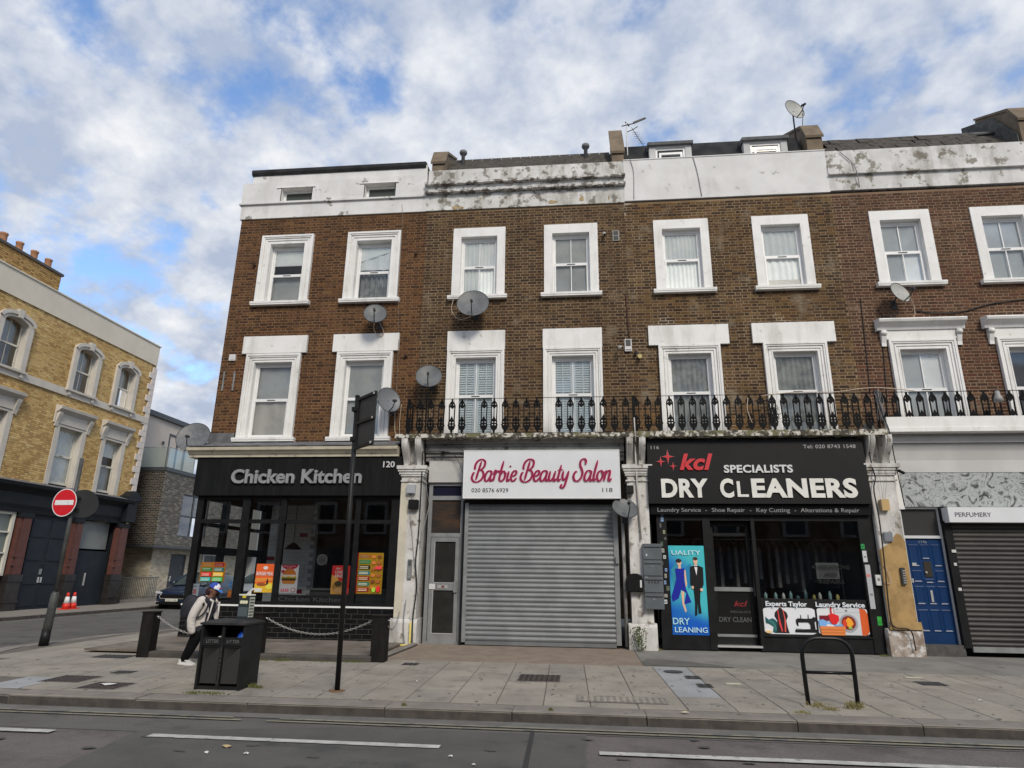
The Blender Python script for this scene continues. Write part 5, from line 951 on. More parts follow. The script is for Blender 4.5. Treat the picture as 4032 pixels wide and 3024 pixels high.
def dpanel(a, b, z0, z1):
    m = MB(); m.faces([(a, -.362, z0), (b, -.362, z0), (b, -.362, z1), (a, -.362, z1), (a + .02, -.374, z0 + .02), (b - .02, -.374, z0 + .02), (b - .02, -.374, z1 - .02), (a + .02, -.374, z1 - .02), (a + .04, -.366, z0 + .04), (b - .04, -.366, z0 + .04), (b - .04, -.366, z1 - .04), (a + .04, -.366, z1 - .04)], [(0, 1, 5, 4), (1, 2, 6, 5), (2, 3, 7, 6), (3, 0, 4, 7), (4, 5, 9, 8), (5, 6, 10, 9), (6, 7, 11, 10), (7, 4, 8, 11), (8, 9, 10, 11)]); m.build('door_panel', bl, BD)
cols_ = [(6.58, 6.77), (6.80, 6.98), (7.01, 7.19)]
for a, b in cols_:
    for z0, z1 in ((.50, .92), (1.0, 1.36)): dpanel(a, b, z0, z1)
for a, b in (cols_[0], cols_[2]): dpanel(a, b, 1.42, 1.66); dpanel(a, b, 1.72, 2.16)
dpanel(6.80, 6.98, 1.86, 2.16); dpanel(6.80, 6.98, 1.40, 1.50)
MB().box(6.82, 6.96, -.372, -.36, 1.53, 1.83).build('door_glass', mat('brown_door_glass', (.05, .045, .035), rough=.15), BD); MB().box(6.86, 6.90, -.385, -.375, 1.06, 1.28).build('letter_plate', chrome, BD); MB().box(6.60, 6.68, -.385, -.375, 1.74, 1.80).build('number_plate', flat((170, 174, 176)), BD); MB().tube([(6.84, -.38, 1.62), (6.84, -.40, 1.62)], .02, 8).build('knocker', chrome, BD); MB().box(6.545, 6.575, -.40, -.362, 1.42, 1.50).build('lock', chrome, BD)
text(BD, 'house_number', '114a', 6.80, 6.95, 2.185, 2.235, -.366, flat((130, 140, 150)), .003, .01)
MB().box(6.44, 7.27, -.50, -.28, .0, .288).build('door_step', mat('dark_stone_step', (.06, .058, .055), (.10, .095, .09), 6, rough=.9, stain=(.3, .3, .29), sscale=8, slo=.62, shi=.7), h)
MB().box(6.42, 11.6, -.28, -.2, .0, 4.3).build('backing_wall', dark_in, h)
# ================================================================== street furniture
# steel sign pole with the back of a traffic sign
blkm = mat('black_pole_paint', (.007, .007, .0075), (.012, .012, .0125), 4, rough=.45, spec=.25)
t = thing('sign_pole', 'black pole carrying the back of a rectangular traffic sign before the chicken shop', 'sign pole', (-3.18, -5.62, gz(-5.62)))
MB().tube([(-3.165, -5.62, gz(-5.62)), (-3.215, -5.62, 3.97)], .034, 16).build('pole', blkm, t)
MB().lathe([(.036, 0), (.036, .015), (.01, .03)], (-3.215, -5.62, 3.965), 14).build('cap', blkm, t)
sg = MB(); a0, a1 = (-3.17, -5.66), (onY(750 + 1503 / 2.074, 1200 + 970 / 2.074, -6.05).x, -6.05)
dx, dy = a1[0] - a0[0], a1[1] - a0[1]; L_ = math.hypot(dx, dy); nx, ny = -dy / L_ * .012, dx / L_ * .012
def sgn(s0, s1, z0, z1, th, off=0):
    m = MB(); p = [(a0[0] + dx * s + nx * k, a0[1] + dy * s + ny * k, z) for z in (z0, z1) for (s, k) in ((s0, off), (s1, off), (s1, off + th), (s0, off + th))]
    return m.faces(p, [(0, 1, 2, 3), (7, 6, 5, 4), (0, 4, 5, 1), (1, 5, 6, 2), (2, 6, 7, 3), (3, 7, 4, 0)])
gback = mat('grey_black_sign_back', (.022, .022, .021), (.03, .03, .029), 3, rough=.5)
sgn(0, 1, 3.17, 3.93, 1.0, 0).build('sign_back', gback, t); sgn(0, 1, 3.53, 3.57, 2.4, -2.2).build('rail', blkm, t); sgn(0, .07, 3.17, 3.93, 2, -1.5).build('edge', blkm, t); sgn(0, 1, 3.89, 3.93, 2.2, -2).build('rail', blkm, t); sgn(0, 1, 3.17, 3.21, 2.2, -2).build('rail', blkm, t)
for z in (3.20, 3.55, 3.90): sgn(.92, .97, z - .015, z + .015, 2, -3).build('clip', chrome, t)
MB().box(-3.26, -3.12, -5.67, -5.57, 3.30, 3.36).build('bracket', blkm, t); MB().box(-3.27, -3.13, -5.67, -5.57, 3.74, 3.80).build('bracket', blkm, t)
MB().lathe([(.11, 0), (.10, .006), (.04, .012)], (-3.165, -5.62, gz(-5.62) - .002), 12).build('rust_ring', mat('rust_stain', (.16, .085, .04), rough=.95), t)
# no entry sign
t = thing('no_entry_sign', 'round red no entry sign with white bar on a grey leaning pole', 'traffic sign', (-10.25, -2.15, gz(-2.15)))
grp = mat('dark_grey_pole', (.05, .052, .05), (.075, .078, .075), 5, rough=.5)
MB().tube([(-10.30, -2.15, gz(-2.15)), (-10.27, -2.15, 1.0), (-10.26, -2.15, 1.05)], [.082, .07, .045], 16).build('lower_pole', grp, t); MB().tube([(-10.265, -2.15, 1.0), (-10.275, -2.15, 3.69)], .038, 14).build('pole', grp, t); MB().tube([(-10.302, -2.15, gz(-2.15)), (-10.292, -2.15, .35)], [.086, .080], 16).build('base_band', blkm, t)
def disc(name, c, r, az, th, m, parent, off=0.0, n=36, rx=1.0):
    q = MB(); q.lathe([(r, 0), (r, th)], (0, 0, 0), n, False); q.xf(Matrix.Translation(c) @ Matrix.Rotation(az, 4, 'Z') @ Matrix.Translation((0, -off, 0)) @ Matrix.Rotation(R(90), 4, 'X')); return q.build(name, m, parent)
DCc = Vector((-10.385, -2.24, 2.77)); az = R(-4)
disc('sign_plate', DCc, .285, az, .012, gback, t); disc('white_border', DCc, .280, az, .014, mat('sign_white', (.75, .75, .75), rough=.3), t); disc('red_face', DCc, .262, az, .016, mat('sign_red', (.62, .012, .02), rough=.3), t)
q = MB(); q.box(-.215, .215, -.019, -.012, -.048, .048); q.xf(Matrix.Translation(DCc) @ Matrix.Rotation(az, 4, 'Z')); q.build('white_bar', MATS['sign_white'], t)
disc('second_sign_back', Vector((-10.16, -2.02, 2.77)), .285, R(58), .012, gback, t)
q = MB(); q.box(-10.33, -10.15, -2.20, -2.11, 2.86, 2.90); q.box(-10.33, -10.15, -2.20, -2.11, 2.62, 2.66); q.build('clamp', gback, t)
# litter bin
bin_m = mat('black_bin_steel', (.011, .011, .0115), (.018, .018, .0185), 4, rough=.55, spec=.2, stain=(.05, .048, .046), sscale=6, slo=.64, shi=.75)
t = thing('litter_bin', 'double black metal litter bin on the pavement', 'litter bin', (-4.72, -5.42, gz(-5.4)))
BX0, BX1, BY0, BY1, z0 = -5.01, -4.40, -5.83, -5.33, gz(-5.8) - .01
b = MB(); b.box(BX0, BX0 + .03, BY0, BY1, z0, .80); b.box(BX1 - .03, BX1, BY0, BY1, z0, .80); b.box(BX0 + .03, BX1 - .03, BY1 - .03, BY1, z0, .80); b.box(BX0 + .03, BX1 - .03, BY0 + .01, BY1 - .03, z0, z0 + .05); xm = (BX0 + BX1) / 2
b.box(xm - .02, xm + .02, BY0 + .004, BY0 + .04, z0 + .05, .78); b.box(BX0 + .03, BX1 - .03, BY0 + .012, BY0 + .03, .545, .645); b.box(BX0 + .03, BX1 - .03, BY0 + .35, BY0 + .36, .5, .8); b.box(BX0 + .03, BX1 - .03, BY0 + .02, BY1 - .04, .52, .535)
b.build('body', bin_m, t)
tp = MB(); tp.faces([(BX0 - .015, BY0 - .03, .80), (BX1 + .015, BY0 - .03, .80), (BX1 + .015, BY1 + .015, .80), (BX0 - .015, BY1 + .015, .80), (BX0 - .015, BY0 - .03, .825), (BX1 + .015, BY0 - .03, .825), (BX1 + .015, BY1 + .015, .825), (BX0 - .015, BY1 + .015, .825), (BX0 + .1, BY0 + .16, .86), (BX1 - .1, BY0 + .16, .86), (BX1 - .1, BY1 - .12, .86), (BX0 + .1, BY1 - .12, .86)], [(0, 3, 2, 1), (0, 1, 5, 4), (1, 2, 6, 5), (2, 3, 7, 6), (3, 0, 4, 7), (4, 5, 9, 8), (5, 6, 10, 9), (6, 7, 11, 10), (7, 4, 8, 11), (8, 9, 10, 11)]); tp.build('lid', mat('worn_bin_lid', (.022, .022, .0225), (.04, .039, .038), 5, rough=.65, spec=.2), t)
mesh_m = mat('dark_mesh', (.10, .10, .10), rough=.5)
for a, c in ((BX0 + .05, xm - .03), (xm + .03, BX1 - .05)):
    MB().box(a, c, BY0 + .035, BY0 + .04, z0 + .08, .53).build('door_back', flat((14, 14, 14)), t)
    g = MB(); k = -40
    while k < 60:
        # diagonal mesh bars clipped to the panel
        x_0, zz0 = a, z0 + .08 + k * .022; pts = []
        s0 = max(0, (z0 + .08 - zz0)); s1 = min(c - a, .53 - zz0)
        if s1 - s0 > .01: g.poly([(a + s0, BY0 + .03, zz0 + s0), (a + s0, BY0 + .03, zz0 + s0 + .007), (a + s1, BY0 + .03, min(.53, zz0 + s1 + .007)), (a + s1, BY0 + .03, zz0 + s1)])
        k += 1
    g.build('mesh_panel', mesh_m, t)
    text(t, 'lettering', 'LITTER', a + .03, c - .02, .575, .615, BY0 + .008, flat((96, 96, 96)), .003, .008)
vt = text(t, 'lettering', 'Shepherd & Bush', 0, .46, 0, .028, 0, flat((62, 62, 62)), .003, .008); vt.data.transform(Matrix.Translation((xm + .014, BY0 + .001, z0 + .07)) @ Matrix.Rotation(R(-90), 4, 'Y'))
def blob(name, c, r, m, label, cat, sx=1, sz=1, jag=.25):
    a = MB(); n, k = 12, 8; V_ = []
    for j in range(k + 1):
        ph = math.pi * j / k
        for i in range(n): rr = r * random.uniform(1 - jag, 1); V_.append((c[0] + rr * sx * math.sin(ph) * math.cos(2 * math.pi * i / n), c[1] + rr * math.sin(ph) * math.sin(2 * math.pi * i / n), c[2] + rr * sz * math.cos(ph)))
    a.faces(V_, [(j * n + i, j * n + (i + 1) % n, (j + 1) * n + (i + 1) % n, (j + 1) * n + i) for j in range(k) for i in range(n)], True); return one(name, a, m, label, cat)
blob('rubbish_bag', (-4.50, -5.68, .62), .10, mat('blue_plastic', (.01, .05, .36), (.02, .12, .5), 14, rough=.25), 'shiny blue plastic bag sticking out of the litter bin', 'bag', .9, 1.2)
blob('rubbish_bag', (-4.80, -5.70, .59), .08, mat('white_plastic', (.66, .68, .68), (.5, .52, .52), 12, rough=.4), 'crumpled white bag in the left opening of the litter bin', 'bag', 1.3, .8)
# carton standing on the bin
t = thing('drinks_carton', 'dark cardboard carton with yellow and white print standing on the litter bin', 'carton', (-4.60, -5.45, .86))
Mx = Matrix.Translation((-4.59, -5.52, .862)) @ Matrix.Rotation(R(-14), 4, 'Z')
def cb(nm, m, *a): q = MB(); q.box(*a); q.xf(Mx); return q.build(nm, m, t)
cb('box', flat((44, 52, 54)), -.09, .09, -.055, .055, 0, .30); cb('label', flat((84, 94, 98)), -.08, .08, -.058, -.0555, .03, .15); cb('top', flat((220, 220, 200)), -.092, .092, -.058, .057, .301, .318); cb('stripe', flat((200, 180, 40)), -.03, .03, -.0595, -.0575, .27, .30); cb('side_print', flat((170, 172, 160)), .0905, .0925, -.05, .05, .02, .28)
for dx_ in (-.04, .0, .045): q = MB(); q.prism(ell(dx_, .215, .024, .024, 10), -.060, -.0555); q.xf(Mx); q.build('emblem', flat((226, 226, 190)), t)
for j in range(6): cb('side_mark', flat((40, 46, 44)), .0926, .0935, -.04, .04, .04 + j * .04, .055 + j * .04)
q = MB(); q.faces([(-.02, 0, .319), (.06, .0, .319), (.05, .01, .36), (.12, .02, .40), (.06, .02, .40), (-.0, .01, .35)], [(0, 1, 2, 5), (2, 3, 4, 5)]); q.xf(Mx); q.build('torn_flap', pw, t)
# timber bollards and chains
bol = mat('dark_timber', (.009, .0085, .008), (.018, .016, .014), 8, spec=.15, rough=.75, zscale=.25)
def bollard(x, y, w_, label):
    t = thing('bollard', label, 'bollard', (x, y, gz(y)), 'dark timber bollards'); z = gz(y) - .01
    b_ = MB(); b_.box(x - w_ / 2, x + w_ / 2, y - w_ / 2, y + w_ / 2, z, .765); b_.build('post', bol, t); c_ = MB(); c_.box(x - w_ / 2 - .012, x + w_ / 2 + .012, y - w_ / 2 - .012, y + w_ / 2 + .012, .766, .785); c_.build('cap', bol, t)
    for sx in (-1, 1): MB().tube([(x + sx * w_ / 2, y, .70), (x + sx * (w_ / 2 + .03), y, .70)], .012, 8).build('eye_bolt', chrome, t)
bollard(-7.50, -3.18, .21, 'leftmost dark timber bollard by the corner'); bollard(-5.56, -3.05, .19, 'dark timber bollard right behind the litter bin'); bollard(-3.41, -3.02, .24, 'dark timber bollard nearest the white pilaster')
chm = mat('galvanised_chain', (.36, .35, .33), rough=.45, metal=.6)
def chain(p, q, sag, label):
    p, q = Vector(p), Vector(q); L_ = (q - p).length * 1.08; n = int(L_ / .042); m = MB(); pts = []
    for k in range(n + 1):
        s = k / n; c = p.lerp(q, s); c.z -= sag * 4 * s * (1 - s); pts.append(c)
    for k in range(n):
        c = (pts[k] + pts[k + 1]) / 2; d = (pts[k + 1] - pts[k]).normalized(); a = Vector((0, 1, 0)) if k % 2 else d.cross(Vector((0, 1, 0))).normalized(); ring = []
        for j in range(9): th = 2 * math.pi * j / 8; ring.append(c + d * (.030 * math.cos(th)) + a * (.014 * math.sin(th)))
        m.tube(ring, .0055, 5, False)
    return one('chain', m, chm, label, 'chain', 'chains between the bollards')
chain((-7.38, -3.18, .70), (-5.68, -3.05, .70), .30, 'steel chain from the leftmost bollard towards the litter bin'); chain((-5.44, -3.05, .70), (-3.55, -3.02, .70), .245, 'sagging steel chain before the black tiled shop wall'); chain((-3.28, -3.02, .60), (-3.72, -.72, .72), .16, 'short chain from the right bollard to the white pilaster')
# cycle stand
t = thing('cycle_stand', 'black tubular cycle stand with a crossbar on the pavement', 'cycle stand', (3.0, -5.62, gz(-5.62))); zg = gz(-5.6) - .01
def arc(c, r, a0, a1, n, y): return [(c[0] + r * math.cos(R(a0 + (a1 - a0) * k / n)), y, c[1] + r * math.sin(R(a0 + (a1 - a0) * k / n))) for k in range(n + 1)]
path = [(2.715, -5.62, zg), (2.705, -5.62, .3), (2.70, -5.62, .55)] + arc((2.90, .575), .20, 180, 90, 8, -5.62)[1:] + arc((3.09, .575), .20, 90, 0, 8, -5.62)[0:] + [(3.29, -5.62, .3), (3.285, -5.62, zg)]
MB().tube(path, .026, 14).build('hoop', mat('gloss_black_stand', (.006, .006, .0065), rough=.35, spec=.3), t); MB().tube([(2.71, -5.62, .385), (3.285, -5.62, .385)], .019, 12).build('crossbar', MATS['gloss_black_stand'], t)
for x in (2.715, 3.285): MB().prism([(x - .09, -5.74), (x + .12, -5.76), (x + .10, -5.58), (x - .08, -5.56)], gz(-5.62) - .004, gz(-5.62) + .012, 'z').build('concrete_foot', mat('foot_concrete', (.30, .27, .22), rough=.95), t)

# ================================================================== boxes, lamps and cameras on the shopfronts
def wallbox(name, label, cat, x0, x1, z0, z1, y, d, m, extra=(), group=None):
    t = thing(name, label, cat, ((x0 + x1) / 2, y, z0), group); b_ = MB(); b_.prism(rrect(x0, x1, z0, z1, min(.012, (x1 - x0) / 4)), y, y + d); b_.build('case', m, t)
    for nm, c, (a, b, c0, c1) in extra: MB().box(x0 + a * (x1 - x0), x0 + b * (x1 - x0), y - .006, y - .0005, z0 + c0 * (z1 - z0), z0 + c1 * (z1 - z0)).build(nm, c if not isinstance(c, tuple) else flat(c), t)
    return t
mb_m = mat('grey_letterbox_steel', (.115, .13, .14), (.095, .108, .116), 5, rough=.45, stain=(.2, .21, .21), sscale=9, slo=.66, shi=.74)
for k, (a, b, nm) in enumerate(((1.80, 2.115, 'topmost grey steel letterbox of four beside the blue poster'), (1.485, 1.79, 'second grey steel letterbox from the top of the four'), (1.165, 1.475, 'third grey steel letterbox from the top, with scrawled marks'), (.85, 1.155, 'lowest grey steel letterbox of the stack of four'))):
    ex = [('flap', mb_m, (.04, .96, .80, .93)), ('slot', (12, 12, 12), (.05, .95, .75, .79)), ('rim', mb_m, (.03, .97, .03, .1)), ('sticker', (190, 194, 196), (.14, .22, .22, .36) if k == 0 else (.04, .2, .9, .96) if k == 2 else (.46, .5, .6, .64))]
    if k == 2: ex += [('scrawl', (40, 46, 48), (.22 + .16 * j, .28 + .16 * j, .58, .7)) for j in range(4)]
    wallbox('letter_box', nm, 'letterbox', 1.275, 1.65, a, b, -.76, .14, mb_m, ex, 'grey letterboxes')
t = thing('letter_box', 'black round topped letterbox on the white pilaster', 'letterbox', (1.09, -.74, 1.17)); MB().prism([(.94, 1.17), (1.245, 1.17), (1.245, 1.44)] + ell(1.0925, 1.44, .152, .09, 12, 0, math.pi)[1:-1] + [(.94, 1.44)], -.75, -.61).build('case', mat('black_letterbox', (.006, .006, .006), rough=.35), t); MB().box(.955, 1.23, -.765, -.7505, 1.19, 1.42).build('front', MATS['black_letterbox'], t); MB().box(1.19, 1.225, -.768, -.7655, 1.26, 1.40).build('label', flat((205, 205, 205)), t)
wallbox('junction_box', 'small grey box high on the cream and white pilaster', 'junction box', -3.73, -3.54, 3.13, 3.33, -.70, .08, mat('light_grey_plastic', (.36, .38, .40), rough=.5), [('lip', (70, 74, 78), (.1, .9, .02, .1))])
t = wallbox('security_light', 'black square floodlight on the cream and white pilaster', 'floodlight', -3.66, -3.45, 2.80, 3.00, -.74, .10, black_paint, [('lens', (10, 10, 10), (.1, .9, .15, .9))])
wallbox('security_light', 'black square floodlight on the pilaster right of the salon sign', 'floodlight', .98, 1.14, 3.13, 3.30, -.76, .12, black_paint, [('lens', (10, 10, 10), (.1, .9, .15, .9))])
wallbox('intercom', 'tall grey intercom panel on the pilaster beside the salon door', 'intercom', -3.62, -3.53, 1.36, 1.76, -.66, .04, mat('grey_intercom', (.26, .27, .27), rough=.4, metal=.4), [('speaker_grille', (80, 82, 82), (.15, .85, .68, .95))] + [('button', (150, 150, 150), (.2, .8, .1 + .12 * j, .16 + .12 * j)) for j in range(4)])
wallbox('intercom', 'dark intercom with a column of buttons on the bare beige render', 'intercom', 6.23, 6.31, 1.38, 1.70, -.68, .05, dark_steel, [('button', (150, 152, 150), (.35, .95, .08 + .14 * j, .15 + .14 * j)) for j in range(6)])
wallbox('alarm_box', 'tan and grey alarm box high on the right pilaster', 'alarm box', 6.03, 6.19, 2.80, 3.02, -.72, .10, mat('tan_plastic', (.50, .34, .14), rough=.5), [('rim', (110, 108, 104), (.0, .08, 0, 1))])
wallbox('junction_box', 'grey square box on the right pilaster above the bare render', 'junction box', 6.02, 6.18, 2.20, 2.38, -.68, .05, mat('mid_grey_plastic', (.25, .27, .29), rough=.5), [('lid', (120, 124, 130), (.06, .94, .08, .92))])
wallbox('keypad', 'white keypad on the dry cleaners right frame', 'keypad', 5.78, 5.88, 1.36, 1.56, -.60, .05, flat((205, 206, 204)), [('screen', (120, 120, 116), (.3, .7, .45, .7))])
wallbox('alarm_box', 'white alarm box at the left edge of the corner house brickwork', 'alarm box', -8.62, -8.46, 6.50, 6.66, -.05, .05, flat((214, 214, 212)), [('lid', (200, 200, 198), (.12, .88, .15, .85))])
for x, l in ((-8.70, 'narrow grey metal strip left on the corner house wall'), (-8.43, 'narrow grey metal strip nearer the window on the corner house wall')): wallbox('metal_strip', l, 'metal strip', x - .02, x + .02, 5.72, 6.22, -.04, .03, grey_paint, [('edge', (90, 88, 86), (.1, .3, .02, .98))])
wallbox('vent', 'square dark air vent in the brickwork between upper windows', 'vent', .94, 1.10, 9.42, 9.70, -.03, .03, flat((150, 150, 146)), [('grille', (30, 30, 30), (.12, .88, .54, .94)), ('grille', (30, 30, 30), (.12, .88, .06, .46))])
wallbox('vent', 'white framed vent beside the camera on the lower brickwork', 'vent', 1.13, 1.29, 6.52, 6.82, -.05, .05, flat((205, 205, 202)), [('grille', (60, 60, 58), (.14, .86, .42, .94)), ('slot', (90, 90, 88), (.1, .9, .08, .14))])
def cctv(c, az, tilt, label, m, L_=.16, r=.035):
    t = thing('security_camera', label, 'camera', c); q = MB(); q.tube([(0, 0, 0), (0, -L_, 0)], r, 12); q.xf(Matrix.Translation(c) @ Matrix.Rotation(R(az), 4, 'Z') @ Matrix.Rotation(R(tilt), 4, 'X')); q.build('body', m, t)
    q = MB(); q.tube([(0, -L_ - .001, 0), (0, -L_ - .012, 0)], r * .75, 12); q.xf(Matrix.Translation(c) @ Matrix.Rotation(R(az), 4, 'Z') @ Matrix.Rotation(R(tilt), 4, 'X')); q.build('lens', flat((16, 16, 16)), t); MB().tube([c, (c[0], c[1] + .12, c[2] + .04)], .012, 6).build('bracket', m, t); return t
cctv((.98, -.14, 6.60), 30, 25, 'white bullet camera on the brickwork left of the white vent', flat((190, 186, 180))); cctv((.73, -.06, 9.62), 10, 50, 'pale overflow fitting by the upper vent', flat((186, 182, 172)), .1, .04); cctv((6.46, -.58, 3.66), 40, 35, 'black camera with bright lens at the right pilaster', black_paint, .2, .03); cctv((-2.98, -.56, 4.06), 0, 30, 'small dome camera under the balcony over the salon door', dark_steel, .05, .04)
t = thing('overflow_pipe', 'short dark and cream pipe ends on the brickwork below the white vent', 'pipe', (1.42, -.1, 6.4)); MB().tube([(1.38, 0, 6.50), (1.38, -.12, 6.46)], .035, 10).build('dark_pipe', dark_steel, t); MB().tube([(1.46, 0, 6.40), (1.46, -.14, 6.36)], .05, 10).build('cream_pipe', flat((196, 180, 130)), t)
for x, z in ((-8.30, 9.12), (-4.02, 9.27), (-4.12, 6.54)): one('pipe_stub', MB().tube([(x, .01, z), (x, -.09, z - .02)], .032, 10), mat('rusty_stub', (.05, .022, .015), rough=.8), 'short rusty pipe end in the corner house brickwork', 'pipe', 'rusty pipe ends')
t = thing('wall_lamp', 'grey hooded lamp hanging on the right balcony railing', 'lamp', (8.55, -.80, 4.95)); q = MB(); q.lathe([(.09, 0), (.075, .08), (.05, .14), (.04, .22), (.01, .23)], (8.55, -.85, 4.98), 14); q.build('shade', mat('lamp_grey', (.30, .29, .28), rough=.5), t); MB().tube([(8.55, -.85, 5.2), (8.55, -.80, 5.3)], .01, 6).build('hook', dark_steel, t)
t = thing('pigeon_spike_box', 'small grey box on the balcony ledge end', 'box', (6.05, -.6, 4.44)); MB().box(5.98, 6.16, -.65, -.5, 4.437, 4.55).build('case', mat('grey_box', (.28, .28, .27), rough=.6), t); MB().box(6.0, 6.14, -.64, -.51, 4.551, 4.60).build('lid', MATS['grey_box'], t)
# cables and pipes
def cable(pts, r, m, label, group=None, cat='cable'): return one('cable', MB().tube([tuple(p) for p in catmull3(pts)], r, 6), m, label, cat, group)
def catmull3(P, n=6):
    P = [Vector(p) for p in P]
    if len(P) < 3: return P
    P = [P[0] * 2 - P[1]] + P + [P[-1] * 2 - P[-2]]; out = []
    for i in range(1, len(P) - 2):
        for k in range(n): t = k / n; a, b, c, d = P[i - 1:i + 3]; out.append(.5 * ((2 * b) + (c - a) * t + (2 * a - 5 * b + 4 * c - d) * t * t + (3 * b - a - 3 * c + d) * t ** 3))
    out.append(P[-2]); return out
cable([(-3.42, -.66, 4.05), (-3.41, -.67, 3.2), (-3.42, -.66, 2.3), (-3.45, -.665, 1.7), (-3.40, -.67, 1.2), (-3.44, -.69, .6), (-3.42, -.74, .12)], .016, cable_b, 'thick black cable running down the pilaster beside the salon door')
cable([(-3.42, -.66, 4.06), (-3.0, -.62, 4.07), (-2.5, -.64, 3.98)], .012, cable_b, 'black cable under the balcony left of the salon sign'); cable([(-2.75, -.62, 4.05), (-2.62, -.62, 3.85), (-2.46, -.70, 3.50)], .006, cable_b, 'thin cable drooping over the pale panel to the salon sign')
cable([(-3.33, -.64, 3.55), (-3.30, -.62, 3.2), (-3.26, -.5, 2.9), (-3.33, -.62, 2.4), (-3.38, -.66, 2.0)], .008, cable_g, 'thin grey cable beside the salon door frame')
cable([(-3.70, -.72, 3.12), (-3.62, -.72, 3.06), (-3.56, -.72, 3.12)], .006, cable_g, 'short loop of cable under the pilaster junction box'); cable([(-3.63, -.66, 2.7), (-3.55, -.66, 2.2), (-3.47, -.66, 1.6)], .005, cable_g, 'thin straight wire down the cream and white pilaster')
cable([(-3.60, -.72, .95), (-3.62, -.74, .5), (-3.56, -.80, .1)], .012, cable_g, 'grey wire low on the pilaster base')
one('gas_pipe', MB().tube([(-3.47, -.76, .52), (-3.46, -.76, .10), (-3.52, -.86, .09), (-3.62, -.92, .09)], .022, 8), mat('yellow_pipe', (.62, .50, .13), rough=.6), 'yellow pipe low on the pilaster beside the salon door', 'pipe')
one('waste_pipe', MB().tube([(.90, -.56, 3.0), (.905, -.56, .12)], .035, 8), grey_paint, 'grey waste pipe between the shutter and the pilaster', 'pipe'); one('downpipe', MB().tube([(1.215, -.66, 4.3), (1.22, -.67, 3.4), (1.26, -.67, 2.2)], .016, 8), mat('pale_conduit', (.5, .48, .44), rough=.7), 'pale conduit down the middle pilaster', 'pipe')
one('downpipe', MB().tube([(1.20, -.9, 4.72), (1.21, -.88, 4.2)], .014, 8), mat('pale_conduit', (.5, .48, .44)), 'short white pipe over the balcony ledge above the pilaster', 'pipe')
cable([(6.20, -.88, 5.25), (6.22, -.90, 4.8), (6.34, -.85, 4.4), (6.42, -.72, 3.9), (6.46, -.70, 3.3), (6.50, -.66, 2.9)], .010, cable_b, 'black cable hanging from the balcony past the right pilaster')
cable([(5.96, -.68, 4.2), (5.97, -.70, 3.7), (6.00, -.70, 3.45), (5.94, -.70, 3.2), (5.96, -.70, 2.6), (5.94, -.70, 1.8), (5.90, -.70, .8), (5.95, -.76, .6), (6.2, -.78, .55), (6.25, -.76, .2)], .013, cable_b, 'long black cable down the left side of the right pilaster')
cable([(6.12, -.66, 4.2), (6.10, -.68, 3.5), (6.10, -.68, 3.0)], .004, cable_g, 'thin wire down the right pilaster capital', 'thin wires on the right pilaster'); cable([(6.20, -.66, 4.2), (6.22, -.68, 3.5), (6.14, -.68, 3.02)], .004, cable_g, 'thin wire down the right pilaster capital', 'thin wires on the right pilaster')
cable([(5.95, -.66, 1.75), (6.00, -.67, 1.6), (6.02, -.67, 1.42), (5.96, -.66, 1.40), (5.90, -.66, 1.42)], .008, cable_t, 'cream loop of cable beside the white keypad')
cable([(-4.46, -.05, 10.7), (-4.42, -.05, 9.98), (-4.38, -.10, 8.1), (-4.34, -.02, 7.2), (-4.30, -.09, 6.7), (-4.28, -.03, 5.0), (-4.22, -.04, 4.45)], .006, mat('dusty_cable', (.22, .17, .12), rough=.8), 'thin cable running down the right side of the corner house')
cable([(-4.13, -.10, 5.30), (-4.16, -.06, 4.9), (-4.14, -.06, 4.5)], .008, cable_t, 'tan cable below the mesh dish'); cable([(-4.28, -.08, 5.1), (-4.27, -.05, 4.7), (-4.20, -.04, 4.45)], .008, cable_t, 'tan cable beside the corner house window sill')
cable([(1.45, -.06, 11.7), (1.52, -.06, 11.3), (1.50, -.06, 10.55)], .008, cable_g, 'grey cable down the plain parapet by the aerial'); cable([(3.02, -.06, 11.68), (3.10, -.06, 11.2), (3.16, -.06, 10.55)], .010, cable_g, 'double grey cable down the middle of the plain parapet'); cable([(6.55, -.08, 11.6), (6.78, -.09, 11.3), (6.86, -.13, 10.97), (6.9, -.06, 10.6)], .010, cable_g, 'grey cable curving down the flaking parapet')
cable([(1.20, -.02, 8.0), (1.22, -.02, 7.3), (1.25, -.02, 6.84)], .014, mat('rusty_conduit', (.07, .03, .02), rough=.8), 'thin rusty conduit down the brickwork above the white vent')
cable([(7.65, -.03, 7.36), (8.1, -.03, 7.28), (8.7, -.03, 7.30), (9.4, -.03, 7.48), (10.6, -.03, 7.6)], .014, cable_b, 'black cable sagging across the reddish house wall'); cable([(6.55, -.02, 7.7), (6.50, -.02, 6.5), (6.45, -.02, 5.4)], .009, cable_b, 'left of two thin dark cables on the reddish house wall', 'dark wall cables'); cable([(6.95, -.02, 7.3), (6.85, -.02, 6.2), (6.78, -.02, 5.2)], .009, cable_b, 'right of two thin dark cables on the reddish house wall', 'dark wall cables')
cable([(3.9, -.76, 5.20), (4.6, -.78, 5.26), (5.4, -.76, 5.26), (6.2, -.76, 5.34), (7.0, -.76, 5.26)], .010, cable_t, 'tan cable slung along the top of the balcony railing'); cable([(3.62, -.78, 5.15), (3.58, -.8, 4.9), (3.66, -.78, 4.6)], .009, cable_t, 'pale cable hanging on the balcony railing between the windows')
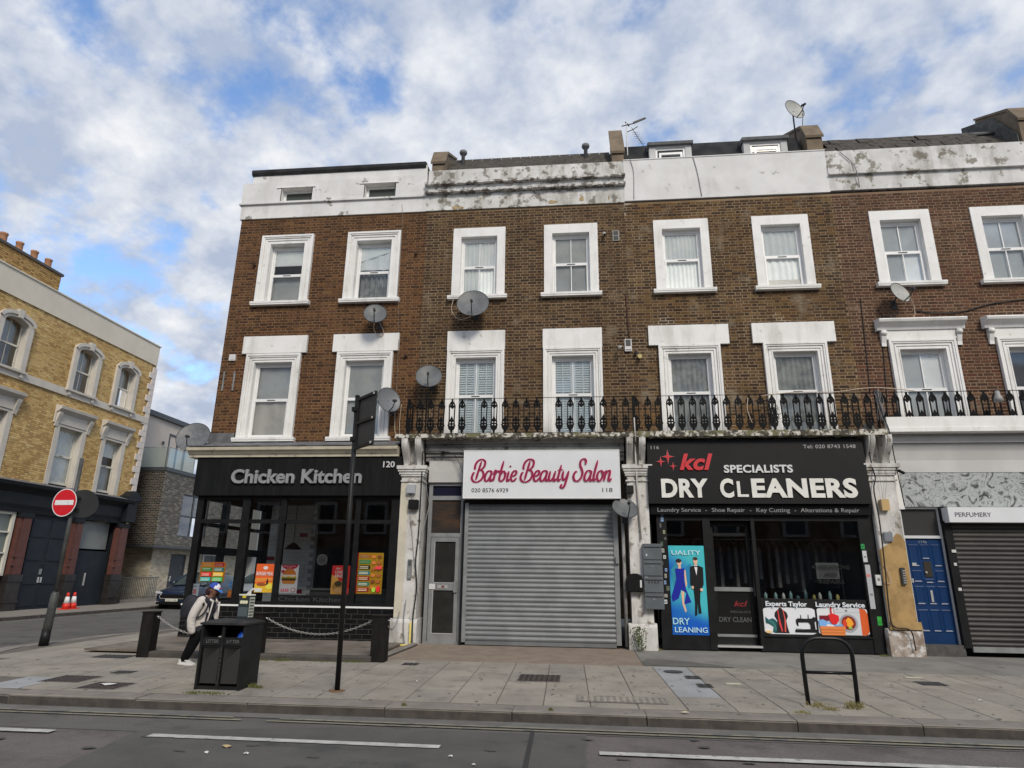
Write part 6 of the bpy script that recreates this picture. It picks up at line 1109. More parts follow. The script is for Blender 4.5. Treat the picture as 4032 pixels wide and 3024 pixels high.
# weed by the middle pilaster
t = thing('weed_plant', 'leafy green weed growing at the foot of the middle pilaster', 'plant', (1.12, -.85, gz(-.85)))
m = MB(); lm = mat('weed_leaf', (.05, .075, .022), (.09, .11, .04), 15, rough=.7)
for k in range(9):
    x = 1.12 + random.uniform(-.1, .1); m.tube([(1.12 + (x - 1.12) * .4, -.85, gz(-.85)), (x, -.85 + random.uniform(-.05, .05), .1 + random.uniform(.2, .42))], .004, 4)
m.build('stems', lm, t); m = MB()
for k in range(170):
    x, z = 1.12 + random.gauss(0, .07), .1 + random.uniform(0, .42); y = -.85 + random.uniform(-.09, .06); s = random.uniform(.012, .03); a = random.uniform(0, 6.28); b_ = random.uniform(-1, 1); d = Vector((math.cos(a), b_ * .5, math.sin(a))).normalized(); e_ = d.cross(Vector((random.uniform(-1, 1), 1, random.uniform(-1, 1)))).normalized(); c = Vector((x, y, z)); m.poly([c - d * s, c + e_ * s * .5, c + d * s, c - e_ * s * .5])
o = m.build('leaves', lm, t, False); o['kind'] = 'stuff'
# ================================================================== satellite dishes and aerial
def dish(c, r, az, tilt, label, wall=None, m=None, arm=.30, pole=None, mesh=False):
    t = thing('satellite_dish', label, 'satellite dish', c, 'satellite dishes'); M_ = Matrix.Translation(c) @ Matrix.Rotation(R(az), 4, 'Z') @ Matrix.Rotation(R(-tilt), 4, 'X'); m = m or dish_m
    b = MB(); n, k = 28, 6; V_ = [(0, .07, 0)]
    for j in range(1, k + 1):
        q = j / k
        for i in range(n): a = 2 * math.pi * i / n; V_.append((r * q * math.cos(a), .07 * (1 - q * q), r * 1.06 * q * math.sin(a)))
    F_ = [(0, 1 + i, 1 + (i + 1) % n) for i in range(n)] + [(1 + (j - 1) * n + i, 1 + j * n + i, 1 + j * n + (i + 1) % n, 1 + (j - 1) * n + (i + 1) % n) for j in range(1, k) for i in range(n)]
    b.faces(V_, F_, True); b.xf(M_); b.build('reflector', m, t, False)
    rim = MB(); rim.tube([(r * math.cos(2 * math.pi * i / n), 0, r * 1.06 * math.sin(2 * math.pi * i / n)) for i in range(n + 1)], .007, 5, False); rim.xf(M_); rim.build('rim', dark_steel, t)
    a_ = MB(); a_.tube([(0, .03, -r * .98), (0, -arm * .6, -r * .9), (0, -arm, -r * .55)], .013, 6); a_.xf(M_); a_.build('feed_arm', dark_steel, t)
    l_ = MB(); l_.tube([(0, -arm - .03, -r * .60), (0, -arm + .08, -r * .42)], .032, 10); l_.xf(M_); l_.build('receiver', dark_steel, t)
    bp_ = M_ @ Vector((0, .07, 0)); br = MB()
    if pole is not None: br.tube([bp_, (bp_.x, bp_.y + .03, bp_.z - .05), pole], .02, 8)
    else:
        wy = wall if wall is not None else 0.0; br.tube([bp_, (bp_.x, (bp_.y + wy) / 2 + .02, bp_.z - .06), (bp_.x + .02, wy, bp_.z - .12)], .02, 8); br.box(bp_.x - .04, bp_.x + .08, wy - .02, wy, bp_.z - .24, bp_.z - .02)
    br.build('bracket', dark_steel, t); return t
dish((-4.83, -.42, 7.50), .275, 14, 20, 'grey dish just below the upper right window of the corner house'); dish((-2.44, -.45, 7.68), .385, 4, 20, 'largest grey dish, overlapping the sill of the salon house window')
dish((-3.44, -.38, 5.90), .305, 10, 22, 'grey dish on brickwork above the left end of the balcony railing'); dish((-4.33, -.45, 5.32), .29, 42, 12, 'translucent mesh dish at the left end of the balcony', m=mat('dark_mesh_dish', (.13, .14, .15), (.19, .20, .21), 40, rough=.5))
dish((-8.93, -.55, 4.47), .37, 12, 24, 'grey dish standing on the cornice at the far left corner', pole=(-8.80, -.35, 4.17), m=mat('smoky_dish', (.10, .105, .11), (.15, .155, .16), 6, rough=.5)); dish((.94, -.88, 2.82), .265, 14, 42, 'grey dish beside the salon sign over the shutter', wall=-.62)
dish((7.26, -.38, 7.66), .25, 22, 16, 'pale dish below the window of the reddish house', m=mat('pale_dish', (.40, .40, .37), (.34, .34, .31), 5, rough=.5)); dish((5.78, .30, 13.22), .29, 24, 10, 'pale dish on a tall pole above the roof by the tan stack', pole=(5.76, .45, 11.9), m=MATS['pale_dish'])
one('dish_strut', MB().tube([(6.0, .35, 13.2), (5.95, .4, 12.75), (5.85, .4, 12.6)], .009, 6), dark_steel, 'thin strut under the rooftop dish', 'strut')
cable([(-4.88, -.30, 7.34), (-4.90, -.2, 7.15), (-4.78, -.1, 7.02), (-4.68, -.12, 7.12), (-4.76, -.25, 7.32)], .009, cable_t, 'tan cable loop hanging below the corner house dish'); cable([(-2.98, -.15, 7.92), (-3.02, -.12, 7.65), (-2.85, -.12, 7.42), (-2.60, -.2, 7.40), (-2.38, -.35, 7.50)], .009, cable_t, 'tan cable curling under the largest dish'); cable([(7.42, -.4, 7.56), (7.58, -.2, 7.42), (7.62, -.12, 7.25), (7.60, -.08, 7.15)], .010, cable_t, 'tan cable from the pale dish to the window cornice'); cable([(-4.34, -.4, 5.12), (-4.36, -.3, 4.98), (-4.30, -.3, 5.0)], .008, cable_t, 'tan cable loop under the mesh dish')
t = thing('tv_aerial', 'thin white mast with two small television aerials on the roof', 'aerial', (1.42, .3, 11.7)); MB().tube([(1.42, .3, 11.5), (1.43, .3, 13.12)], .018, 8).build('mast', flat((200, 200, 198)), t)
a = MB(); a.tube([(1.30, .28, 12.98), (1.62, .3, 13.06), (1.95, .3, 13.20)], .014, 5); a.prism([(1.62, 13.04), (1.95, 13.18), (1.93, 13.22), (1.60, 13.09)], .27, .30); a.tube([(1.40, .3, 13.12), (1.50, .3, 12.98)], .018, 5); a.build('upper_aerial', dark_steel, t)
a = MB(); p0 = Vector((1.58, .28, 12.88))
for k in (-1, 0, 1): a.tube([p0 + Vector((k * .03, k * .06, 0)), p0 + Vector((.22 + k * .06, k * .12 - .1, -.56))], .007, 5)
for j in range(6): q = p0.lerp(p0 + Vector((.22, -.1, -.56)), .25 + j * .14); a.tube([q + Vector((-.09, -.06, -.03)), q + Vector((.10, .06, .03))], .005, 4)
a.tube([(1.43, .3, 12.80), (1.60, .28, 12.86), (1.72, .28, 12.94)], .012, 5); a.build('lower_aerial', dark_steel, t)
# ================================================================== balcony railings
def baluster():
    b = MB(); y0, y1 = -.016, .016
    P_ = lambda pts: b.prism(pts, y0, y1)
    P_([(-.022, 0), (.022, 0), (.018, .05), (.034, .07), (.018, .085), (-.018, .085), (-.034, .07), (-.018, .05)])
    P_([(0, .07), (.056, .105), (.076, .15), (.072, .19), (-.072, .19), (-.076, .15), (-.056, .105)])
    for s in (-1, 1):
        P_([(s * .044, .18), (s * .078, .18), (s * .088, .205), (s * .074, .225), (s * .070, .31), (s * .046, .31), (s * .048, .22)]); P_([(s * .045, .30), (s * .066, .30), (s * .072, .62), (s * .053, .62)])
        P_([(s * .052, .60), (s * .074, .60), (s * .074, .66), (s * .046, .72), (s * .016, .755), (0, .755), (0, .72), (s * .030, .69), (s * .046, .655)])
        P_([(s * .0, .575), (s * .034, .610), (s * .058, .625), (s * .058, .652), (s * .034, .652), (s * .024, .668), (s * .0, .668)]); P_([(0, .685), (s * .026, .69), (s * .022, .72), (0, .735)])
    P_([(-.070, .220), (.070, .220), (.070, .246), (-.070, .246)]); P_([(-.068, .285), (.068, .285), (.064, .310), (-.064, .310)]); P_([(-.016, .18), (.016, .18), (.016, .30), (-.016, .30)])
    P_([(-.056, .305), (.056, .305), (.038, .325), (.024, .36), (0, .41), (-.024, .36), (-.038, .325)]); P_([(-.020, .66), (.020, .66), (.020, .69), (-.020, .69)]); P_([(-.018, .74), (.018, .74), (.018, .805), (-.018, .805)])
    return b.mesh('baluster', iron)
BAL = baluster()
t = thing('balcony_railing', 'black cast iron balcony railing above the salon and the dry cleaners', 'railing', (1.2, -.74, 4.43)); n = 0; x = -3.74
while x < 6.25:
    if n not in (6, 13):
        o = obj('baluster', BAL, t, (x + random.uniform(-.006, .006), -.74, 4.43)); o.rotation_euler = (R(random.uniform(-1, 1)), R(random.uniform(-1.2, 1.2)), R(random.uniform(-3, 3)))
    x += .2385; n += 1
MB().tube([(-3.78, -.74, 5.235), (6.28, -.74, 5.235)], .007, 6).build('top_wire', iron, t); MB().box(-3.80, 6.28, -.755, -.725, 4.437, 4.452).build('bottom_rail', iron, t)
for q_ in ((-3.80, -3.77, -.76, -.73, 4.43, 5.24), (-3.40, -3.37, -.70, -.67, 4.43, 5.42), (1.18, 1.24, -.76, -.72, 4.43, 5.25), (6.20, 6.24, -.76, -.72, 4.43, 5.28)): MB().box(*q_).build('stanchion', iron, t); MB().tube([(-3.60, -.74, 5.06), (-3.5, -.74, 5.02), (-3.4, -.72, 5.03)], .02, 5).build('scroll', iron, t)
rr_ = MB()
for y in (-.5, -.25): rr_.box(-3.80, -3.785, y - .01, y + .01, 4.43, 5.2)
rr_.tube([(-3.79, -.74, 5.235), (-3.79, 0, 5.235)], .01, 6); rr_.build('side_rail', iron, t)
t = thing('balcony_railing', 'black cast iron balcony railing behind the white balcony front of the reddish house', 'railing', (8.8, -.55, 4.43)); x = 6.42
while x < 11.5: o = obj('baluster', BAL, t, (x, -.58, 4.48)); o.rotation_euler = (0, R(random.uniform(-1.2, 1.2)), R(random.uniform(-3, 3))); x += .252
MB().tube([(6.3, -.58, 5.285), (11.5, -.58, 5.285)], .008, 6).build('top_wire', iron, t); MB().box(6.3, 11.5, -.595, -.565, 4.44, 4.485).build('bottom_rail', iron, t)
# tangled wires on the railing between the windows
tw_ = MB()
for k in range(26):
    c = Vector((4.12, -.70, 4.82)); P = [c + Vector((random.gauss(0, .06), random.uniform(-.05, .05), random.gauss(0, .15))) for _ in range(5)]; tw_.tube(catmull3(P, 4), .005, 4)
one('wire_tangle', tw_, cable_b, 'tangled black wires caught on the balcony railing between the windows', 'wire')
tw_ = MB()
for k in range(14):
    c = Vector((6.25, -.82, 4.95)); P = [c + Vector((random.gauss(0, .04), random.uniform(-.05, .05), -.3 + .2 * j + random.gauss(0, .05))) for j in range(4)]; tw_.tube(catmull3(P, 4), .006, 4)
one('wire_tangle', tw_, cable_g, 'tangled grey wires hanging where the two balconies meet', 'wire')
# ================================================================== yellow brick corner building across the side street
YB = thing('corner_building', 'yellow brick corner building with cream parapet and black ground floor front', 'building', (-20.5, 0, 0), rot=R(90), local=True)
ymort = mat('yellow_mortar', s2l((178, 150, 104)), s2l((158, 130, 88)), 1.2, rough=.95, bump=.3); ybr = mat('yellow_stock_brick', (1, 1, 1), (.86, .80, .72), .7, .45, .65, rough=.92, bump=.5, bscale=50, attr=True, stain=s2l((196, 176, 140)), sscale=1.1, slo=.66, shi=.76)
trim = mat('cream_stone_trim', (.60, .56, .49), (.54, .50, .44), 2.5, rough=.8, bump=.2, bscale=30)
U0, U1 = -3.0, 13.68
aw = [(3.9 - 2.4, 5.4 - 2.4), (4.90, 6.40), (8.53, 10.05), (11.02, 12.50)]; lw_ = [(5.0, 6.42), (8.42, 10.08), (11.0, 12.52)]
holes = [(a + .1, b - .1, 8.5, 10.3) for a, b in aw[1:]] + [(a + .05, b - .05, 4.6, 7.0) for a, b in lw_]
wall = panel(MB(), U0, U1, 4.3, 11.05, holes).build('wall', ymort, YB, False)
brickwork(wall, 3.0, U1 - .32, 4.35, 11.04, holes, pal([(226, 192, 128), (238, 204, 138), (212, 176, 114), (234, 200, 134), (194, 160, 104), (236, 208, 146)], .09), ybr, camloc=(8.0, 0, 4.4), S=.22, n_ind=300)
e_ = MB(); e_.box(U0, U1 - .02, .9, 12, 0, 11.04); e_.box(U1 - .3, U1, .012, .9, 3.4, 11.04); e_.build('end_wall', ymort, YB)
p_ = MB(); p_.box(U0, U1 - .02, -.05, .25, 11.03, 11.99); p_.box(U0, U1 + .03, -.09, .30, 11.99, 12.04); p_.build('parapet', mat('cream_render_parapet', (.68, .62, .51), (.63, .575, .475), 1.2, rough=.9, bump=.15, bscale=60), YB)
sb = MB(); sb.box(U0, U1, -.07, .02, 8.14, 8.42); sb.build('string_course', trim, YB)
for k in range(23):
    z = 4.36 + k * .285; w_ = .42 if k % 2 else .22
    if z < 11.0: MB().box(U1 - w_, U1 + .04, -.055, .3, z + .006, z + .279).build('quoin', mat('pinkish_quoin', (.68, .62, .57), (.62, .57, .52), 3, rough=.8), YB)
yframe = mat('cream_sash', (.66, .63, .54), rough=.5); lgl = glass('left_window_glass', (.80, .86, .86), 1.6)
for a, b in aw[1:]:
    def arcpts(x0, x1, z0, zs, zt, n=10):
        cx = (x0 + x1) / 2; hw = (x1 - x0) / 2; return [(x1, z0)] + [(cx + hw * math.cos(math.pi * k / n), zs + (zt - zs) * math.sin(math.pi * k / n)) for k in range(n + 1)] + [(x0, z0)]
    O_ = arcpts(a, b, 8.42, 10.18, 10.50); I_ = arcpts(a + .22, b - .22, 8.42, 10.08, 10.30); m = MB(); n = len(O_)
    for k in range(n - 1):
        o1, o2, i1, i2 = O_[k], O_[k + 1], I_[k], I_[k + 1]
        m.faces([(o1[0], -.12, o1[1]), (o2[0], -.12, o2[1]), (i2[0], -.12, i2[1]), (i1[0], -.12, i1[1]), (o1[0], .0, o1[1]), (o2[0], .0, o2[1]), (i2[0], .22, i2[1]), (i1[0], .22, i1[1])], [(0, 1, 2, 3), (0, 4, 5, 1), (3, 2, 6, 7)])
    O2 = arcpts(a - .04, b + .04, 10.02, 10.20, 10.54); I2 = arcpts(a + .08, b - .08, 10.02, 10.14, 10.40)
    for k in range(1, n - 2):
        o1, o2, i1, i2 = O2[k], O2[k + 1], I2[k], I2[k + 1]
        m.faces([(o1[0], -.17, o1[1]), (o2[0], -.17, o2[1]), (i2[0], -.17, i2[1]), (i1[0], -.17, i1[1]), (o1[0], -.1, o1[1]), (o2[0], -.1, o2[1]), (i2[0], -.1, i2[1]), (i1[0], -.1, i1[1])], [(0, 1, 2, 3), (0, 4, 5, 1), (3, 2, 6, 7)])
    W = m.build('arched_window', trim, YB); cx = (a + b) / 2
    MB().prism([(cx - .09, 10.30), (cx + .09, 10.30), (cx + .13, 10.62), (cx - .13, 10.62)], -.20, -.05).build('keystone', trim, W); MB().box(a - .08, b + .08, -.17, .2, 8.36, 8.44).build('sill', trim, W)
    for sx in (a + .05, b - .17): MB().box(sx, sx + .12, -.13, 0, 8.20, 8.36).build('sill_bracket', trim, W)
    f = MB(); x0, x1 = a + .24, b - .24; f.box(x0, x0 + .05, .16, .21, 8.44, 10.16); f.box(x1 - .05, x1, .16, .21, 8.44, 10.16); f.box(x0 + .05, x1 - .05, .16, .21, 8.44, 8.50); f.box(x0 + .05, x1 - .05, .14, .21, 9.32, 9.39); f.box(cx - .015, cx + .015, .17, .20, 8.5, 9.32); f.box(cx - .015, cx + .015, .17, .20, 9.39, 10.28); f.build('frame', yframe, W)
    for p, q in ((x0 + .05, cx - .015), (cx + .015, x1 - .05)):
        rect(MB(), p, q, 8.50, 9.32, .185).build('pane', lgl, W); MB().poly([(p, .185, 9.39), (q, .185, 9.39), (q, .185, 10.12 if q > cx + .1 else 10.27), (p, .185, 10.27 if p > cx else 10.12)]).build('pane', lgl, W)
    MB().box(x0, x1, .40, .41, 9.5, 10.3).build('blind', greyl, W); MB().box(x0, x1, .5, .51, 8.4, 9.5).build('room', room_in, W)
for i, (a, b) in enumerate(lw_):
    W = window(YB, (a, b, 4.60, 6.98), (a + .22, b - .22, 4.68, 6.90), 'flat', 5.80, False, 'net' if i < 2 else 'half', depth=.22, surround=trim, frame_m=yframe)
    c = MB(); c.prism([(0, 7.0), (-.06, 7.0), (-.06, 7.40), (-.14, 7.46), (-.26, 7.55), (-.28, 7.66), (0, 7.72)], a - .16, b + .16, 'x'); c.build('cornice', trim, W)
    for sx in (a - .1, b - .06):
        k = MB(); k.prism([(0, 6.86), (-.06, 6.86), (-.09, 7.05), (-.18, 7.32), (-.2, 7.42), (0, 7.42)], sx, sx + .16, 'x'); k.build('console', trim, W)
ch = MB(); ch.box(-2, 7.68, .5, 1.6, 11.9, 12.98); CH = ch.build('chimney', mat('chimney_stock_brick', s2l((160, 128, 82)), s2l((132, 104, 66)), 3, rough=.95, bump=.5), YB); MB().box(-2, 7.74, .44, 1.66, 12.98, 13.08).build('chimney_cap', mat('chimney_cap', (.09, .085, .08), rough=.9), CH)
brickwork(CH, 3.6, 7.68, 11.95, 12.97, [], pal([(190, 156, 98), (206, 170, 110), (170, 136, 84), (150, 118, 74)], .15), ybr, y=.497, n_ind=120, camloc=(7, 0, 12))
for u_ in (4.43, 5.15, 5.87, 6.58, 7.28): p_ = MB(); p_.lathe([(.15, 0), (.13, .06), (.12, .40), (.14, .42), (.14, .48), (.10, .49)], (u_, .85, 13.08), 16); p_.build('chimney_pot', mat('terracotta', (.44, .22, .115), (.36, .18, .10), 6, rough=.85), CH)
# ground floor: black front
bk = mat('black_navy_paint', (.010, .012, .015), (.014, .017, .020), 3, rough=.5, spec=.2); nav = mat('navy_door_paint', (.018, .024, .031), (.023, .029, .036), 2, rough=.55, spec=.2); terra = mat('terracotta_pilaster', (.125, .047, .036), (.10, .04, .031), 4, rough=.6, stain=(.17, .078, .06), sscale=6, slo=.6, shi=.7); blk_st = mat('black_plinth_stone', (.022, .019, .017), (.035, .03, .028), 4, rough=.4)
co = MB(); co.prism([(.0, 3.42), (-.18, 3.42), (-.20, 3.55), (-.24, 3.70), (-.26, 4.10), (-.34, 4.22), (-.48, 4.34), (-.50, 4.44), (0, 4.56)], U0, 13.25, 'x'); co.build('shop_cornice', bk, YB); MB().prism([(0, 4.565), (-.51, 4.445), (-.52, 4.46), (0, 4.60)], U0, 13.28, 'x').build('lead_top', lead, YB)
ebk = MB(); ebk.prism([(12.72, 4.46), (13.62, 4.46), (13.62, 4.60), (13.17, 4.88), (12.72, 4.60)], -.50, .0); ebk.box(12.86, 13.48, -.42, 0, 3.5, 4.458); ebk.build('end_bracket', bk, YB)
gback_ = MB(); gback_.box(U0, 10.64, .02, .10, 0, 3.45); gback_.box(12.76, U1, .02, .9, 0, 3.45); gback_.box(10.64, 12.76, .60, .70, 0, 3.45); gback_.build('ground_floor_wall', bk, YB)
for a, b in ((4.9, 5.4), (7.52, 8.03), (10.18, 10.62), (12.80, 13.38)):
    P = MB().box(a, b, -.22, 0, 1.25, 3.26).build('pilaster', terra, YB); MB().box(a + .14, b + .0, -.25, -.22, 1.25, 3.26).build('pilaster_strip', terra, P); MB().box(a - .05, b + .05, -.28, 0, 3.262, 3.42).build('capital', bk, P)
    q = MB(); q.box(a - .04, b + .04, -.28, 0, 0, 1.0); q.box(a - .06, b + .06, -.31, 0, 1.0, 1.245); q.box(a - .06, b + .06, -.32, 0, .28, .33); q.build('plinth', blk_st, P)
    for z in (1.55, 1.85): MB().box(a - .01, b + .01, -.26, -.01, z, z + .05).build('band', terra, P)
D_ = MB(); D_.box(8.12, 10.1, -.08, .02, 0, 3.42); DD_ = D_.build('double_door', nav, YB)
for j in range(2):
    for z0, z1 in ((.12, .80), (.9, 1.65), (1.75, 2.5), (2.6, 3.25)): MB().box(8.25 + j * .95, 9.02 + j * .95, -.105, -.082, z0, z1).build('door_panel', nav, DD_)
for x in (8.99, 9.12): MB().box(x, x + .05, -.14, -.106, .95, 1.15).build('door_handle', chrome, DD_)
MB().box(9.0, 9.12, -.12, -.106, 1.25, 1.45).build('keypad', alu, DD_)
E_ = MB(); E_.box(10.68, 12.75, .10, .14, 0, 2.2); ED = E_.build('entrance_door', nav, YB); MB().box(10.8, 11.7, .07, .098, .05, 2.05).build('door_leaf', nav, ED); MB().box(11.58, 11.62, .02, .07, .8, 1.3).build('pull_handle', chrome, ED); rect(MB(), 10.75, 12.6, 2.28, 3.40, .10).build('frosted_pane', mat('frosted_glass', (.15, .16, .15), (.20, .215, .20), .8, rough=.35), ED)
wf_ = MB(); wf_.box(5.5, 5.6, -.12, 0, 1.2, 3.45); wf_.box(7.30, 7.42, -.12, 0, 1.2, 3.45); wf_.box(5.6, 7.30, -.12, 0, 3.33, 3.45); wf_.box(5.6, 7.30, -.14, 0, 1.2, 1.30); wf_.box(5.6, 7.30, -.11, 0, 2.68, 2.74); wf_.box(5.6, 7.30, -.11, 0, 1.96, 2.01); WF = wf_.build('shop_window', yframe, YB); rect(MB(), 5.6, 7.3, 1.3, 3.33, -.03).build('pane', mat('grey_green_glass', (.16, .185, .17), (.11, .13, .12), 1, rough=.15), WF)
# ================================================================== modern flats behind
MD = thing('apartment_building', 'modern dark brick apartment block with glass balcony beside the yellow building', 'building', (-22, 18, 0))
dmort = mat('pale_grey_mortar', (.22, .205, .18), rough=.95); dbr = mat('dark_grey_brick', (1, 1, 1), (.8, .85, .9), 1, rough=.9, bump=.4, bscale=40, attr=True); dpal = pal([(74, 66, 58), (60, 54, 48), (90, 78, 66), (54, 48, 44), (84, 76, 70)], .18); lpal = pal([(134, 128, 118), (116, 110, 102), (146, 138, 126), (104, 98, 90)], .14)
wf1 = panel(MB(), -27, -20.5, 2.60, 6.22, [], 15.75).build('wall', dmort, MD, False); brickwork(wf1, -24.5, -20.5, 2.60, 6.21, [], dpal, dbr, y=15.75, course=.085, S=.24, joint=.016, stretcher=True, camloc=(-21.5, 0, 4.5))
def rot_child(name, me, parent, X, yrot=90):
    o = obj(name, me, parent, (X, 0, 0)); o.rotation_euler = (0, 0, R(yrot)); return o
wh = [(17.50, 20.0, 3.1, 5.28)]
ws = panel(MB(), 15.752, 26, 2.60, 6.22, wh).mesh('wall', dmort, False); WS = rot_child('wall', ws, MD, -20.5); brickwork(WS, 15.76, 24, 2.60, 6.21, wh, lpal, dbr, course=.085, S=.24, joint=.016, stretcher=True, camloc=(17, 0, 4.0))
fr_m = mat('dark_grey_frames', (.06, .068, .075), rough=.4); f = MB(); f.box(17.5, 17.58, .05, .12, 3.1, 5.28); f.box(19.92, 20, .05, .12, 3.1, 5.28); f.box(17.58, 19.92, .05, .12, 3.1, 3.17); f.box(17.58, 19.92, .05, .12, 5.2, 5.28); f.box(18.55, 18.65, .05, .12, 3.17, 5.2); f.box(17.58, 19.92, .05, .12, 4.12, 4.20); WN = rot_child('window', f.mesh('window', fr_m), MD, -20.5)
for p, q in ((17.58, 18.55), (18.65, 19.92)):
    for c, d in ((3.17, 4.12), (4.20, 5.2)): rect(MB(), p, q, c, d, .08).build('pane', glass('flat_glass', (.75, .84, .84), 2.2), WN); drape(p, q, c, d, .2, .03, 4).build('curtain', net, WN)
cap = MB(); cap.box(-27, -20.44, 15.69, 26, 6.22, 6.40); cap.box(-27, -20.5, 15.75, 26, 2.50, 2.598); cap.build('parapet_cap', fr_m, MD)
inner_ = MB(); inner_.box(-27, -20.62, 15.9, 26, 2.61, 6.2); inner_.build('core', room_in, MD)
gb = glass('balustrade_glass', (.72, .82, .78), 1.2, .02, .15, (.55, .65, .6))
for a, b in ((-22.4, -20.6),): rect(MB(), a, b, 6.40, 7.42, 15.80).build('balustrade_pane', gb, MD)
for a, b in ((15.82, 16.95), (16.98, 18.1), (18.13, 19.3), (19.33, 20.6)): MB().poly([(-20.55, a, 6.40), (-20.55, b, 6.40), (-20.55, b, 7.42), (-20.55, a, 7.42)]).build('balustrade_pane', gb, MD)
hr = MB(); hr.tube([(-22.4, 15.80, 7.43), (-20.55, 15.80, 7.43), (-20.55, 21, 7.43)], .015, 6)
for q in ((-20.55, 15.8), (-20.55, 18.1), (-20.55, 16.96), (-20.55, 19.3)): hr.box(q[0] - .012, q[0] + .012, q[1] - .012, q[1] + .012, 6.4, 7.42)
hr.build('handrail', alu, MD)
crd = mat('pinkish_cream_render', (.60, .53, .46), (.56, .495, .43), 1.5, rough=.9)
u1 = panel(MB(), 14.5, 26, 6.22, 9.15, [(17.75, 19.35, 6.4, 8.55)]).mesh('upper_wall', crd, False); UW = rot_child('upper_wall', u1, MD, -22.0); MB().box(-27, -22.02, 14.5, 26, 6.23, 9.14).build('upper_core', crd, MD)
fs = MB(); fs.box(-27, -21.85, 14.35, 26, 9.15, 9.40); fs.build('roof_edge', fr_m, MD)
f = MB(); ring3(f, 17.75, 19.35, 6.4, 8.55, 0, .09, -.02, .1); f.box(18.5, 18.6, -.02, .1, 6.4, 8.46); DW = rot_child('balcony_door', f.mesh('balcony_door', fr_m), MD, -22.0)
for p, q in ((17.84, 18.5), (18.6, 19.26)): rect(MB(), p, q, 6.4, 8.46, .03).build('pane', MATS['flat_glass'], DW); rect(MB(), p, q, 6.4, 8.46, .015).build('curtain', net, DW) if False else None
MB().box(17.8, 19.3, .06, .07, 6.4, 8.5).build('blind', palem, DW)
for y, z in ((17.2, 7.85), (19.9, 7.9), (18.6, 9.0 - .25)): MB().box(-21.98, -21.88, y, y + .07, z, z + .16).build('wall_light', fr_m, MD)
# ground floor of the flats: cream brick under the overhang
cmort = mat('cream_mortar', (.44, .41, .35), rough=.95); cbr = mat('cream_brick', (1, 1, 1), (.86, .85, .82), 1, rough=.9, bump=.3, bscale=40, attr=True); cpal = pal([(216, 204, 180), (204, 192, 168), (226, 216, 194), (194, 180, 158)], .08)
dh = [(18.15, 19.5, -.1, 2.25), (21.2, 23.2, -.1, 2.25)]
g1 = panel(MB(), 16.6, 26, -.1, 2.5, dh).mesh('ground_wall', cmort, False); GW = rot_child('ground_wall', g1, MD, -21.1); brickwork(GW, 16.6, 25, -.05, 2.49, dh, cpal, cbr, course=.085, S=.24, joint=.014, stretcher=True, n_ind=150, camloc=(18, 0, 1))
g2 = panel(MB(), -26, -21.1, -.1, 2.5, [], 16.6).build('ground_wall', cmort, MD, False); brickwork(g2, -24, -21.1, -.05, 2.49, [], cpal, cbr, y=16.6, course=.085, S=.24, joint=.014, stretcher=True, n_ind=120, camloc=(-22, 0, 1))
d_ = MB(); d_.box(18.2, 19.45, .06, .12, 0, 2.2); DO = rot_child('door', d_.mesh('door', mat('dark_grey_door', (.035, .04, .045), rough=.5)), MD, -21.1); MB().box(18.35, 18.40, .0, .06, .9, 1.15).build('door_handle', chrome, DO); MB().box(19.1, 19.3, .045, .058, 1.5, 1.7).build('peep_panel', fr_m, DO)
wsr = MB(); wsr.box(21.05, 21.2, -.04, .1, 0, 2.4); wsr.box(23.2, 23.35, -.04, .1, 0, 2.4); wsr.box(21.2, 23.2, -.04, .1, 2.25, 2.4); GS = rot_child('garage_opening', wsr.mesh('garage_opening', mat('white_surround', (.66, .65, .62), rough=.7)), MD, -21.1); MB().box(21.2, 23.2, .06, .1, 0, 2.25).build('garage_door', fr_m, GS); MB().box(22.15, 22.25, .04, .058, 0, 2.25).build('mullion', fr_m, GS)
# railings before the flats
t = thing('metal_fence', 'grey vertical bar fence in front of the modern flats', 'fence', (-20.75, 15.3, 0)); MB().box(-20.85, -20.65, 14.2, 16.9, -.05, .14).build('plinth', far_pave, t)
fb = MB(); fb.box(-.012, .012, -.012, .012, 0, .98); fbm = fb.mesh('bar', mat('fence_grey', (.10, .105, .10), rough=.6)); y = 14.3
while y < 16.9: obj('bar', fbm, t, (-20.75, y, .14)); y += .13
MB().box(-20.77, -20.73, 14.25, 16.9, 1.08, 1.11).build('top_rail', MATS['fence_grey'], t); MB().box(-20.77, -20.73, 14.25, 16.9, .20, .23).build('bottom_rail', MATS['fence_grey'], t)
# more of the street behind, seen through the corner shop
MD2 = thing('apartment_building', 'pale rendered building farther down the side street, seen through the shop glass', 'building', (-22, 30, 0)); MB().box(-28, -20.8, 26.2, 44, 0, 7.5).build('wall', mat('pale_far_render', (.45, .44, .42), (.4, .39, .37), .6, rough=.9), MD2); MB().box(-28, -20.6, 26.1, 44.2, 7.5, 7.7).build('roof', felt, MD2)
for y in (28, 31, 34, 37):
    for z in (1.2, 4.6): w_ = MB().box(-20.8, -20.74, y, y + 1.2, z, z + 1.6).build('window', pvc, MD2); MB().box(-20.735, -20.73, y + .1, y + 1.1, z + .1, z + 1.5).build('pane', mat('far_pane', (.08, .09, .10), rough=.1), w_)

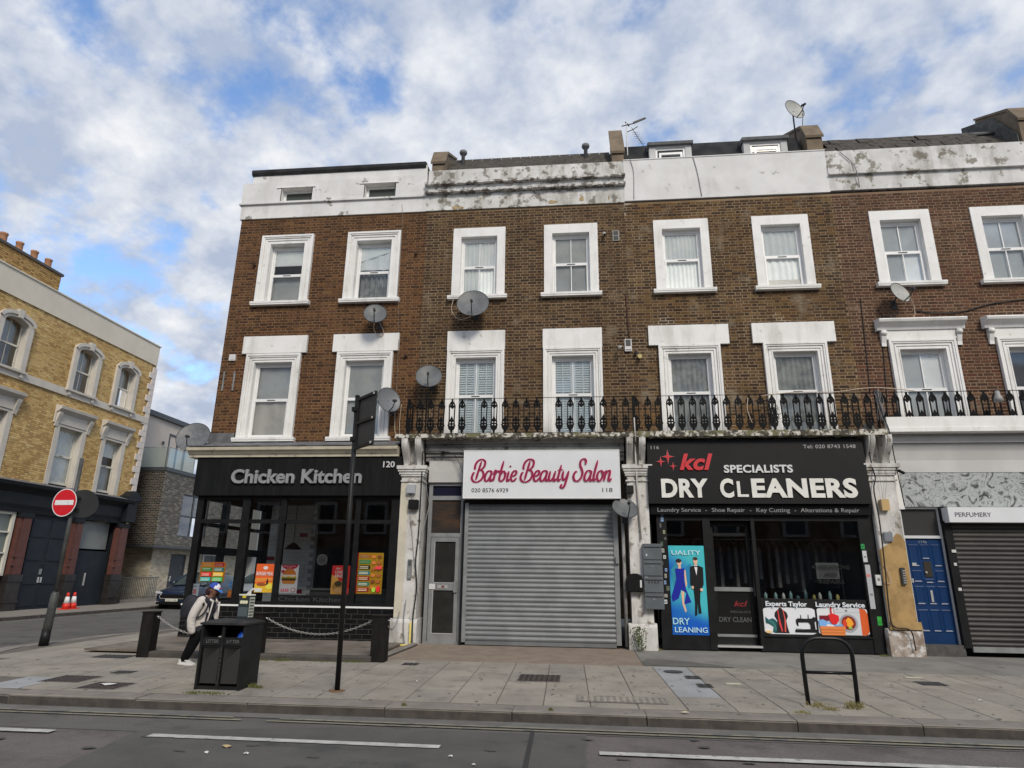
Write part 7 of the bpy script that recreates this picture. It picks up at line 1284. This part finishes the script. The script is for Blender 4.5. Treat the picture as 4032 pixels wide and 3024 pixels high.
# ================================================================== traffic cones
def cone(x, y, label):
    t = thing('traffic_cone', label, 'traffic cone', (x, y, 0), 'traffic cones'); red = mat('cone_red', (.70, .035, .02), rough=.4); wht = mat('cone_white', (.75, .75, .75), rough=.4)
    MB().box(x - .17, x + .17, y - .17, y + .17, .0, .035).build('base', red, t)
    for z0, z1, r0, r1, m, nm in ((.035, .22, .135, .105, red, 'lower_band'), (.22, .46, .105, .065, wht, 'white_band'), (.46, .60, .065, .04, red, 'upper_band')): q = MB(); q.lathe([(r0, z0), (r1, z1 - .001)], (x, y, 0), 18); q.build(nm, m, t)
cone(-19.26, 9.30, 'left of two red and white traffic cones by the navy doors'); cone(-19.34, 9.74, 'right of two red and white traffic cones by the navy doors')

# ================================================================== parked cars
def car(X, Y, paint, label, plate):
    t = thing('parked_car', label, 'car', (X, Y, RZ), 'cars parked in the side street')
    # body lofted front (y small) to back: stations (y, half width, z bottom, z belt, crown)
    st = [(0.0, .62, .26, .60), (.06, .76, .20, .68), (.25, .85, .17, .76), (.7, .88, .16, .86), (1.15, .89, .16, .94), (1.35, .89, .16, .97), (2.2, .90, .16, .98), (3.2, .90, .17, 1.0), (3.9, .87, .2, .98), (4.12, .78, .28, .88), (4.2, .66, .36, .7)]
    m = MB(); n = 0; rings = []
    for (y, hw, zb, zt) in st:
        half = [(0, zb), (hw * .80, zb), (hw * .97, zb + .12), (hw, zb + (zt - zb) * .5), (hw * .985, zb + (zt - zb) * .78), (hw * .90, zt - .015), (hw * .6, zt + .02), (0, zt + .035)]
        rings.append([(X + a, Y + y, RZ + b) for a, b in half] + [(X - a, Y + y, RZ + b) for a, b in half[-2:0:-1]])
    k = len(rings[0]); V_ = [p for r_ in rings for p in r_]; F_ = [(i * k + j, i * k + (j + 1) % k, (i + 1) * k + (j + 1) % k, (i + 1) * k + j) for i in range(len(rings) - 1) for j in range(k)] + [tuple(range(k)), tuple((len(rings) - 1) * k + j for j in range(k))]
    m.faces(V_, F_, True); m.build('body', paint, t)
    gh = [(1.0, .74, .96, .97), (1.25, .76, .95, 1.08), (1.75, .72, .95, 1.38), (2.1, .68, .95, 1.46), (3.0, .67, .95, 1.45), (3.5, .68, .95, 1.36), (4.0, .70, .95, 1.0)]
    m = MB(); rg = []
    for (y, hw, zb, zt) in gh: rg.append([(X - hw * 1.06, Y + y, RZ + zb), (X - hw * (1.0 if zt > 1.2 else 1.05), Y + y, RZ + zb + (zt - zb) * .9), (X - hw * .8, Y + y, RZ + zt), (X, Y + y, RZ + zt + .02), (X + hw * .8, Y + y, RZ + zt), (X + hw * (1.0 if zt > 1.2 else 1.05), Y + y, RZ + zb + (zt - zb) * .9), (X + hw * 1.06, Y + y, RZ + zb)])
    cg = mat('car_glass', (.03, .045, .045), (.06, .08, .08), 1, rough=.06, spec=.8); V_ = [p for r_ in rg for p in r_]; m.faces(V_, [(i * 7 + j, i * 7 + j + 1, (i + 1) * 7 + j + 1, (i + 1) * 7 + j) for i in range(len(rg) - 1) for j in range(6)], True); m.build('windows', cg, t)
    rf_ = MB(); rf_.faces([(X + a * .60, Y + y, RZ + z + .032 - abs(a) * .012) for y, z in ((1.95, 1.44), (2.5, 1.475), (3.1, 1.46), (3.5, 1.385)) for a in (-1, -.5, 0, .5, 1)], [(i * 5 + j, i * 5 + j + 1, (i + 1) * 5 + j + 1, (i + 1) * 5 + j) for i in range(3) for j in range(4)], True); rf_.build('roof', paint, t, False)
    for s in (-1, 1):
        MB().tube([(X + s * .78, Y + 1.02, RZ + .99), (X + s * .73, Y + 1.5, RZ + 1.26), (X + s * .62, Y + 1.9, RZ + 1.445)], .032, 6).build('pillar', paint, t); MB().prism([(s * .52 + X, .60 + RZ), (s * .82 + X, .655 + RZ), (s * .80 + X, .735 + RZ), (s * .50 + X, .675 + RZ)], Y + .03, Y + .2).build('headlight', mat('headlamp', (.55, .58, .60), rough=.1, spec=.8), t); q = MB(); q.box(X + s * .86 - .02 * s, X + s * 1.02, Y + 1.28, Y + 1.38, RZ + .98, RZ + 1.10); q.build('mirror', paint, t)
        MB().box(X + s * .62 - .14, X + s * .62 + .14, Y + .025, Y + .07, RZ + .27, RZ + .31).build('fog_light', MATS['headlamp'], t)
        for yy in (.78, 3.35):
            w_ = MB(); w_.tube([(X + s * .72, Y + yy, RZ + .31), (X + s * .905, Y + yy, RZ + .31)], .31, 20); W_ = w_.build('wheel', mat('tyre', (.012, .012, .012), rough=.9), t); q = MB(); q.tube([(X + s * .906, Y + yy, RZ + .31), (X + s * .915, Y + yy, RZ + .31)], .2, 16); q.build('rim', alu, W_)
    g_ = MB(); g_.prism([(X - .50, RZ + .44), (X + .50, RZ + .44), (X + .55, RZ + .52), (X + .47, RZ + .60), (X - .47, RZ + .60), (X - .55, RZ + .52)], Y - .035, Y + .06); g_.build('grille', mat('car_grille', (.008, .008, .008), rough=.4), t)
    gr_ = MB(); gr_.tube([(X - .50, Y - .04, RZ + .61), (X - .58, Y - .03, RZ + .52), (X - .51, Y - .04, RZ + .43), (X + .51, Y - .04, RZ + .43), (X + .58, Y - .03, RZ + .52), (X + .50, Y - .04, RZ + .61)], .012, 5); gr_.build('grille_trim', chrome, t); MB().box(X - .70, X + .70, Y - .02, Y + .1, RZ + .20, RZ + .30).build('lower_intake', MATS['car_grille'], t)
    P = MB().box(X - .27, X + .27, Y - .055, Y - .04, RZ + .325, RZ + .425).build('number_plate', flat((224, 224, 214)), t); text(P, 'plate_lettering', plate, X - .23, X + .23, RZ + .348, RZ + .405, Y - .059, flat((30, 30, 30)), .002, .01)
    return t
navy = mat('navy_car_paint', (.012, .022, .05), (.014, .026, .056), 1, rough=.18, spec=.7)
car(-17.03, 12.4, navy, 'dark blue parked car facing the camera, half hidden by the chicken shop', 'CK21 OOB')
car(-17.0, 18.2, mat('silver_car_paint', (.36, .38, .40), rough=.25, spec=.7), 'silver car parked behind the dark blue one, seen through the shop glass', 'LB19 OYA')
# ================================================================== person walking past the bin
def skin(name, joints, edges, m, parent, sub=2, root=0):
    me = bpy.data.meshes.new(name); me.from_pydata([j[0] for j in joints], edges, []); ob = bpy.data.objects.new(name, me); COL.objects.link(ob)
    md = ob.modifiers.new('s', 'SKIN'); md.use_smooth_shade = True; ob.modifiers.new('d', 'SUBSURF').levels = sub
    sv = me.skin_vertices[0].data if me.skin_vertices else None
    if sv is None:
        bm = bmesh.new(); bm.from_mesh(me); bm.verts.layers.skin.verify(); bm.to_mesh(me); bm.free(); sv = me.skin_vertices[0].data
    for i, j in enumerate(joints):
        r = j[1]; sv[i].radius = r if isinstance(r, tuple) else (r, r); sv[i].use_root = (i == root)
    dg = bpy.context.evaluated_depsgraph_get(); nm = bpy.data.meshes.new_from_object(ob.evaluated_get(dg)); bpy.data.objects.remove(ob); bpy.data.meshes.remove(me)
    nm.name = name; nm.materials.clear(); nm.materials.append(m)
    for p in nm.polygons: p.use_smooth = True
    return obj(name, nm, parent)
PY = -3.86; zg = gz(PY)
person = thing('person', 'person in white jacket and blue cap with black backpack walking behind the litter bin', 'person', (-6.1, PY, zg))
skn = mat('brown_skin', (.16, .075, .045), (.19, .09, .055), 9, rough=.55); trs = mat('black_trousers', (.006, .006, .0065), (.010, .010, .0105), 9, rough=.9, spec=.05); jk = mat('white_fleece_jacket', (.62, .575, .535), (.52, .48, .44), 10, rough=.95, bump=.5, bscale=50); drk = mat('dark_top', (.012, .012, .018), (.02, .02, .028), 8, rough=.8)
J = [((-6.16, PY, .58), (.10, .13)), ((-6.15, PY, .72), (.10, .13)), ((-6.10, PY, .88), (.10, .14)), ((-6.06, PY, 1.00), (.075, .12)), ((-6.045, PY, 1.085), .045), ((-6.03, PY, 1.15), .07), ((-6.025, PY, 1.22), .075),
     ((-6.17, PY - .06, .52), .105), ((-6.245, PY - .06, .32), .085), ((-6.335, PY - .06, .13), .066), ((-6.355, PY - .06, .075), .052),
     ((-6.10, PY + .08, .52), .10), ((-5.97, PY + .08, .33), .08), ((-5.91, PY + .08, .12), .064), ((-5.90, PY + .08, .075), .052),
     ((-6.10, PY - .16, 1.0), .06), ((-6.24, PY - .20, .80), .045), ((-6.20, PY - .20, .60), .035), ((-6.10, PY + .16, 1.0), .06), ((-6.12, PY + .20, .80), .045), ((-6.02, PY + .18, .62), .035)]
E_ = [(0, 1), (1, 2), (2, 3), (3, 4), (4, 5), (5, 6), (0, 7), (7, 8), (8, 9), (9, 10), (0, 11), (11, 12), (12, 13), (13, 14), (3, 15), (15, 16), (16, 17), (3, 18), (18, 19), (19, 20)]
body = skin('body', J, E_, trs, person); body.data.materials.append(skn); body.data.materials.append(drk)
for p in body.data.polygons:
    z = p.center.z; p.material_index = 1 if z > 1.06 else (2 if z > .56 else 0)
# face details
hd = Vector((-6.02, PY, 1.175)); f = MB(); f.prism([(.07, .0), (.095, -.03), (.068, -.038)], -.012, .012); f.xf(Matrix.Translation(hd)); f.build('nose', skn, body)
for s in (-1, 1): q = MB(); q.lathe([(.001, -.008), (.009, 0), (.001, .008)], n=8); q.xf(Matrix.Translation(hd + Vector((.062, s * .026, .012)))); q.build('eye', flat((30, 24, 22)), body); q = MB(); q.lathe([(.004, -.02), (.014, -.01), (.016, .01), (.004, .022)], n=8); q.xf(Matrix.Translation(hd + Vector((-.015, s * .073, -.005)))); q.build('ear', skn, body)
q = MB(); q.box(.058, .071, -.02, .02, -.058, -.052); q.xf(Matrix.Translation(hd)); q.build('mouth', flat((70, 34, 30)), body)
# jacket: torso shell open at the front plus sleeves with hands in pockets
JK = [((-6.20, PY, .46), (.14, .165)), ((-6.185, PY, .64), (.14, .165)), ((-6.16, PY, .84), (.13, .165)), ((-6.12, PY, 1.0), (.10, .145)), ((-6.075, PY, 1.06), (.062, .075)),
      ((-6.13, PY - .155, 1.01), .078), ((-6.19, PY - .215, .86), .070), ((-6.225, PY - .225, .74), .066), ((-6.205, PY - .22, .60), .062), ((-6.175, PY - .20, .50), .056), ((-6.11, PY + .155, 1.0), .078), ((-6.12, PY + .225, .82), .066), ((-6.04, PY + .21, .66), .058)]
jacket = skin('jacket', JK, [(0, 1), (1, 2), (2, 3), (3, 4), (3, 5), (5, 6), (6, 7), (7, 8), (8, 9), (3, 10), (10, 11), (11, 12)], jk, person); jacket.data.materials.append(drk)
for p in jacket.data.polygons:
    c = p.center
    if c.x > -6.13 and -.095 < c.y - PY < .09 and c.z < 1.03 and c.z > .40: p.material_index = 1
col_ = MB(); col_.tube([(-6.10, PY - .075, 1.05), (-6.03, PY - .08, 1.03), (-5.975, PY - .05, .99)], .022, 8); col_.tube([(-6.10, PY + .075, 1.05), (-6.03, PY + .08, 1.03), (-5.975, PY + .05, .99)], .022, 8); col_.tube([(-6.10, PY - .075, 1.05), (-6.125, PY, 1.075), (-6.10, PY + .075, 1.05)], .024, 8); col_.build('collar', jk, jacket)
zp = MB(); zp.tube([(-5.975, PY - .075, .99), (-6.0, PY - .09, .80), (-6.05, PY - .10, .55)], .012, 6); zp.tube([(-5.95, PY + .075, .99), (-5.955, PY + .09, .80), (-6.0, PY + .10, .58)], .016, 6); zp.build('front_edge', jk, jacket)
fd = MB()
for k in range(4): z = .60 + k * .055; fd.tube([(-6.265 + .004 * k, PY - .25, z), (-6.215, PY - .284, z + .02), (-6.16, PY - .262, z + .0)], .0045, 5)
fd.build('sleeve_folds', jk, jacket)
hair = skin('hair', [((-6.065, PY, 1.205), .078), ((-6.115, PY, 1.15), .06), ((-6.15, PY, 1.10), .045)], [(0, 1), (1, 2)], mat('dark_red_hair', (.045, .012, .014), (.03, .01, .01), 30, rough=.7), person)
cp = MB(); V_ = []; n = 20
for j in range(6):
    ph = (math.pi / 2) * j / 5
    for i in range(n): a = 2 * math.pi * i / n; V_.append((.098 * math.cos(a) * math.cos(ph), .086 * math.sin(a) * math.cos(ph), .085 * math.sin(ph)))
cp.faces(V_, [(j * n + i, j * n + (i + 1) % n, (j + 1) * n + (i + 1) % n, (j + 1) * n + i) for j in range(5) for i in range(n)], True); CM = Matrix.Translation((-6.022, PY, 1.215)) @ Matrix.Rotation(R(24), 4, 'Y'); cp.xf(CM)
blu = mat('blue_cap', (.03, .07, .36), rough=.8); CAP = cp.build('cap', blu, person); CAP.data.materials.append(mat('white_cap_front', (.72, .72, .74), rough=.8))
for p in CAP.data.polygons:
    if (CM.inverted() @ p.center).x > .035: p.material_index = 1
br_ = MB(); br_.faces([(.09 * math.cos(a) + (k * .075), .084 * math.sin(a) * (1 - .25 * k), .005 - .02 * k * math.cos(a)) for k in (0, 1) for a in np.linspace(-1.3, 1.3, 9)], [(i, i + 1, 9 + i + 1, 9 + i) for i in range(8)]); br_.xf(CM); br_.build('brim', mat('bright_blue_brim', (.05, .2, .62), rough=.8), CAP); lg_ = MB(); lg_.box(.095, .102, -.03, .03, .025, .04); lg_.xf(CM); lg_.build('badge', flat((200, 70, 110)), CAP)
bg_ = skin('backpack', [((-6.36, PY - .03, .70), (.10, .14)), ((-6.39, PY - .03, .82), (.13, .17)), ((-6.37, PY - .03, .98), (.12, .16)), ((-6.30, PY - .02, 1.09), (.06, .11))], [(0, 1), (1, 2), (2, 3)], mat('navy_black_backpack', (.010, .011, .018), (.018, .019, .028), 12, rough=.7), person)
sp_ = MB()
for s in (-1, 1): sp_.tube(catmull3([(-6.24, PY + s * .11, 1.07), (-6.13, PY + s * .125, 1.095), (-6.035, PY + s * .125, 1.02), (-6.03, PY + s * .14, .90), (-6.10, PY + s * .165, .78), (-6.24, PY + s * .15, .74)]), .013, 6)
sp_.build('strap', drk, bg_)
def shoe(x, y, z, a):
    q = MB(); up_ = [(-.085, .0), (.0, -.0)]; prof = [(-.09, .018), (-.10, .07), (-.045, .09), (.02, .075), (.09, .045), (.135, .03), (.14, .018)]; q.prism(prof, -.042, .042); q.xf(Matrix.Translation((x, y, z)) @ Matrix.Rotation(a, 4, 'Y')); o = q.build('shoe', mat('white_shoe', (.66, .65, .63), (.56, .55, .53), 12, rough=.7), person)
    s_ = MB(); s_.prism([(-.105, .0), (-.11, .02), (.145, .02), (.15, .008), (.13, .0)], -.047, .047); s_.xf(Matrix.Translation((x, y, z)) @ Matrix.Rotation(a, 4, 'Y')); s_.build('sole', flat((206, 204, 198)), o); t_ = MB(); t_.box(-.06, .03, -.0435, .0435, .045, .056); t_.xf(Matrix.Translation((x, y, z)) @ Matrix.Rotation(a, 4, 'Y')); t_.build('shoe_trim', flat((40, 40, 42)), o)
shoe(-6.31, PY - .06, zg, R(4)); shoe(-5.86, PY + .08, zg, 0)

# ================================================================== the terrace across the road, behind the photographer (only mirrored in the glass)
for k in range(12):
    X = -43 + k * 7.2; t = thing('terraced_house', 'plain brick terrace across the road, seen only mirrored in the shop windows', 'house', (X, -27, 0), 'houses across the road')
    MB().box(X - 3.6, X + 3.59, -36, -27, -.1, 8.6 + (k % 2) * .5).build('wall', mat('opposite_brick_%d' % (k % 2), s2l((120, 96, 74)) if k % 2 else s2l((150, 132, 108)), s2l((100, 80, 62)), 1, rough=.95), t)
    MB().prism([(-27.2, 8.6 + (k % 2) * .5), (-31.5, 11.4), (-36, 8.6 + (k % 2) * .5)], X - 3.6, X + 3.59, 'x').build('roof', slate, t)
    for dx in (-1.9, 1.4):
        for z in (3.9, 6.5): w_ = MB().box(X + dx - .75, X + dx + .75, -26.99, -26.93, z - .15, z + 1.85).build('window', mat('dull_trim', (.50, .49, .47), rough=.8), t); MB().box(X + dx - .55, X + dx + .55, -26.925, -26.92, z, z + 1.65).build('pane', mat('opposite_pane', (.05, .055, .06), rough=.08), w_)
    MB().box(X - 3.3, X + 3.3, -26.99, -26.8, 0, 2.9).build('shopfront', mat('opposite_shopfront', (.10, .10, .11), (.2, .19, .18), .5, rough=.5), t)
fp2 = MB(); fp2.box(-60, 60, -27, -22.5, -.13, .0); struct('opposite_pavement', fp2, far_pave)
